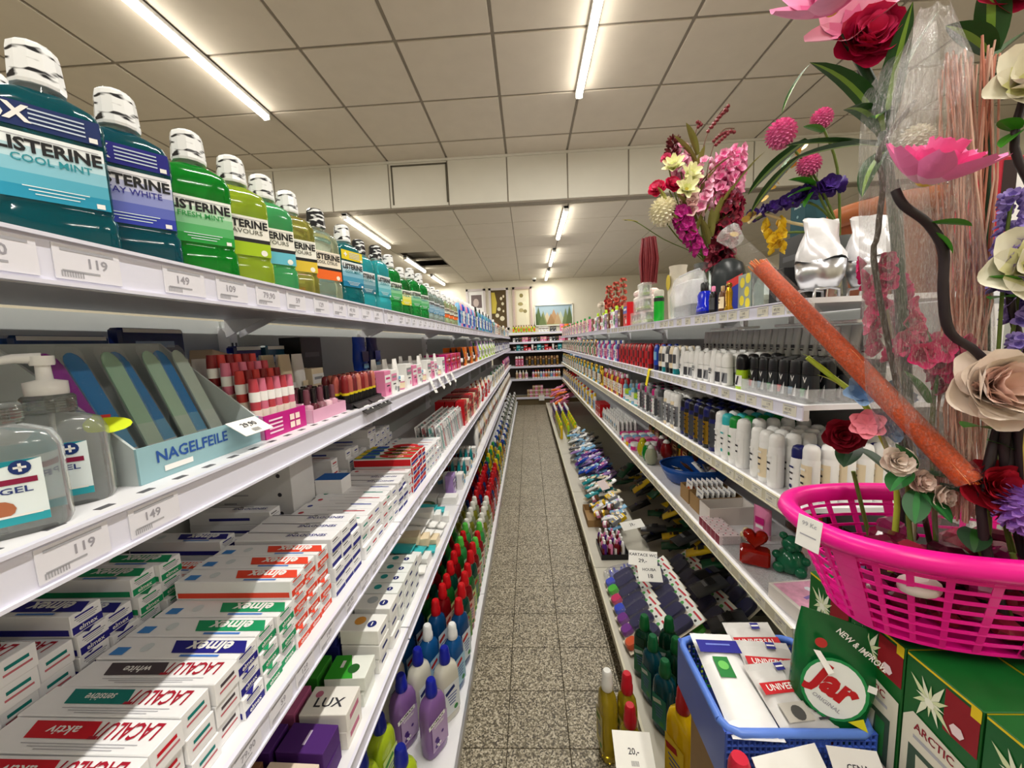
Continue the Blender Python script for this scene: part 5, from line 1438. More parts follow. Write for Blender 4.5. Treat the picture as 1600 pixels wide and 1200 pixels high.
# ================================================================== floor-level board of the deodorant run: heaped packs
ZB = .10
def brush(c, c2='0e0f46'):
    """hang card with a scrubbing brush"""
    g = G().box(-.035, .035, 0, .0014, 0, .19, paper('e2d6c0'))
    g.rect(.066, .045, paper('e6eae4'), FRONT, 0, .165, .0004).rect(.05, .008, paper('c02a3a'), FRONT, 0, .172, .0006).disc(.008, paper('3a9a3a'), FRONT, -.02, .152, .0006).disc(.006, paper('222222'), FRONT, .012, .153, .0006)
    b = G().se([(.026, .05, 0), (.027, .052, .012), (.022, .046, .022)], plastic(c2), 4, 14, Tr(0, 0, .095) @ Rx(PI / 2))
    h = G().se([(.022, .024, 0), (.024, .026, .010), (.018, .02, .02)], plastic(c), 3, 12, Tr(0, 0, .026) @ Rx(PI / 2))
    f = G().se([(.031, .085, 0), (.03, .083, .024)], film('ffffff', .06), 5, 12, Tr(0, 0, .085) @ Rx(PI / 2))
    return Node('brush_pack', None, None, [Node('card', g), Node('brush', b), Node('handle', h), Node('wrap', f)])
BR = [(brush('d8521c'), 'orange'), (brush('6a1a86'), 'purple'), (brush('1a3ac0'), 'blue'), (brush('c01a5a'), 'magenta'), (brush('3fae22'), 'green')]
seqb = [(1.335, 0), (1.40, 1), (1.46, 1), (1.52, 2), (1.58, 3), (1.645, 4), (1.70, 2)]
for i, (y, b) in enumerate(seqb):
    for r in range(4):
        n, c = BR[(b + (r * 2 if r else 0)) % 5] if r else BR[b]
        tl = -1.15 + .08 * r
        place(n, Tr(.335 + .135 * r, y + .02 * r, ZB + .012 + .012 * r) @ Rz(-PI / 2 + .18 + .05 * (i % 3)) @ Rx(tl), 'scrubbing brush with %s handle on a hang card, %s' % (c, ['front row', 'second row', 'third row', 'rear row'][r]), 'brush', '%s brushes row %d' % (c, r))
# sponge and peg bags
pegs = Node('peg_bag', None, None, [Node('pegs', G())])
g = G()
for k in range(14):
    g.cbox(-.006, .006, -.03, .03, 0, .012, .002, plastic('1a2aa8'), Tr(.075 - .011 * k, random.uniform(-.02, .02), .003 + .006 * (k % 3)) @ Rz(random.uniform(-.5, .5)))
pegs = Node('peg_bag', None, None, [Node('pegs', g, kind='stuff'), Node('bag', G().se([(.10, .052, 0), (.105, .056, .014), (.095, .05, .028), (.03, .02, .032)], film('eef2ff', .25), 3, 16))])
place(pegs, Tr(.44, 1.80, ZB + .003) @ Rz(.35), 'clear bag of blue clothes pegs on the floor-level board', 'peg bag')
place(pegs, Tr(.62, 1.86, ZB + .003) @ Rz(.25), 'clear bag of blue clothes pegs deeper on the floor-level board', 'peg bag')
def sheet(w, h, lines, c='efeee8'):
    g = G().box(-w / 2, w / 2, -h / 2, h / 2, 0, .0012, paper(c))
    for t, hh, cy in lines:
        g.text(t, hh, INK, Tr(0, 0, .0016), 0, cy, 0)
    return Node('paper_sign', g)
place(sheet(.13, .075, [('KARTACE WC', .014, .016), ('29,-', .018, -.014)]), Tr(.51, 1.72, ZB + .14) @ Rz(-.3) @ Rx(.5) @ Ry(-.1), 'white handwritten price sign between the brushes and the peg bags', 'sign')
place(sheet(.10, .07, [('HOUBA', .012, .016), ('18', .018, -.012)]), Tr(.50, 1.585, ZB + .15) @ Rz(-.1) @ Rx(.6), 'white handwritten price sign lying on the brushes', 'sign')
place(sheet(.14, .05, [('29,-', .016, 0)]), Tr(.55, 2.05, ZB + .14) @ Rz(.35) @ Rx(.6), 'white price slip above the dark tray of bottles', 'sign')
place(sheet(.075, .075, [], 'e9d8d8'), Tr(.50, 2.62, ZB + .15) @ Rz(.6) @ Rx(.7), 'pale pink paper slip on the small packs', 'sign')
place(sheet(.05, .05, []), Tr(RBASE - .012, 2.0, ZB - .01) @ Rx(PI / 2) @ Rz(0) @ Ry(-PI / 2), 'small white tag on the edge of the floor-level board', 'tag')
# dark tray with small bottles
place(tray(.17, .15, .03, .03, .003, plastic('1c1a1c'), plastic('1c1a1c')), shelf_M('R', .43, 2.02, ZB + .0003), 'black tray of small bottles on the floor-level board', 'tray')
ms = [proto('round', 'purple', 'white', 'dark red', .62), proto('round', 'pink', 'white', 'dark red', .62), proto('round', 'dark red', 'pink', 'white', .62), proto('inv', 'white', 'grey', 'tan', .6)]
for r in range(4):
    for k in range(5):
        n = ms[(k + r) % 4]
        place(n, Tr(.375 + .033 * r, 1.955 + .032 * k, ZB + .0035) @ Rz(-PI / 2), n.desc + ' in the black tray', n.cat, 'small bottles in the black tray')
W = 'on the floor-level board behind the black tray'
def heap(x0, x1, y0, y1, items, n, where, group, z=ZB, lays=2, dz=.03, tmin=-1.5, tmax=-.9):
    """packs tipped back against each other, in layers"""
    for k in range(n):
        it = items[k % len(items)]
        lay = k % lays
        x = random.uniform(x0, x1)
        y = y0 + (y1 - y0) * ((k + .5) / n)
        place(it, Tr(x, y, z + it.dims[1] * .55 + dz * lay + .02) @ Rz(-PI / 2 + random.uniform(-.4, .4)) @ Rx(random.uniform(tmin, tmax)), it.desc + ' ' + where, it.cat, group)
place(tray(.24, .20, .045, .045, .003, CB, CB), shelf_M('R', .44, 2.42, ZB + .0003), 'brown cardboard tray of small packs on the floor-level board', 'tray')
heap(.37, .54, 2.16, 2.55, [proto('pouch', 'light blue', 'white', 'pink', .8), proto('box', 'grey', 'white', 'yellow', .8), proto('pouch', 'white', 'lilac', 'light blue', .8), proto('box', 'yellow', 'white', 'grey', .8), proto('jar', 'pink', 'brown', 'white', .8)], 34, 'near the brown cardboard tray', 'small packs near the brown tray', ZB + .02)
heap(.60, .95, 1.3, 3.2, [proto('pouch', 'black', 'dark grey', 'navy', 1.4), proto('pouch', 'dark grey', 'black', 'grey', 1.4), proto('pouch', 'yellow', 'black', 'brown', 1.3), proto('pouch', 'dark green', 'black', 'brown', 1.4)], 60, 'deep on the floor-level board', 'dark packs deep on the board', ZB, 3, .05)
heap(.37, .56, 2.6, 3.0, [proto('pouch', 'white', 'dark green', 'grey', 1.0), proto('pouch', 'teal', 'turquoise', 'white', 1.0), proto('pouch', 'cream', 'dark green', 'tan', 1.0)], 30, 'past the brown cardboard tray', 'pale packs past the brown tray', ZB, 2)
heap(.37, .60, 3.0, 3.6, [proto('pouch', 'lilac', 'white', 'purple', 1.1), proto('pouch', 'light blue', 'white', 'blue', 1.1), proto('pouch', 'blue', 'light blue', 'white', 1.1), proto('pouch', 'purple', 'pink', 'white', 1.1)], 60, 'in the blue and purple heap', 'blue and purple heap', ZB, 3)
heap(.37, .62, 3.6, 4.4, [proto('pouch', 'grey', 'silver', 'white', 1.2), proto('pouch', 'light blue', 'dark grey', 'white', 1.2), proto('pouch', 'dark grey', 'tan', 'white', 1.2), proto('pouch', 'white', 'grey', 'light blue', 1.2)], 52, 'in the grey heap', 'grey heap', ZB, 3)
def base_row(y0, y1, items, where, group, nx=3):
    y = y0
    k = 0
    while y < y1:
        for r in range(nx):
            it = items[(k + r) % len(items)]
            place(it, Tr(.365 + .085 * r, y, ZB) @ Rz(-PI / 2 + random.uniform(-.2, .2)), it.desc + ' ' + where, it.cat, group)
        y += .085
        k += 1
base_row(4.5, 5.3, [proto('flat', 'yellow', 'lime', 'white', 1.0), proto('flat', 'lime', 'yellow', 'white', 1.0)], 'on the far floor-level board', 'yellow bottles on the far board')
base_row(5.35, 5.9, [proto('flat', 'purple', 'white', 'pink', 1.1), proto('flat', 'navy', 'white', 'light blue', 1.1)], 'on the far floor-level board', 'purple bottles on the far board')
heap(.36, .60, 5.95, 7.1, [proto('pouch', 'pink', 'orange', 'white', 1.8), proto('pouch', 'orange', 'pink', 'cream', 1.8), proto('pouch', 'pink', 'dark red', 'white', 1.8)], 30, 'in the pink heap', 'pink heap', ZB + .03, 4, .075)

# ================================================================== shelves at the end of the aisle
def back_row(z, x0, x1, items, where, group, gap=.006):
    x = x0
    k = 0
    while True:
        it = items[k % len(items)]
        if x + it.dims[0] > x1:
            break
        place(it, Tr(x + it.dims[0] / 2, 7.575 + it.dims[1] / 2, z), it.desc + ' ' + where, it.cat, group)
        x += it.dims[0] + gap
        k += 1
back_row(BKZ[0], -.3, .2, [proto('round', 'lime', 'brown', 'orange', .9), proto('round', 'gold', 'brown', 'lime', .9)], 'atop the end shelving', 'lime bottles atop the end shelving', .012)
back_row(BKZ[0], .22, .42, [proto('box', 'white', 'grey', 'tan', 1.2)], 'atop the end shelving', 'white cartons atop the end shelving')
back_row(BKZ[0], .44, .62, [proto('box', 'dark grey', 'black', 'white', 1.2)], 'atop the end shelving', 'dark cartons atop the end shelving')
back_row(BKZ[0], .64, 1.1, [proto('pouch', 'pink', 'orange', 'white', 1.4), proto('pouch', 'orange', 'pink', 'cream', 1.4)], 'atop the end shelving', 'pink bags atop the end shelving')
W = 'on the end shelving'
back_row(BKZ[1], -.3, 1.1, [proto('box', 'white', 'grey', 'black', .9), proto('box', 'black', 'dark grey', 'white', 1.2), proto('box', 'black', 'dark grey', 'gold', 1.2), proto('box', 'pink', 'tan', 'white', 1.1), proto('box', 'pink', 'cream', 'red', 1.1), proto('box', 'dark red', 'black', 'pink', 1.1)], W, 'cartons of the upper end shelf')
back_row(BKZ[2], -.3, 1.1, [proto('box', 'black', 'brown', 'white', 1.2), proto('box', 'teal', 'turquoise', 'white', 1.4), proto('box', 'dark grey', 'teal', 'white', 1.2), proto('box', 'red', 'dark red', 'white', 1.4), proto('jar', 'white', 'red', 'pink', 1.2), proto('tube', 'white', 'red', 'cream', .9)], W, 'mixed goods of the end shelf', .008)
back_row(BKZ[3], -.27, -.1, [proto('spray', 'red', 'white', 'pink', 1.35)], W, 'red sprays of the end shelf')
back_row(BKZ[3], -.06, .62, [proto('spray', 'tan', 'brown', 'dark grey', 1.3), proto('spray', 'brown', 'tan', 'gold', 1.3)], W, 'brown sprays of the end shelf')
back_row(BKZ[3], .7, 1.1, [proto('spray', 'blue', 'light blue', 'white', 1.4), proto('spray', 'light blue', 'white', 'blue', 1.4)], W, 'blue sprays of the end shelf')
back_row(BKZ[4], -.27, -.0, [proto('round', 'cream', 'white', 'tan', 1.05), proto('flat', 'white', 'cream', 'pink', .85)], W, 'cream bottles of the end shelf', .012)
back_row(BKZ[4], .06, .66, [proto('round', 'white', 'purple', 'pink', 1.05), proto('round', 'white', 'red', 'orange', 1.05), proto('round', 'white', 'orange', 'tan', 1.05), proto('round', 'white', 'navy', 'light blue', 1.05)], W, 'white bottles of the end shelf')
back_row(BKZ[4], .74, 1.1, [proto('round', 'dark red', 'white', 'red', 1.0)], W, 'red bottles of the end shelf', .012)
for lay in range(3):
    back_row(BKZ[5] + .078 * lay, -.05 if lay < 2 else .06, .62 if lay < 2 else .3, [proto('box', 'tan', 'cream', 'dark green', .95), proto('box', 'pink', 'white', 'tan', .95)], W + (', low layer', ', middle layer', ', top layer')[lay], 'boxed goods of the lowest end shelf')
g = G().box(-.055, .055, -.002, 0, -.055, .055, PAPERW)
place(Node('paper_sign', g), Tr(.235, 7.545, BKZ[5] - .02), 'white paper sheet taped to the lowest end shelf', 'sign')
# ================================================================== top board of the deodorant run
def put(n, x, y, z, lb, cat, rz=-PI / 2, M=None):
    return place(n, Tr(x, y, z) @ Rz(rz) @ (M or Matrix.Identity(4)), lb, cat)
SILV = mat('e4e4e8', 0.25, 0.25, kind='silver_film', var=.12, scale=70)
def gift_mug():
    cup = G().lathe([(.026, .022), (.036, .026), (.046, .05), (.049, .085), (.047, .085), (.043, .05), (.034, .03)], STEEL, 20, None, True, False)
    feet = G().tube([(-.034, -.02, 0), (-.033, -.02, .02), (0, -.024, .024), (.033, -.02, .02), (.034, -.02, 0)], .0035, STEEL, 6)
    feet2 = G().tube([(-.034, .02, 0), (-.033, .02, .02), (0, .024, .024), (.033, .02, .02), (.034, .02, 0)], .0035, STEEL, 6)
    rings = []
    for z, a, b in ((.086, .05, .05), (.10, .052, .045), (.125, .05, .025), (.15, .046, .008), (.18, .05, .002)):
        rings.append([(a * math.cos(t) * (1 + .06 * math.sin(5 * t + z * 60)), b * math.sin(t), z + .006 * math.sin(3 * t)) for t in [2 * PI * k / 20 for k in range(20)]])
    bag = G().loft(rings, SILV, False, True)
    return Node('gift_bowl', None, None, [Node('bowl', cup), Node('foot', feet), Node('foot', feet2), Node('foil_bag', bag)])
gm = gift_mug()
put(gm, .70, .955, ZR1 + .0036, 'steel gift bowl in a silver foil bag, nearer the top board edge', 'gift bowl', .2)
put(gm, .815, .95, ZR1 + .0036, 'steel gift bowl in a silver foil bag, next to the terracotta pot', 'gift bowl', -.1)
TERRA = mat('8a4a28', 0.4, kind='terracotta', var=.12, scale=12)
pot = Node('flower_pot', None, None, [
    Node('body', G().lathe([(.10, 0), (.105, .006), (.15, .15), (.155, .165)], TERRA, 32, None, True, False)),
    Node('rim', G().lathe([(.155, .165), (.172, .168), (.176, .20), (.166, .204), (.158, .196), (.15, .16), (.10, .02)], mat('97562f', .35, kind='terracotta', var=.1), 32, None, False, True))])
put(pot, 1.17, 1.30, ZR1, 'large terracotta brown plastic flower pot on the top board', 'flower pot', 0, Sc(1.1, 1.1, 1.5))
tags = G()
for k in range(5):
    a = -2.6 + .3 * k
    tags.rect(.028, .009, PAPERW, Tr(.185 * math.cos(a), .185 * math.sin(a), .3065) @ Rz(a + PI / 2))
place(Node('rim_stickers', tags), Tr(1.17, 1.30, ZR1), 'white stickers along the rim of the terracotta pot', 'sticker')
put(proto('box', 'black', 'dark grey', 'silver', 1.2), .70, 1.085, ZR1, 'black carton beside the gift bowls on the top board', 'box')
tbx = G().cbox(-.03, .03, -.028, .028, 0, .095, .001, paper('14454f'))
tbx.text('PARFUM', .005, paper('d0dede'), FRONT @ Tr(0, 0, .0285), 0, .075)
tbx.disc(.004, paper('7a9aa0'), FRONT @ Tr(0, 0, .0285), 0, .05)
put(proto('box', 'black', 'black', 'dark grey', 2.4), .79, 1.13, ZR1, 'tall black carton under the teal perfume box', 'box')
put(Node('perfume_box', tbx), .79, 1.13, ZR1 + .1925, 'dark teal perfume box on top of the black carton', 'box')
put(Node('drinking_glass', None, None, [Node('glass', G().lathe([(.02, 0), (.026, .004), (.03, .11), (.028, .11), (.024, .006)], GLASS, 18, None, True, True))]), .69, 1.155, ZR1, 'tall clear drinking glass on the top board', 'glass')
lem = G().cbox(-.035, .035, -.02, .02, 0, .11, .001, paper('8f9a94'))
for cx, cz in ((-.012, .03), (.015, .055), (-.01, .085), (.02, .02), (.02, .095)):
    lem.disc(.013, paper('d9c93a'), FRONT @ Tr(0, 0, .0205), cx, cz, 0, 12, .016)
put(Node('carton', lem), .70, 1.235, ZR1, 'grey carton printed with yellow lemons', 'box')
gb = Node('perfume_bottle', None, None, [Node('bottle', G().lathe([(.013, 0), (.015, .004), (.009, .02), (.011, .06), (.007, .075)], mat('c9992a', .2, .9, kind='gold'), 14)), Node('stopper', ball(.009, mat('8a6a2a', .25, .9, kind='gold'), Tr(0, 0, .083), 12))])
put(gb, .655, 1.275, ZR1, 'slim gold perfume bottle beside the lemon carton', 'perfume')
put(proto('round', 'brown', 'tan', 'cream', .55), .66, 1.325, ZR1, 'small brown bottle beside the gold perfume', 'bottle')
put(proto('round', 'black', 'pink', 'dark grey', .6), .66, 1.39, ZR1, 'small black bottle with pink cap on the top board', 'bottle')
rp = Node('red_pack', None, None, [Node('box', G().cbox(-.05, .05, -.02, .02, 0, .11, .001, paper('2a3aa0'))), Node('red_flap', G().add([(-.05, -.0205, .08), (.05, -.0205, .1), (.05, -.0205, .125), (-.05, -.0205, .112)], [(0, 1, 2, 3)], paper('d0302c')))])
put(rp, .735, 1.36, ZR1, 'blue carton with red flap behind the small bottles', 'box')
bl = Node('blue_bottle', None, None, [Node('bottle', G().se([(.033, .02, 0), (.036, .022, .004), (.036, .022, .035), (.03, .02, .037), (.03, .02, .075), (.02, .014, .088)], plastic('0e22b4', .15), 3.2, 18)), Node('cap', G().lathe([(.014, .088), (.014, .115), (.01, .12)], BLACK, 14)), Node('base_band', G().se([(.037, .023, .0), (.037, .023, .014)], plastic('101a6a'), 3.2, 18))])
put(bl, .665, 1.47, ZR1, 'royal blue perfume bottle with black cap', 'bottle')
# clear zip bag with grey sheets
zb = Node('zip_bag', None, None, [
    Node('bag', G().se([(.10, .035, 0), (.104, .045, .01), (.104, .05, .1), (.1, .03, .17), (.098, .01, .185)], film('f2f5f7', .42, .1), 6, 20)),
    Node('insert', G().cbox(-.088, .088, -.025, .025, .006, .15, .004, paper('d5d7da'))), Node('grey_strip', G().cbox(-.09, .09, -.027, .027, .004, .055, .003, paper('6a6d72'))),
    Node('zip', G().tube([(-.098, 0, .186), (0, .004, .19), (.098, 0, .186)], .004, GREY, 6))])
put(zb, .685, 1.66, ZR1, 'clear zip bag with folded pale sheets on the top board', 'zip bag')
th = Node('thermos_bottle', None, None, [Node('body', G().lathe([(.022, 0), (.025, .004), (.025, .11), (.02, .125)], plastic('17a82c', .2), 18)), Node('collar', G().lathe([(.0255, .1), (.0255, .118)], plastic('2a2c2c'), 18)), Node('cap', G().lathe([(.022, .125), (.024, .128), (.024, .152), (.02, .156)], plastic('d5d2c4'), 18))])
put(th, .66, 1.95, ZR1, 'green thermos bottle with pale cap', 'thermos')
put(Node('dark_bag', None, None, [Node('bag', G().lathe([(.05, 0), (.06, .02), (.06, .16), (.05, .2), (.02, .22)], mat('23282a', .35, kind='dark_film', var=.2), 16))]), .80, 1.57, ZR1, 'rounded black bag behind the clear zip bag', 'bag')
# packs of candle glasses with green centres
def glasspack():
    kids = [Node('film', G().cbox(-.05, .05, -.025, .025, 0, .075, .003, film('f2f6f0', .35, .1)))]
    for k in range(2):
        kids.append(Node('glass', G().lathe([(.016, .002), (.02, .006), (.022, .06), (.02, .06), (.017, .008)], GLASS, 12, Tr(-.024 + .048 * k, 0, 0))))
        kids.append(Node('wax', G().lathe([(.016, .008), (.019, .022)], plastic('b6d26a'), 12, Tr(-.024 + .048 * k, 0, 0))))
    return Node('glass_pack', None, None, kids)
gp = glasspack()
for y, lay in ((2.14, 0), (2.25, 0), (2.36, 0), (2.18, 1), (2.29, 1), (2.20, 2)):
    place(gp, Tr(.665, y, ZR1 + .0755 * lay) @ Rz(-PI / 2), 'film pack of glasses with green wax, %s of the pile' % ('bottom layer', 'middle layer', 'top')[lay], 'glass pack', 'glass packs layer %d' % lay)
# dark red twig bundle in a white vase
tw = G()
for k in range(60):
    a, r = random.uniform(0, 2 * PI), random.uniform(.01, .05)
    tw.tube([(r * .9 * math.cos(a), r * .9 * math.sin(a), .0), (r * 1.1 * math.cos(a + .2), r * 1.1 * math.sin(a + .2), .13), (r * .8 * math.cos(a), r * .8 * math.sin(a), .25)], .0055, mat('7a2a30', .3, kind='twig', var=.3), 5)
place(Node('twig_bundle', None, None, [Node('twigs', tw, kind='stuff')]), Tr(.70, 2.23, ZR1 + .2275), 'bundle of dark red twigs standing on the glass packs', 'twigs')
put(Node('white_vase', None, None, [Node('vase', G().lathe([(.035, 0), (.045, .02), (.05, .15), (.04, .26), (.045, .28)], mat('e3dccb', .35, kind='ceramic'), 20)), Node('tag', G().disc(.03, paper('c9b43a'), FRONT @ Tr(0, 0, .0505), 0, .2, 0, 10, .04))]), .78, 2.02, ZR1, 'tall cream vase with yellow leaf tag behind the thermos', 'vase')
W = 'on the top board past the glass packs'
fill('R', ZR1, 2.46, 2.62, [proto('box', 'red', 'blue', 'white', 1.9), proto('box', 'lilac', 'dark red', 'white', 1.8)], W, 'red cartons past the glass packs', 2, .004)
fill('R', ZR1, 2.64, 3.9, [proto('box', 'brown', 'tan', 'white', 1.5), proto('box', 'lilac', 'grey', 'pink', 1.5), proto('round', 'white', 'lime', 'green', 1.0), proto('box', 'white', 'pink', 'red', 1.5), proto('jar', 'pink', 'white', 'red', 1.3)], W, 'assorted goods past the glass packs', 2, .006)
fill('R', ZR1, 3.95, 7.1, [proto('box', 'pink', 'red', 'white', 1.6), proto('round', 'white', 'green', 'light blue', 1.0), proto('box', 'cream', 'pink', 'tan', 1.6), proto('box', 'silver', 'grey', 'white', 1.5)], W + ', aisle end', 'far goods of the top board', 1, .01)
# folded cloth pile
for k in range(4):
    put(Node('folded_cloth', G().cbox(-.09, .09, -.06, .06, 0, .04, .012, mat(['e8d6d2', 'd9b9b4', 'efe6e0', 'e2cfc8'][k], .8, kind='cloth', var=.08))), .80, 2.62, ZR1 + .08 + .0405 * k, ['pale pink', 'rose striped', 'white', 'cream'][k] + ' folded cloth in the pile on the top board', 'cloth')
put(Node('carton', G().cbox(-.10, .10, -.07, .07, 0, .0795, .002, CB)), .81, 2.62, ZR1, 'brown carton under the pile of folded cloths', 'box')

# ================================================================== artificial flowers
def petal_mesh(L, w, curl, cup, m, m2=None, nu=5):
    g = G()
    rows = []
    for i in range(nu + 1):
        u = i / nu
        wid = w * (math.sin(PI * (.08 + .84 * u ** .85)) ** .8)
        row = []
        for v in (-1, -.5, 0, .5, 1):
            row.append((v * wid / 2, L * u, curl * u * u * L + cup * (v * v) * wid))
        rows.append(row)
    for i in range(nu):
        mm = m2 if (m2 and i < nu // 2) else m
        g.loft([rows[i], rows[i + 1]], mm, False, False, True, None, False)
    return g.mesh('petal')
def fl_mat(h, v=.12):
    return mat(h, .55, kind='fabric_petal', var=v, scale=30)
def leaf_mesh(L, w, bend, m, m2):
    """long blade with a paler midrib, arching down"""
    g = G()
    n = 9
    rows = []
    for i in range(n + 1):
        u = i / n
        wid = w * (math.sin(PI * min(1, .12 + .88 * u)) ** .7) if u < 1 else .0005
        y = L * (math.sin(bend * u) / bend if bend else u)
        z = -L * (1 - math.cos(bend * u)) / bend if bend else 0
        rows.append([(-wid / 2, y, z + .12 * wid), (-wid * .12, y, z), (wid * .12, y, z), (wid / 2, y, z + .12 * wid)])
    for i in range(n):
        a, b = rows[i], rows[i + 1]
        g.loft([a[:2], b[:2]], m, False, False, True, None, False)
        g.loft([a[1:3], b[1:3]], m2, False, False, True, None, False)
        g.loft([a[2:], b[2:]], m, False, False, True, None, False)
    return g.mesh('leaf')
LG, LG2 = mat('1f4a16', .4, kind='leaf', var=.15), mat('7ea33a', .4, kind='leaf', var=.1)
LGB = mat('3f8a22', .4, kind='leaf', var=.15)
LO = mat('7d7a3a', .5, kind='leaf', var=.2)
LD = mat('16381a', .45, kind='leaf', var=.2)
STK = mat('2a2024', .5, kind='stem', var=.2)
STG = mat('5b6e2a', .5, kind='stem', var=.15)
def aim(d, up=Vector((0, 0, 1))):
    """rotation whose +Y points along d and whose +Z leans to up"""
    y = Vector(d).normalized()
    x = y.cross(up)
    if x.length < .01:
        x = y.cross(Vector((1, 0, 0)))
    x.normalize()
    z = x.cross(y)
    return Matrix(((x.x, y.x, z.x, 0), (x.y, y.y, z.y, 0), (x.z, y.z, z.z, 0), (0, 0, 0, 1)))
def face(d):
    """rotation whose +Z points along d"""
    z = Vector(d).normalized()
    x = z.cross(Vector((0, 0, 1)))
    if x.length < .01:
        x = Vector((1, 0, 0))
    x.normalize()
    y = z.cross(x)
    return Matrix(((x.x, y.x, z.x, 0), (x.y, y.y, z.y, 0), (x.z, y.z, z.z, 0), (0, 0, 0, 1)))
def head(pos, d, layers, centre=None, rc=.008):
    """flower head: layers = (n, mesh, tilt, phase); returns petal parts"""
    B = Tr(*pos) @ face(d)
    out = []
    for n, me, tl, ph in layers:
        for k in range(n):
            out.append(Node('petal', me, B @ Rz(ph + 2 * PI * k / n) @ Rx(tl)))
    if centre:
        out.append(Node('flower_centre', ball(rc, centre, Matrix.Identity(4), 10, .7), B @ Tr(0, 0, rc * .6)))
    return out
def flower(base, path, parts, label, r=.003, sm=None, cat='artificial flower', name='artificial_flower', group=None):
    b = Vector(base)
    g = G().tube([p - b for p in smooth_path([base] + list(path))], r, sm or STG, 6)
    kids = [Node('stem', g)]
    for p in parts:
        q = Node(p.name, p.me, Tr(*(-b)) @ p.M, p.kids, p.kind)
        kids.append(q)
    return place(Node(name, None, None, kids), Tr(*b), label, cat, group)
def leaves(lst, m=None, m2=None):
    return [Node('leaf', leaf_mesh((Vector(b) - Vector(a)).length * 1.05, w, bd, m or LG, m2 or LG2), Tr(*a) @ aim(Vector(b) - Vector(a)) @ Rx(bd * .5)) for a, b, w, bd in lst]
def floret_mesh(c, c2, L, w, n=5, tilt=.5, cup=.3):
    """one small blossom of n petals facing +Z"""
    g = G()
    m, m2 = fl_mat(c), fl_mat(c2)
    for k in range(n):
        M = Rz(2 * PI * k / n) @ Rx(tilt)
        rows = []
        for u, f in ((0, .25), (.45, .95), (.8, .85), (1, .35)):
            rows.append([(v * w * f / 2, L * u, .15 * u * u * L + cup * v * v * w * f) for v in (-1, 0, 1)])
        for i in range(3):
            g.loft([rows[i], rows[i + 1]], m2 if i == 0 else m, False, False, True, M, False)
    return g.mesh('floret')
def spike(pts, me, n, up=.3, per=3, rad=.012):
    """blossoms set around a path, facing outward"""
    out = []
    pts = [Vector(p) for p in pts]
    r_ = random.Random(n * 7 + per)
    for i in range(n):
        t = i / max(1, n - 1) * (len(pts) - 1)
        k = min(int(t), len(pts) - 2)
        p = pts[k].lerp(pts[k + 1], t - k)
        s = 1 - .35 * i / n
        for j in range(per):
            a = i * 2.4 + j * 2 * PI / per + r_.uniform(-.3, .3)
            d = Vector((math.cos(a), math.sin(a), up + r_.uniform(-.3, .3)))
            q = p + Vector((math.cos(a), math.sin(a), 0)) * rad * s
            out.append(Node('floret', me, Tr(*q) @ face(d) @ Rz(r_.uniform(0, 1)) @ Sc(s, s, s)))
    return out
def smooth_path(pts, k=4):
    """Catmull-Rom through the points"""
    P = [Vector(p) for p in pts]
    if len(P) < 3:
        return P
    out = []
    for i in range(len(P) - 1):
        a, b, c, d = P[max(i - 1, 0)], P[i], P[i + 1], P[min(i + 2, len(P) - 1)]
        for q in range(k):
            t = q / k
            out.append(.5 * ((2 * b) + (c - a) * t + (2 * a - 5 * b + 4 * c - d) * t * t + (3 * b - a - 3 * c + d) * t ** 3))
    return out + [P[-1]]
def rose(pos, d, c, s=1.0, c2=None):
    m, m2 = fl_mat(c), fl_mat(c2 or c)
    o = petal_mesh(.031 * s, .037 * s, .12, .2, m)
    i = petal_mesh(.026 * s, .030 * s, -.15, .3, m2)
    return head(pos, d, [(5, o, .12, 0), (5, o, .45, .6), (5, o, .75, .2), (5, i, 1.0, .3), (4, i, 1.2, 0), (3, i, 1.38, .5)])
def pompom(pos, c, c2, r):
    g = G()
    m, m2 = fl_mat(c), fl_mat(c2)
    for k in range(150):
        z = 1 - 2 * (k + .5) / 150
        a = k * 2.39996
        q = math.sqrt(1 - z * z)
        d = Vector((q * math.cos(a), q * math.sin(a), z))
        M = Tr(*pos) @ aim(d)
        w = r * .16
        g.add([(-w * .4, r * .2, 0), (w * .4, r * .2, 0), (w, r * .8, w * .5), (w * .5, r * 1.0, 0), (-w * .5, r * 1.0, 0), (-w, r * .8, w * .5)], [(0, 1, 2, 3, 4, 5)], m if k % 3 else m2, False, M)
    g.add(*_sph(r * .82, 10, 7), m2, True, Tr(*pos))
    return Node('bloom', g)
def _sph(r, n, k):
    v, f = [], []
    for i in range(k + 1):
        t = PI * i / k
        for j in range(n):
            v.append((r * math.sin(t) * math.cos(2 * PI * j / n), r * math.sin(t) * math.sin(2 * PI * j / n), r * math.cos(t)))
    for i in range(k):
        for j in range(n):
            f.append((i * n + j, i * n + (j + 1) % n, (i + 1) * n + (j + 1) % n, (i + 1) * n + j))
    return v, f

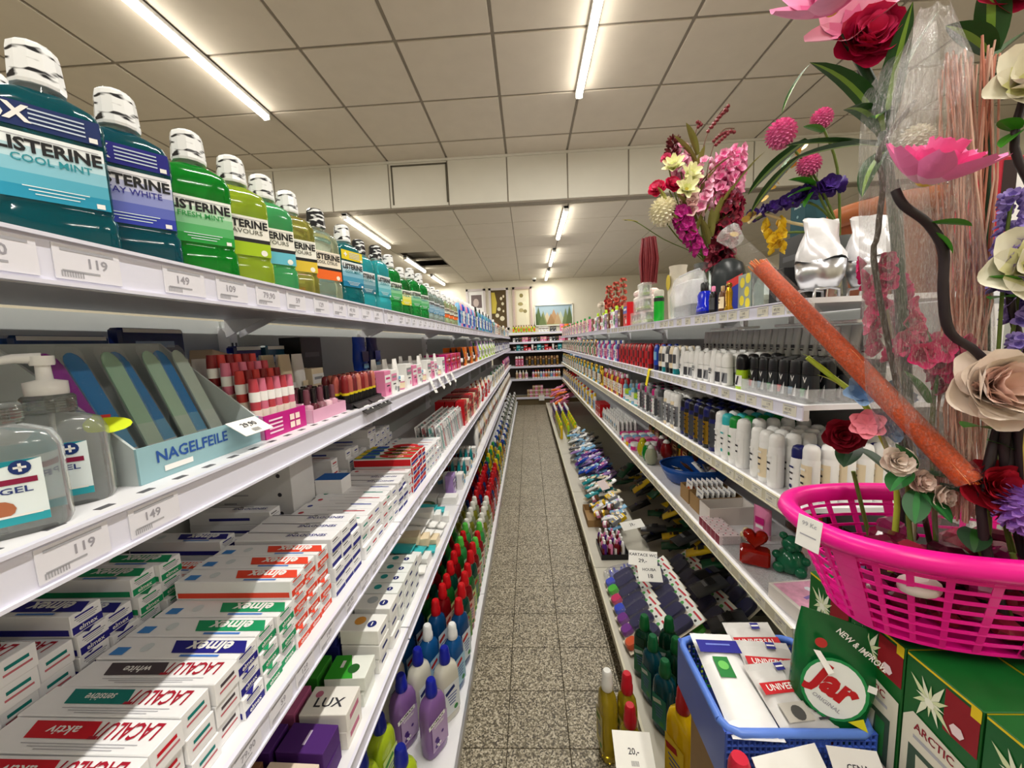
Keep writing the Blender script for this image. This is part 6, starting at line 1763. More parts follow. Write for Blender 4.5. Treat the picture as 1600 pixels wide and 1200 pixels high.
# ---- big bouquet in a glass vase on the top board
VX, VY = .80, 1.76
put(Node('glass_vase', None, None, [Node('vase', G().lathe([(.03, 0), (.034, .006), (.036, .10), (.05, .24), (.046, .24), (.033, .10), (.03, .012)], GLASS, 20))]), VX, VY, ZR1, 'clear glass vase holding the mixed bouquet', 'vase', 0)
vb = (VX, VY, ZR1 + .02)
vt = (VX, VY, ZR1 + .24)
pk = floret_mesh('f0a0c4', 'd8508e', .034, .03)
pk2 = floret_mesh('f2b8d0', 'e07aa8', .034, .03)
flower(vb, [vt, (.83, VY, 1.80), (.85, VY - .02, 1.88)], spike([(.85, VY - .03, 1.83), (.85, VY - .04, 1.93), (.846, VY - .04, 2.03)], pk, 10, .3, 4, .022), 'tall pink gladiolus spike in the bouquet, full and dense')
flower(vb, [vt, (.87, VY, 1.82), (.90, VY, 1.92)], spike([(.895, VY - .01, 1.86), (.91, VY - .02, 1.97), (.918, VY - .02, 2.06)], pk, 9, .3, 4, .02), 'pink gladiolus spike beside the dense one in the bouquet')
flower(vb, [vt, (.72, VY, 1.85), (.675, VY - .03, 1.98)], spike([(.68, VY - .03, 1.96), (.672, VY - .03, 2.07)], pk2, 5, .4, 4, .02), 'pale pink blossoms at the crown of the bouquet')
flower(vb, [vt, (.76, VY - .03, 1.82), (.755, VY - .05, 1.92)], spike([(.75, VY - .05, 1.82), (.765, VY - .05, 2.0)], pk2, 8, .3, 3, .024), 'pale pink blossoms amid olive leaves in the bouquet')
flower(vb, [vt, (.76, VY - .03, 1.78), (.70, VY - .05, 1.84)], spike([(.71, VY - .06, 1.80), (.70, VY - .05, 1.90)], floret_mesh('e8c4c0', 'd89a98', .036, .03), 5, .3, 3, .02), 'dusty pink blossoms low in the bouquet')
ps = petal_mesh(.055, .03, .2, .3, fl_mat('f0eec2'), fl_mat('d8dc9a'))
flower(vb, [vt, (.70, VY - .02, 1.80), (.635, VY - .05, 1.95)], head((.635, VY - .06, 1.985), (-.4, -.8, .5), [(6, ps, .3, 0), (5, ps, .8, .5)], fl_mat('b8a83a'), .008) + head((.69, VY - .08, 1.94), (.2, -.9, .3), [(6, ps, .3, 0), (5, ps, .8, .5)], fl_mat('b8a83a'), .008), 'pale yellow lilies in the bouquet')
flower(vb, [vt, (.73, VY - .02, 1.75), (.68, VY - .06, 1.88)], head((.675, VY - .09, 1.885), (-.1, -.95, .2), [(6, ps, .25, 0), (5, ps, .7, .5)], fl_mat('b8a83a'), .008), 'pale yellow lily beside the carnations in the bouquet')
flower(vb, [vt, (.68, VY - .02, 1.70), (.60, VY - .04, 1.79)], [pompom((.596, VY - .05, 1.815), 'f2ecd4', 'e0d9b8', .062)], 'round cream hydrangea ball in the bouquet')
flower(vb, [vt, (.67, VY, 1.78), (.585, VY - .04, 1.89)], rose((.572, VY - .05, 1.905), (-.5, -.8, .3), 'e0305e', 1.25, 'ee6a92') + rose((.622, VY - .07, 1.91), (.1, -.9, .3), 'd01f52', 1.2, 'e65a84'), 'crimson pink carnations beside the cream hydrangea')
flower(vb, [vt, (.68, VY, 1.85), (.625, VY - .03, 2.0)], rose((.612, VY - .04, 2.03), (-.5, -.7, .3), 'e05a86', .8), 'small rose pink bloom high in the bouquet')
bg = floret_mesh('760f28', '4e0a1c', .042, .024, 6, .4)
flower(vb, [vt, (.83, VY - .03, 1.70), (.85, VY - .05, 1.80)], spike([(.83, VY - .05, 1.58), (.85, VY - .06, 1.70), (.86, VY - .06, 1.85)], bg, 12, .2, 4, .028), 'burgundy orchid spray hanging at the front of the bouquet')
flower(vb, [vt, (.86, VY - .02, 1.72), (.90, VY - .03, 1.80)], spike([(.88, VY - .03, 1.72), (.905, VY - .04, 1.84)], floret_mesh('8a1a3a', '5a0f24', .036, .022, 6, .4), 7, .2, 3, .02), 'wine red orchid spray beside the burgundy one')
mo = floret_mesh('a81a78', 'd24aa0', .034, .028)
flower(vb, [vt, (.73, VY - .05, 1.72), (.68, VY - .07, 1.74), (.70, VY - .09, 1.66)], spike([(.66, VY - .07, 1.80), (.69, VY - .08, 1.71), (.735, VY - .09, 1.63)], mo, 9, .2, 4, .014), 'magenta orchid spray drooping from the bouquet')
dr = floret_mesh('5a1218', '7a1a20', .036, .014, 5, .9)
flower(vb, [vt, (.68, VY, 1.9), (.645, VY - .02, 2.06)], spike([(.64, VY - .02, 2.02), (.648, VY - .02, 2.11)], dr, 6, .8, 4, .008), 'dark red feathery tuft atop the bouquet')
ol = leaves([((.74, VY - .04, 1.68 + .045 * k), (.74 + .12 * math.cos(k * 1.3), VY - .09, 1.78 + .045 * k), .03, .5) for k in range(9)], LO, LO)
flower(vb, [vt, (.75, VY - .03, 1.85), (.75, VY - .04, 2.05)], ol, 'olive leaf branch in the middle of the bouquet')
ol = leaves([((.77 + .012 * k, VY - .06, 1.64 + .03 * k), (.69 + .04 * k, VY - .11, 1.72 + .04 * k), .03, .4) for k in range(8)], LO, LO)
flower(vb, [vt, (.79, VY - .04, 1.75), (.82, VY - .05, 1.9)], ol, 'olive leaf branch low at the front of the bouquet')
ol = leaves([((.70 - .02 * k, VY - .05, 1.68 + .035 * k), (.64 - .02 * k, VY - .09, 1.76 + .035 * k), .026, .4) for k in range(5)], mat('a8ac5a', .5, kind='leaf', var=.2), LO)
flower(vb, [vt, (.72, VY - .04, 1.70), (.62, VY - .05, 1.9)], ol, 'pale green leaf branch behind the hydrangea')
def berry(path, pts, lb):
    bs = [Node('berry', ball(.0075, mat('6a1a22', .35, kind='berry'), Matrix.Identity(4), 8), Tr(*p)) for p in pts]
    flower(vb, path, bs, lb, .0022, mat('5a3a2a', .6, kind='twig'))
berry([vt, (.77, VY, 1.95), (.79, VY, 2.12), (.84, VY, 2.21), (.885, VY, 2.255)], [(.80 + .011 * k, VY, 2.15 + .016 * k - .0007 * k * k) for k in range(8)] + [(.81 + .011 * k, VY - .012, 2.16 + .013 * k) for k in range(7)], 'tall wine red berry twig rising from the bouquet')
berry([vt, (.79, VY, 1.9), (.82, VY, 2.08), (.86, VY, 2.15), (.91, VY, 2.155)], [(.825 + .012 * k, VY, 2.11 + .012 * k - .0011 * k * k) for k in range(8)] + [(.83 + .012 * k, VY - .01, 2.09 + .010 * k) for k in range(6)], 'arching wine red berry twig in the bouquet')
berry([vt, (.76, VY, 1.95), (.745, VY, 2.12), (.76, VY, 2.185)], [(.758, VY, 2.17), (.764, VY, 2.185), (.755, VY, 2.19), (.77, VY, 2.178)], 'short berry twig with a single dark head in the bouquet')
# yellow stem ends reaching out over the aisle
flower(vb, [vt, (.62, VY + .02, 1.72), (.50, VY + .02, 1.80), (.45, VY + .02, 1.81)], leaves([((.51, VY + .02, 1.80), (.44, VY + .02, 1.812), .012, .05)], mat('d8c84a', .5, kind='leaf'), mat('b8a83a', .5, kind='leaf')), 'thin yellow grass tip reaching from the bouquet', .002)
# ---- second group: gold-wrapped stick, pompoms, purple orchid, long blades (standing in a slim holder at the board end)
HB = (.80, 1.03, ZR1)
put(Node('slim_vase', None, None, [Node('vase', G().lathe([(.022, 0), (.024, .006), (.02, .06), (.03, .16), (.027, .16), (.018, .06)], GLASS, 16))]), HB[0], HB[1], ZR1, 'slim clear vase with the pompom flowers behind the gift bowls', 'vase', 0)
hb, ht = (HB[0], HB[1], ZR1 + .02), (HB[0], HB[1], ZR1 + .16)
flower(hb, [ht, (.72, 1.01, 1.66), (.64, 1.0, 1.745)], [pompom((.627, 1.0, 1.762), 'ee8aba', 'd8629c', .034)] + leaves([((.66, 1.0, 1.72), (.61, 1.0, 1.69), .022, .5), ((.66, 1.0, 1.715), (.63, 1.0, 1.67), .022, .5)], LGB, LGB), 'pink pompom flower leaning farthest over the aisle')
flower(hb, [ht, (.77, 1.01, 1.68), (.725, 1.0, 1.77)], [pompom((.72, 1.0, 1.79), 'ee8aba', 'd8629c', .024)] + leaves([((.725, 1.0, 1.76), (.68, 1.0, 1.775), .025, .4)], LGB, LGB), 'small pink pompom flower with round leaf')
flower(hb, [ht, (.74, 1.01, 1.60), (.70, 1.0, 1.665)], [pompom((.695, 1.0, 1.687), 'ec82b4', 'd05a96', .027)] + leaves([((.71, 1.0, 1.64), (.65, 1.0, 1.655), .03, .5), ((.70, 1.0, 1.63), (.65, 1.0, 1.615), .03, .5), ((.71, 1.0, 1.625), (.69, 1.0, 1.59), .025, .5)], LGB, LGB), 'pink pompom flower with bright toothed leaves')
po = floret_mesh('36186a', '4e2a90', .026, .022)
flower(hb, [ht, (.74, 1.03, 1.60), (.68, 1.05, 1.615), (.62, 1.08, 1.59)], spike([(.745, 1.0, 1.635), (.70, 1.03, 1.625), (.62, 1.08, 1.60)], po, 12, .2, 3, .012), 'dark purple orchid branch reaching over the gift bowls')
gs = []
for k in range(12):
    t = k / 11
    gs.append(Node('foil_leaf', G().disc(.013, mat('c9a44a', .35, .5, kind='gold_leaf', var=.3), Matrix.Identity(4), n=7, ry=.009), Tr(.575 + .11 * t, 1.10 - .1 * t, 1.555 + .18 * t + .004 * (-1) ** k) @ Rz(k) @ Rx(1.1)))
flower(hb, [ht, (.70, 1.06, 1.57), (.63, 1.07, 1.60), (.60, 1.08, 1.58)], gs, 'stick wrapped in gold foil leaves above the top board', .004, mat('d8c89a', .4, kind='stem'))
yl = floret_mesh('e6c024', 'd0a010', .024, .022)
flower(hb, [ht, (.72, 1.04, 1.54), (.665, 1.06, 1.545)], spike([(.66, 1.07, 1.57), (.665, 1.06, 1.53), (.665, 1.06, 1.50)], yl, 6, .3, 2, .006), 'yellow blossoms before the teal perfume box')
# red-framed box at the rear of the top deck
rb = Node('red_box', None, None, [Node('box', G().cbox(-.16, .16, -.05, .05, 0, .31, .003, paper('a8122a'))), Node('white_panel', G().box(-.14, .14, -.0512, -.05, .02, .28, paper('f0eef0'))), Node('dark_strip', G().box(-.16, -.13, -.0516, -.05, .2, .3, paper('2a1214')))])
place(rb, Tr(1.27, 1.02, 1.36), 'large red carton with a white front panel behind the flowers', 'box')
for k, y in enumerate((3.4, 3.75)):
    b0 = (.78, y, ZR1)
    put(Node('pot', None, None, [Node('pot', G().lathe([(.04, 0), (.055, .1), (.05, .1)], plastic('6e1a20' if k else 'e2dccb'), 16))]), *b0, ('dark red' if k else 'cream') + ' flower pot farther along the top board', 'flower pot', 0)
    for q in range(3):
        x = .72 + .06 * q
        pp = (x, y - .02, 1.60 + .03 * q + .12 * (1 - k))
        flower((.78, y, ZR1 + .03), [(.78, y, ZR1 + .1), (x, y, 1.52)] + [pp], (rose(pp, (-.5, -.8, .3), ('efe6d8', 'a81a24', 'e8e0cc')[q], 1.3) if k else spike([(x, y, 1.52), pp], floret_mesh('b8503e', '8a2a1c', .034, .03), 6, .3, 3, .012)),
               ('%s rose in the dark red pot' % ('white', 'red', 'cream')[q]) if k else ('orange red blossom spray %s in the cream pot' % ('leaning out', 'upright', 'leaning in')[q]))
# ================================================================== pink basket of flowers on the green cartons
def rr(hx, hy, p, n, z, cx=0, cy=0):
    o = []
    for k in range(n):
        t = 2 * PI * k / n
        c, d = math.cos(t), math.sin(t)
        o.append(Vector((cx + hx * math.copysign(abs(c) ** (2 / p), c), cy + hy * math.copysign(abs(d) ** (2 / p), d), z)))
    return o
PK = mat('e5108c', .32, kind='pink_plastic', var=.03)
BKX, BKY, BKB = .598, .532, .875
NB = 56
def bring(t):
    """basket outline at height fraction t"""
    return rr(.150 + .052 * t, .082 + .036 * t, 2.5, NB, .004 + .125 * t)
def is_solid(k):
    a = (360 * k / NB) % 360
    return 198 <= a <= 216 or 328 <= a <= 354
kids = []
lat = G()
for lv in range(9):
    t = lv / 8
    ring = bring(t)
    w = .0021
    prof = [[p + Vector((0, 0, -w)), p * 1 + Vector((0, 0, w)), Vector((p.x * .985, p.y * .985, p.z + w)), Vector((p.x * .985, p.y * .985, p.z - w))] for p in ring]
    lat.loft([[tuple(q) for q in s_] for s_ in prof + prof[:1]], PK, False, False, False)
for k in range(0, NB, 2):
    a = [bring(t)[k] for t in (0, .5, 1)]
    b = [bring(t)[(k + 1) % NB] for t in (0, .5, 1)]
    rings = []
    for p, q in zip(a, b):
        m = p.lerp(q, .42)
        rings.append([tuple(p), tuple(m), (m.x * .985, m.y * .985, m.z), (p.x * .985, p.y * .985, p.z)])
    lat.loft(rings, PK, False, False, False)
kids.append(Node('lattice', lat, kind='stuff'))
for lo, hi in ((198, 216), (328, 354)):
    ks = [k for k in range(NB) if lo <= 360 * k / NB <= hi]
    rows = []
    for t in (0, .33, .66, 1):
        r_ = bring(t)
        rows.append([(r_[k].x * 1.004, r_[k].y * 1.004, r_[k].z) for k in ks])
    inner = [[(x * .975, y * .975, z) for x, y, z in r_] for r_ in rows]
    g = G().loft(rows, PK, False, False, True, None, False)
    g.loft(inner, PK, False, False, True, None, False)
    kids.append(Node('side_panel', g))
base = G().loft([[tuple(p) for p in rr(.14, .076, 2.5, NB, .0)], [tuple(p) for p in rr(.150, .082, 2.5, NB, .005)]], PK)
kids.append(Node('base', base))
rim = []
for dx, dz in ((-.004, -.006), (.010, -.004), (.017, .006), (.013, .018), (0, .022), (-.009, .014)):
    rim.append([tuple(p) for p in rr(.200 + dx, .116 + dx, 2.5, NB, .127 + dz)])
kids.append(Node('rim', G().loft(rim + rim[:1], PK, False, False)))
bk = Node('basket', None, None, kids)
place(bk, Tr(BKX, BKY, BKB) @ Rz(-.12), 'bright pink plastic lattice basket full of artificial flowers', 'basket')
st = G()
st.box(-.016, .016, -.0008, 0, -.026, .018, PAPERW)
st.text('99 Kc', .006, GREY, FRONT, 0, .008, .0012)
st.rect(.022, .002, GREY, FRONT, 0, -.008, .0012)
place(Node('price_sticker', st), Tr(BKX - .216, BKY - .015, BKB + .137) @ Rz(-1.25) @ Rx(-.12), 'white price sticker on the corner of the pink basket', 'sticker')
# wrapped soaps lying in the basket
for k in range(66):
    a = k * 2.4
    x, y = BKX + .135 * math.cos(a) * (((k * 7) % 11) / 11 + .08), BKY + .066 * math.sin(a) * (((k * 5) % 11) / 11 + .1)
    c, nm = (('5a0f28', 'wine red'), ('7a1a4a', 'plum'), ('3a0c1c', 'dark maroon'), ('8a1f36', 'ruby'))[k % 4]
    g = G().cbox(-.022, .022, -.015, .015, 0, .02, .006, mat(c, .15, kind='wrap', var=.3, scale=90))
    place(Node('wrapped_soap', g), Tr(x, y, BKB + .008 + .017 * (k // 11)) @ Rz(a) @ Ry(.3 * math.sin(k)), nm + ' foil-wrapped soap in the pink basket', 'wrapped soap', nm + ' wrapped soaps')
place(Node('pumice_stone', G().se([(.012, .008, 0), (.026, .018, .006), (.026, .018, .014), (.01, .007, .02)], mat('c9bcb8', .8, kind='pumice', var=.2), 2, 16)), Tr(BKX - .115, BKY - .065, BKB + .078) @ Rz(.3), 'pale oval stone on the wrapped soaps in the pink basket', 'stone')

# ---- flowers in the basket
def fb_(x, y):
    return (BKX + x, BKY + y, BKB + .03)
# pink lily and magenta blooms high on a leafy branch
lily = petal_mesh(.085, .05, .25, .25, fl_mat('f09cc4'), fl_mat('e87ab0'))
lily2 = petal_mesh(.07, .045, .2, .25, fl_mat('f4b4d0'), fl_mat('ea8aba'))
b0 = fb_(-.02, .04)
crown = (.515, .595, 1.56)
flower(b0, [(.555, .575, 1.2), (.535, .585, 1.4), crown, (.50, .60, 1.63), (.455, .60, 1.70)],
       head((.440, .60, 1.725), (-.45, -.55, .55), [(6, lily, .35, 0), (4, lily2, .9, .4)], fl_mat('d8c84a'), .008)
       + leaves([(crown, (.40, .58, 1.652), .030, .9), ((.40, .58, 1.652), (.362, .575, 1.59), .010, .5), (crown, (.43, .56, 1.58), .028, 1.2), (crown, (.46, .545, 1.56), .026, 1.6), (crown, (.56, .58, 1.70), .03, .4), (crown, (.50, .55, 1.69), .03, .4), ((.52, .595, 1.54), (.47, .57, 1.47), .026, 1.0)]),
       'large pink lily on a leafy branch rising highest from the pink basket', .006, LD)
flower(fb_(-.015, .055), [(.56, .60, 1.3), (.53, .61, 1.55), (.49, .61, 1.66)], rose((.487, .60, 1.685), (-.3, -.9, .1), 'c2124e', 1.35, 'e03a72') + head((.478, .615, 1.71), (-.5, -.6, .4), [(5, petal_mesh(.06, .045, .1, .2, fl_mat('f2b6cc'), fl_mat('e88ab4')), .4, 0)]), 'magenta peony with pale pink petals beside the pink lily', .005, STK)
# long arching blades
flower(fb_(-.01, .06), [(.565, .60, 1.3), (.54, .60, 1.5)], leaves([((.525, .60, 1.545), (.45, .70, 1.60), .032, .35), ((.47, .68, 1.60), (.435, .78, 1.555), .028, .5), ((.53, .60, 1.55), (.455, .70, 1.575), .03, .5), ((.46, .69, 1.575), (.44, .78, 1.52), .02, .5)]), 'long striped green blades arching from the pink basket over the shelf', .005, LD)
flower(fb_(.07, .02), [(.62, .55, 1.35), (.60, .55, 1.6)], rose((.610, .548, 1.70), (-.2, -.9, .1), 'b81244', 1.2, 'd83a6a') + leaves([((.60, .55, 1.62), (.67, .545, 1.665), .035, .4), ((.60, .55, 1.63), (.545, .55, 1.665), .034, .5), ((.60, .55, 1.60), (.655, .53, 1.58), .028, .7), ((.60, .55, 1.63), (.58, .54, 1.72), .032, .2), ((.60, .55, 1.60), (.66, .53, 1.615), .018, .3)]), 'crimson rose with broad striped leaves near the white blooms', .005, LD)
wh = petal_mesh(.05, .045, .15, .3, fl_mat('f0ebd9', .05), fl_mat('e2e0a8', .05))
flower(fb_(.06, -.03), [(.64, .51, 1.2), (.60, .505, 1.33), (.63, .51, 1.42), (.60, .515, 1.5), (.612, .52, 1.565)], head((.612, .515, 1.57), (-.6, -.7, .2), [(5, wh, .4, 0), (4, wh, .9, .5)], fl_mat('d9dc8a'), .010) + leaves([((.605, .515, 1.52), (.58, .51, 1.50), .02, .3), ((.60, .515, 1.52), (.575, .51, 1.53), .02, .3)], LGB, LGB), 'white magnolia on a dark twisting twig, topmost of the two', .004, STK)
flower(fb_(.055, -.05), [(.60, .49, 1.1), (.59, .48, 1.2), (.635, .49, 1.28), (.605, .495, 1.34)], head((.603, .49, 1.352), (-.55, -.8, .15), [(5, petal_mesh(.055, .055, .12, .3, fl_mat('f2eedc', .05), fl_mat('e6e2b0', .05)), .35, 0), (4, wh, .9, .5)], fl_mat('d5d888'), .012) + leaves([((.60, .50, 1.33), (.56, .49, 1.345), .024, .3), ((.60, .50, 1.32), (.562, .49, 1.318), .024, .3), ((.62, .50, 1.30), (.66, .49, 1.29), .026, .3)], LGB, LGB), 'white magnolia with cream heart low among the lavender', .005, STK)
# lotus on a thick black curling stem
lo = petal_mesh(.062, .036, .35, .25, fl_mat('f07ab4'), fl_mat('f4b0cf'))
lo2 = petal_mesh(.05, .034, .2, .3, fl_mat('ee6aa8'), fl_mat('f0a0c6'))
flower(fb_(.0, -.06), [(.575, .49, 1.05), (.60, .50, 1.19), (.566, .50, 1.25), (.528, .50, 1.28), (.516, .50, 1.33), (.512, .50, 1.38), (.492, .50, 1.412), (.462, .50, 1.435), (.455, .505, 1.455)],
       head((.476, .495, 1.455), (.1, -.5, .85), [(7, lo, .25, 0), (7, lo2, .6, .4), (5, lo2, 1.0, .1)], fl_mat('e6c25a'), .008) + leaves([((.492, .50, 1.412), (.53, .49, 1.405), .024, .3), ((.50, .50, 1.40), (.512, .49, 1.375), .022, .4)], LGB, LGB),
       'pink lotus on a thick black curling stem in the pink basket', .0052, STK)
# magenta spike with pale stem
ms_ = floret_mesh('d81e6e', 'a81250', .024, .02)
flower(fb_(-.04, .02), [(.56, .56, 1.10), (.548, .585, 1.24), (.525, .60, 1.36), (.52, .60, 1.385)], spike([(.552, .59, 1.26), (.54, .595, 1.32), (.522, .60, 1.385)], ms_, 9, .2, 3, .016), 'magenta blossom spike on a pale stem behind the orange tube', .003, mat('a8a48a', .5, kind='stem'))
flower(fb_(-.02, .0), [(.57, .55, 1.12), (.572, .555, 1.22)], spike([(.545, .555, 1.25), (.57, .55, 1.26), (.585, .545, 1.225), (.59, .54, 1.20)], ms_, 10, .2, 3, .016) + leaves([((.565, .555, 1.18), (.535, .56, 1.225), .022, .3), ((.57, .555, 1.18), (.56, .56, 1.28), .018, .3)], LGB, LGB), 'magenta blossom cluster low beside the cellophane', .003)
# iris-like branch with lime buds and pale blue flowers
bl1 = petal_mesh(.03, .026, .2, .3, fl_mat('8fb2dc'), fl_mat('6a92c8'))
flower(fb_(-.06, .03), [(.555, .58, 1.05), (.535, .60, 1.14), (.52, .615, 1.18), (.49, .635, 1.215), (.462, .648, 1.245)],
       leaves([((.50, .63, 1.205), (.457, .65, 1.25), .016, .2), ((.50, .63, 1.20), (.475, .64, 1.215), .013, .3)], mat('b4c43a', .5, kind='leaf'), mat('a0b82a', .5, kind='leaf'))
       + head((.515, .60, 1.188), (-.5, -.6, .4), [(5, bl1, .4, 0)]) + head((.549, .595, 1.182), (.2, -.8, .4), [(5, bl1, .4, 0)]) + head((.542, .59, 1.142), (-.1, -.9, .2), [(6, bl1, .3, 0)]) + head((.572, .575, 1.118), (.2, -.9, .1), [(6, bl1, .3, .3)])
       + head((.516, .592, 1.142), (-.6, -.7, .2), [(6, petal_mesh(.026, .024, .1, .3, fl_mat('ee8a9c')), .4, 0)]), 'branch with lime buds and pale blue flowers leaning over the deodorants', .004, mat('a8b83a', .5, kind='stem'))
# small white roses with round leaves hanging over the rim
flower(fb_(-.06, -.02), [(.54, .54, .99), (.535, .545, 1.08)], rose((.522, .548, 1.098), (-.4, -.9, .3), 'efe0d4', .7) + rose((.538, .535, 1.074), (.1, -.95, .2), 'e8d0c4', .6) + rose((.556, .525, 1.056), (.3, -.9, .1), 'efdcd0', .6)
       + leaves([((.53, .54, 1.085), (.50, .53, 1.062), .03, .3), ((.535, .54, 1.09), (.512, .54, 1.125), .026, .3), ((.545, .53, 1.085), (.585, .51, 1.075), .03, .3), ((.54, .53, 1.06), (.55, .50, 1.03), .03, .3), ((.535, .53, 1.06), (.515, .51, 1.025), .028, .3), ((.56, .525, 1.07), (.60, .50, 1.05), .03, .3)], mat('1f5c2a', .4, kind='leaf', var=.1), mat('2f7a3a', .4, kind='leaf')), 'small white roses with round green leaves at the basket rim', .003)
flower(fb_(.02, -.05), [(.585, .50, 1.0)], rose((.595, .495, 1.075), (-.3, -.8, .5), '9a0f24', 1.3, 'b81a32') + leaves([((.58, .50, 1.02), (.56, .48, 1.00), .03, .4)], LD, LG), 'dark red rose with foil leaf beside the purple pompom', .003)
flower(fb_(.03, -.07), [(.60, .475, 1.0)], [pompom((.603, .465, 1.062), 'a878cc', '8a5ab8', .034)], 'purple pompom flower hanging at the basket rim')
flower(fb_(.0, -.04), [(.59, .50, 1.1)], rose((.578, .50, 1.205), (-.2, -.95, .3), 'f8e6da', 1.75, 'f2d2c6') + leaves([((.585, .50, 1.155), (.545, .49, 1.16), .03, .5), ((.585, .50, 1.14), (.60, .48, 1.13), .02, .5)], LGB, LGB), 'large pale peach rose behind a dark stem', .004)
flower(fb_(-.03, .09), [(.54, .64, 1.05)], rose((.512, .63, 1.115), (-.5, -.8, .2), '7c0a20', .95) + leaves([((.53, .63, 1.10), (.50, .61, 1.07), .035, .4), ((.54, .63, 1.09), (.56, .60, 1.06), .035, .4)], LD, LD), 'dark red rose with dark leaves at the far rim of the basket', .003)
# lavender spikes
lv = floret_mesh('9a86d0', '6a56a8', .013, .010, 4)
for k, (x, y, z, nm) in enumerate(((.585, .50, 1.44, 'tallest'), (.61, .505, 1.40, 'middle'), (.60, .49, 1.27, 'lowest'))):
    flower(fb_(.05 + .01 * k, -.04), [(.60, .50, 1.1), (x, y, z - .1), (x, y, z)], spike([(x + .005, y, z - .11), (x, y, z)], lv, 14, .4, 3, .006), 'lavender spike, %s of three beside the magnolias' % nm, .002)
flower(fb_(.05, -.09), [(.585, .452, 1.1), (.575, .45, 1.25)], [], 'plain yellow-green stalk rising before the lavender', .006, mat('c8bc5a', .5, kind='stem'))
flower(fb_(.04, -.06), [(.59, .48, 1.2), (.585, .485, 1.22), (.60, .49, 1.18), (.60, .485, 1.06)], [], 'thick black looped stem in front of the peach rose', .006, STK)
# dark twisting twig at the rear
flower(fb_(.01, .03), [(.50, .57, 1.34), (.49, .565, 1.42), (.488, .56, 1.48), (.498, .58, 1.535), (.55, .59, 1.6)], [], 'thin brown twig curving up to the striped leaves', .0035, mat('3a2a1c', .6, kind='twig'))
# ---- cellophane sleeves with straw fibres
def sleeve(pts, rad, m, seed, n=16):
    r = random.Random(seed)
    rings = []
    for (x, y, z), q in zip(pts, rad):
        rings.append([(x + q * (1 + r.uniform(-.16, .16)) * math.cos(2 * PI * k / n), y + q * .55 * (1 + r.uniform(-.2, .2)) * math.sin(2 * PI * k / n), z + r.uniform(-.006, .006)) for k in range(n)])
    return G().loft(rings, m, False, False, True)
def fibres(p0, p1, n, spread, cs, seed, rr_=.0012):
    r = random.Random(seed)
    g = G()
    p0, p1 = Vector(p0), Vector(p1)
    for k in range(n):
        o0 = Vector((r.uniform(-1, 1), r.uniform(-1, 1), 0)) * spread
        o1 = Vector((r.uniform(-1, 1), r.uniform(-1, 1), r.uniform(-1, .6))) * spread
        mid = [p0.lerp(p1, t) + o0.lerp(o1, t) + Vector((r.uniform(-1, 1), r.uniform(-1, 1), 0)) * spread * .5 for t in (.25, .5, .75)]
        g.tube([p0 + o0] + mid + [p1 + o1], rr_, cs[k % len(cs)], 4)
    return g
OR = [mat('d86a2c', .45, kind='fibre', var=.25), mat('e2884a', .45, kind='fibre', var=.25), mat('c0501c', .45, kind='fibre', var=.25)]
PKF = [mat('d8a08c', .5, kind='fibre', var=.2), mat('e0b8a4', .5, kind='fibre', var=.2), mat('c8806a', .5, kind='fibre', var=.2)]
place(Node('straw_bunch', None, None, [Node('fibres', fibres((.60, .535, 1.02), (.575, .55, 1.63), 46, .022, PKF, 3), kind='stuff'),
      Node('sleeve', sleeve([(.60, .53, .96), (.585, .54, 1.15), (.565, .55, 1.33), (.535, .55, 1.50), (.53, .55, 1.62), (.528, .55, 1.685)], [.02, .055, .06, .045, .042, .018], film('f4f2f4', .2), 5))]), Matrix.Identity(4), 'salmon straw bunch in a tall crinkled cellophane sleeve', 'straw bunch')
place(Node('flower_sleeve', None, None, [Node('bloom', pompom((.516, .55, 1.53), 'efeae0', 'e0dccc', .02).me), Node('sleeve', sleeve([(.58, .56, 1.0), (.545, .565, 1.2), (.52, .57, 1.38), (.505, .57, 1.52), (.515, .57, 1.6), (.535, .57, 1.68)], [.02, .045, .048, .036, .042, .014], film('f2f4f6', .2), 9))]), Matrix.Identity(4), 'clear crinkled cellophane sleeve with a white bloom inside', 'flower sleeve')
# orange bristle tube leaning out of the basket toward the shelf
p0, p1 = Vector((.568, .50, 1.085)), Vector((.397, .75, 1.458))
og = G()
d_ = (p1 - p0)
og.tube([p0 + d_ * t for t in (0, .3, .6, .86)], [.0145, .0145, .014, .013], mat('b8440c', .6, kind='bristle', var=.75, scale=320), 12)
fz = fibres(p0, p0 + d_ * .88, 60, .011, OR, 11, .0011)
sl = G().tube([p0 + d_ * t for t in (0, .25, .5, .75, .9, 1.0)], [.019, .019, .0185, .018, .016, .014], film('f6efe6', .07), 14)
place(Node('orange_bunch', None, None, [Node('bristles', og), Node('fibres', fz, kind='stuff'), Node('sleeve', sl), Node('bag_end', G().tube([p1, p1 + Vector((-.01, .015, .022)), p1 + Vector((-.012, .02, .03))], [.014, .022, .004], film('f6f6f6', .3), 10))]), Matrix.Identity(4), 'orange straw bunch in a clear tube leaning out of the basket', 'straw bunch')

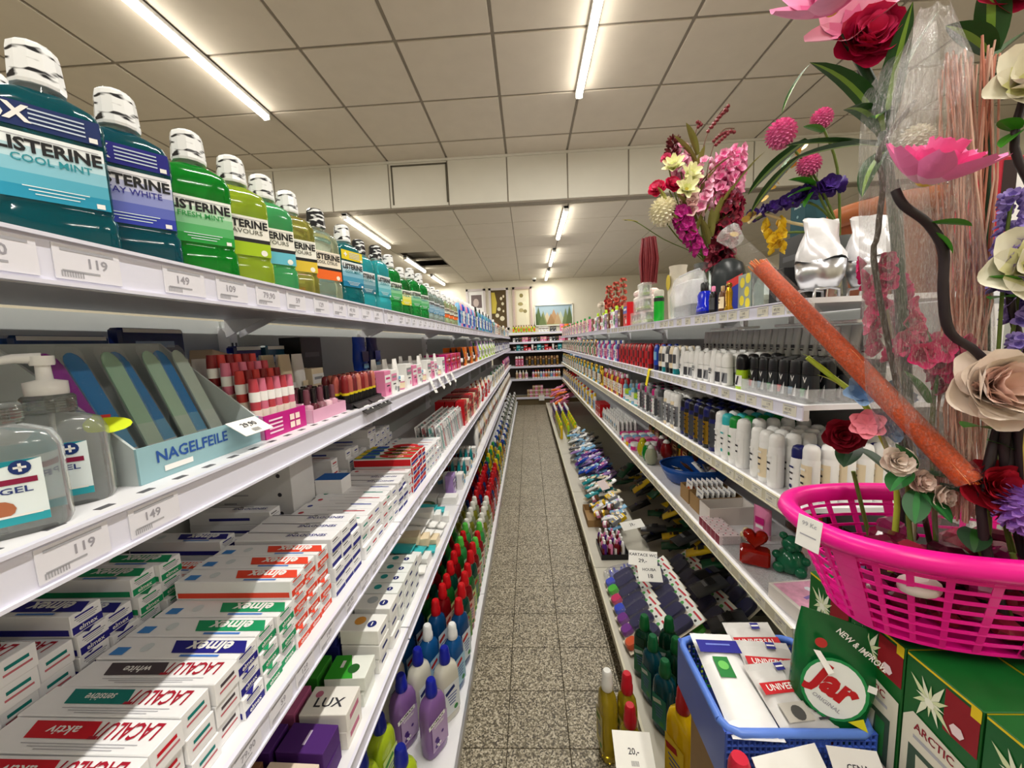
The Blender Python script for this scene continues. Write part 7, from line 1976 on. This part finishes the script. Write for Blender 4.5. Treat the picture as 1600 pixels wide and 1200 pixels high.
# ================================================================== green flower-print cartons under the basket
GRN = mat('0f5a22', .4, kind='carton_green', var=.08)
CYL = paper('e2c21a')
def pot_carton():
    w, d, h = .10, .086, .252
    g = G().cbox(-w / 2, w / 2, -d / 2, d / 2, 0, h, .001, GRN)
    p = G()
    for M, ww in ((Ry(0) @ FRONT @ Tr(0, 0, d / 2 + .0006), w), (Rz(-PI / 2) @ FRONT @ Tr(0, 0, w / 2 + .0006), d)):
        p.rect(ww * .42, h * .22, paper('8a101c'), M, ww * .27, h * .86)
        p.rect(ww * .12, h * .06, CYL, M, ww * .43, h * .965, .0004)
        p.rect(ww * .96, h * .012, CYL, M, 0, h * .992, .0003)
        for k in range(12):
            a = 2 * PI * k / 12
            L = .017 + .006 * (k % 3)
            p.add([(0, 0, .0006), (L * .5 * math.cos(a - .25), L * .5 * math.sin(a - .25), .0006), (L * math.cos(a), L * 1.3 * math.sin(a), .0006), (L * .5 * math.cos(a + .25), L * .5 * math.sin(a + .25), .0006)], [(0, 1, 2, 3)], paper('d5deb0' if k % 2 else 'e6ead0'), False, M @ Tr(-ww * .12, h * .83, 0))
        p.disc(.006, paper('eef0dc'), M, -ww * .12, h * .82, .001, 8)
        p.disc(.008, paper('e8d2d6'), M, ww * .24, h * .80, .0009, 6)
        p.add([(-ww * .47, h * .02, .0008), (ww * .47, h * .02, .0008), (ww * .47, h * .66, .0008), (-ww * .33, h * .70, .0008), (-ww * .47, h * .64, .0008)], [(0, 1, 2, 3, 4)], paper('d8d4c4'), False, M)
        p.text('ARCTIC', h * .045, paper('8a1a2a'), M, -ww * .02, h * .63, .0014, ww * .55)
        p.rect(ww * .6, h * .02, GREY, M, 0, h * .57, .0012)
        p.rect(ww * .72, h * .3, paper('3a5040'), M, 0, h * .36, .0011)
        p.add([(-ww * .2, h * .22, .0014), (ww * .05, h * .22, .0014), (ww * .1, h * .48, .0014), (-ww * .24, h * .48, .0014)], [(0, 1, 2, 3)], paper('cfcbb8'), False, M)
        p.rect(ww * .16, h * .22, paper('2a7a3a'), M, ww * .2, h * .36, .0014)
    return Node('vase_carton', None, None, [Node('carton', g), Node('print', p)])
pc = pot_carton()
Zp = .10
for lay in range(3):
    for k in range(4):
        for r in range(3):
            place(pc, Tr(.545 + .104 * r, .355 + .088 * k, Zp + .2525 * lay + .0003), ('green blossom-print carton under the basket, %s from the shelving end in the aisle-side row' % ('fourth', 'third', 'second', 'first')[k]) if lay == 2 and r == 0 else ('green blossom-print carton in the %s layer under the basket, %s row' % (('lowest', 'middle', 'top')[lay], ('aisle-side', 'second', 'third')[r])), 'carton', None if lay == 2 and r == 0 else 'green cartons %s %d' % (('lowest', 'middle', 'top')[lay], r))
lf = sheet(.09, .06, [('AKCE', .012, .01), ('|||||', .008, -.012)], 'f0e2e8')
place(lf, Tr(.62, .375, .8585) @ Rz(.5), 'pale pink leaflet lying on the green cartons', 'leaflet')
place(Node('platform', G().box(.32, .95, .28, .862, 0, .1, ENAMEL)), Matrix.Identity(4), 'low white platform under the green cartons at the shelving end', 'platform')

# ================================================================== blue basket of cleaning goods on a carton
CT = Node('carton', None, None, [Node('body', G().cbox(-.085, .085, -.07, .07, 0, .503, .002, CB)), Node('tape', G().box(-.025, .025, -.0706, .0706, .05, .5035, mat('c8b48a', .3, kind='tape')))])
place(CT, Tr(.375, .60, .1003), 'plain brown carton under the blue basket', 'carton')
BP = plastic('3f5fc0', .3)
bx0, bx1, by0, by1, bz0, bz1 = .274, .488, .512, .69, .604, .70
kids = [Node('base', G().box(bx0 + .012, bx1 - .012, by0 + .012, by1 - .012, bz0, bz0 + .004, BP))]
def slab_grid(p00, p10, p01, nx, nz, m, th=.002):
    """perforated wall: bars both ways"""
    p00, p10, p01 = Vector(p00), Vector(p10), Vector(p01)
    g = G()
    for i in range(nx + 1):
        a = p00.lerp(p10, i / nx); b = a + (p01 - p00)
        g.tube([a, b], th, m, 4, False)
    for j in range(nz + 1):
        a = p00.lerp(p01, j / nz); b = a + (p10 - p00)
        g.tube([a, b], th, m, 4, False)
    return g
kids[0] = Node('base', G().box(bx0 + .012, bx1 - .012, by0 + .012, by1 - .012, bz0, bz0 + .004, BP))
kids.append(Node('far_wall', slab_grid((bx0, by1, bz0), (bx1, by1, bz0), (bx0, by1, bz1), 26, 9, BP), kind='stuff'))
kids.append(Node('near_wall', slab_grid((bx0, by0, bz0), (bx1, by0, bz0), (bx0, by0, bz1), 26, 9, BP), kind='stuff'))
kids.append(Node('side_wall', G().box(bx0 - .002, bx0 + .002, by0, by1, bz0, bz1, BP)))
kids.append(Node('side_wall', G().box(bx1 - .002, bx1 + .002, by0, by1, bz0, bz1, BP)))
rp_ = [(bx0, by0 + .02, bz1), (bx0 + .006, by0 + .006, bz1), (bx0 + .02, by0, bz1), (bx1 - .02, by0, bz1), (bx1 - .006, by0 + .006, bz1), (bx1, by0 + .02, bz1), (bx1, by1 - .02, bz1), (bx1 - .006, by1 - .006, bz1), (bx1 - .02, by1, bz1), (bx0 + .02, by1, bz1), (bx0 + .006, by1 - .006, bz1), (bx0, by1 - .02, bz1), (bx0, by0 + .02, bz1)]
kids.append(Node('rim', G().tube(rp_, .0065, plastic('5f86e0', .3), 8)))
place(Node('blue_basket', None, None, kids), Tr(-.0, 0, 0), 'blue perforated plastic basket of cleaning goods', 'basket')
def flatbag(w, h, th, m, prints, pil=8, wrinkle=.0):
    """pillow bag lying in XY, thickness in Z; prints drawn on top"""
    g = G()
    rows = []
    for j in range(pil + 1):
        v = j / pil
        row = []
        for i in range(pil + 1):
            u = i / pil
            row.append((w * (u - .5), h * (v - .5), th * (math.sin(PI * u) * math.sin(PI * v)) ** .45 + random.uniform(-wrinkle, wrinkle)))
        rows.append(row)
    for j in range(pil):
        g.loft([rows[j], rows[j + 1]], m, False, False, True, None, False)
    g.loft([[(x, y, -z * .5) for x, y, z in rows[0]]] + [[(x, y, -z * .35) for x, y, z in r_] for r_ in rows[1:]], m, False, False, True, None, False)
    p = G()
    for fn in prints:
        fn(p, Tr(0, 0, th + .002))
    return Node('bag', g), Node('print', p)
def un(p, M):
    p.rect(.098, .02, paper('c01a24'), M, 0, .01)
    p.text('UNIVERSAL', .011, PAPERW, M, 0, .01, .0006, .078)
    p.rect(.018, .014, paper('2a2a86'), M, .012, .045)
    p.rect(.016, .003, PAPERW, M, .012, .045, .0006)
    p.rect(.05, .03, paper('b9b6ae'), M, -.012, -.03)
    p.disc(.012, paper('4a4a48'), M, -.01, -.032, .0006)
    for k in range(3):
        p.rect(.02, .004, INK, M, .03, -.02 - .012 * k, .0006)
FILMG = mat('c9c8c6', .3, kind='grey_bag', var=.12)
for x, y, z, a, b, lb in ((.405, .655, .708, .0, .35, 'farthest of three'), (.40, .605, .712, -.1, .3, 'middle of three'), (.395, .56, .712, .12, .3, 'lowest in the heap')):
    bg_, pr = flatbag(.105, .12, .01, FILMG, [un], wrinkle=.001)
    place(Node('sponge_bag', None, None, [bg_, pr]), Tr(x, y, z) @ Rz(a) @ Rx(b) @ Sc(.83, .83, .83), 'grey bag with red universal band in the blue basket, ' + lb, 'bag')
def tw_(p, M):
    p.rect(.085, .03, paper('1a1a8a'), M, 0, .062)
    p.rect(.05, .004, paper('6a7ad0'), M, 0, .066, .0006)
    p.rect(.03, .045, paper('1d7a34'), M, -.008, .015)
    p.disc(.01, paper('6ac05a'), M, -.008, .018, .0006)
bg_, pr = flatbag(.088, .215, .014, mat('e9eaea', .35, kind='white_bag', var=.05), [tw_], wrinkle=.0008)
place(Node('cloth_pack', None, None, [bg_, pr]), Tr(.322, .592, .708) @ Rz(-.06) @ Rx(.12) @ Sc(.83, .83, .83), 'white wrapped cloth pack with navy band in the blue basket', 'cloth pack')
# green refill bag
def jar_bag():
    w, h = .13, .205
    rings = []
    n = 20
    for z, a, b in ((0, .05, .03), (.01, .054, .034), (.06, .058, .034), (.12, .064, .028), (.16, .066, .018), (.19, .066, .006), (.205, .066, .0015)):
        rings.append([(a * math.copysign(abs(math.cos(t)) ** .8, math.cos(t)), b * math.copysign(abs(math.sin(t)) ** .9, math.sin(t)), z) for t in [2 * PI * (k + .5) / n for k in range(n)]])
    m = mat('0b5c2a', .22, kind='green_bag', var=.1)
    g = G().loft(rings, m)
    p = G()
    M = FRONT @ Tr(0, 0, .0362) 
    T = Tr(0, 0, 0)
    M2 = Rx(.0) @ M
    p.disc(.048, paper('1f8a4a'), M2, -.006, .094, -.0006, 24, .056)
    p.disc(.043, paper('e9ecea'), M2, -.006, .094, .0, 24, .051)
    p.text('Jar', .046, paper('b8141e'), M2 @ Rz(-.35), -.04, .093, .0008, .07, .05)
    p.text('ORIGINAL', .007, GREY, M2 @ Rz(-.35), -.034, .058, .0008)
    p.disc(.009, paper('b8302c'), M2, -.036, .166, -.004, 14)
    p.text('NEW & IMPROVED', .0105, PAPERW, M2 @ Rz(-.5), -.066, .166, -.003, .092, .02)
    p.add([(.022, .048, .0), (.05, .044, .0), (.04, .064, .0)], [(0, 1, 2)], paper('d8d01e'), False, M2)
    p.disc(.006, paper('b8a81e'), M2, .016, .018, .0, 10)
    p.rect(.012, .012, PAPERW, M2, .042, .12, .0)
    return Node('refill_bag', None, None, [Node('bag', g), Node('print', p), Node('spout_tag', G().add([(-.045, -.034, .15), (-.02, -.042, .12), (-.012, -.04, .126), (-.035, -.034, .152)], [(0, 1, 2, 3)], PAPERW))])
place(jar_bag(), Tr(.440, .553, .672) @ Rz(-.42) @ Ry(.16) @ Rx(-.1) @ Sc(.85, .85, .85), 'dark green dish-tab refill bag standing in the blue basket', 'refill bag')
cs = sheet(.12, .085, [('12,-', .022, -.005)], 'f0f0ee')
place(cs, Tr(.348, .466, .672) @ Rz(.2) @ Rx(.75) @ Sc(.85, .85, .85), 'white handwritten price card leaning on the blue basket', 'price card')
cs2 = sheet(.075, .09, [('CENA', .009, .02), ('|||||||', .008, -.01)], 'e6e4e2')
place(cs2, Tr(.435, .468, .67) @ Rz(-.12) @ Rx(.75) @ Sc(.85, .85, .85), 'printed white price card leaning on the blue basket', 'price card')

# ================================================================== bottles beside the platform
YB_ = liq_bottle('e0b80c', 'a80f18', 'e8cc3a', .33, None, 'b02a2a', .045, t=.05)
OIL = liq_bottle('c9b42a', 'c2142a', 'd8cf8a', .30, None, '6a8a3a', .033, t=.6)
OIL2 = liq_bottle('bfa82a', 'dfe0dc', 'd0c68a', .30, None, '6a8a3a', .036, t=.6)
TEAB = liq_bottle('0b4a5a', '0e5a34', '2a7a6a', .24, None, 'c9d6d0', .034, t=.3)
DGB = liq_bottle('0c3a28', '0f5a2c', '2a6a4a', .24, None, 'c9d6d0', .034, t=.3)
put(YB_, .358, .872, .10, 'yellow bottle with dark red cap on the platform edge', 'bottle', -1.2)
put(YB_, .53, .905, .10, 'yellow bottle with dark red cap behind the blue basket', 'bottle', -1.2)
YB2 = liq_bottle('d9cf6a', 'c8203a', 'e2dc9a', .43, None, 'b02a2a', .042, t=.2)
place(Node('carton', G().cbox(-.045, .045, -.035, .035, 0, .29, .002, CB)), Tr(.275, .478, .0), 'small brown carton under the crimson-capped bottle', 'carton')
put(YB2, .275, .478, .2903, 'pale yellow bottle with crimson cap before the blue basket', 'bottle', -1.0)
YB3 = liq_bottle('e0b80c', 'b81018', 'e8cc3a', .37, None, 'b02a2a', .045, t=.05)
put(YB3, .60, .575 - .0, .10, 'yellow bottle with bright red cap beside the green cartons', 'bottle', -1.0) if False else None
put(OIL2, .205, 1.055, 0, 'olive oil bottle with white cap standing on the floor', 'bottle', -1.4)
for k, (x, y) in enumerate(((.262, 1.045), (.245, .945), (.235, .855))):
    put(OIL, x, y, 0, ('clear yellow bottle with red cap on the floor beside the olive one', 'clear yellow bottle with red cap on the floor, middle of the row', 'clear yellow bottle with red cap on the floor under the price card')[k], 'bottle', -1.3)
place(sheet(.09, .075, [('20,-', .012, 0), ('|||||||', .007, -.02)]), Tr(.215, .80, .316) @ Rx(.45) @ Rz(-.05), 'white price card resting on the yellow bottles', 'price card')
for k, (x, y, n, c) in enumerate(((.37, 1.14, TEAB, 'petrol blue'), (.44, 1.13, DGB, 'dark green'), (.375, 1.045, TEAB, 'petrol blue'), (.455, 1.03, DGB, 'dark green'), (.37, 1.23, DGB, 'dark green'), (.45, 1.22, DGB, 'dark green'), (.52, 1.14, DGB, 'dark green'))):
    put(n, x, y, ZB, '%s liquid bottle with green cap before the brushes' % c, 'bottle', -1.2) if False else place(n, Tr(x, y, ZB) @ Rz(-1.2 + .1 * k), '%s liquid bottle with green cap before the brushes' % c, 'bottle', c + ' bottles before the brushes')
put(proto('pouch', 'lime', 'green', 'white', 1.3), .46, .955, ZB + .16, 'lime green refill bag between the dark bottles and the blue basket', 'bag', -1.0, Rx(-.3))
for l in LABELS:
    if not 4 <= len(l.split()) <= 16:
        print('WORDS', len(l.split()), l)
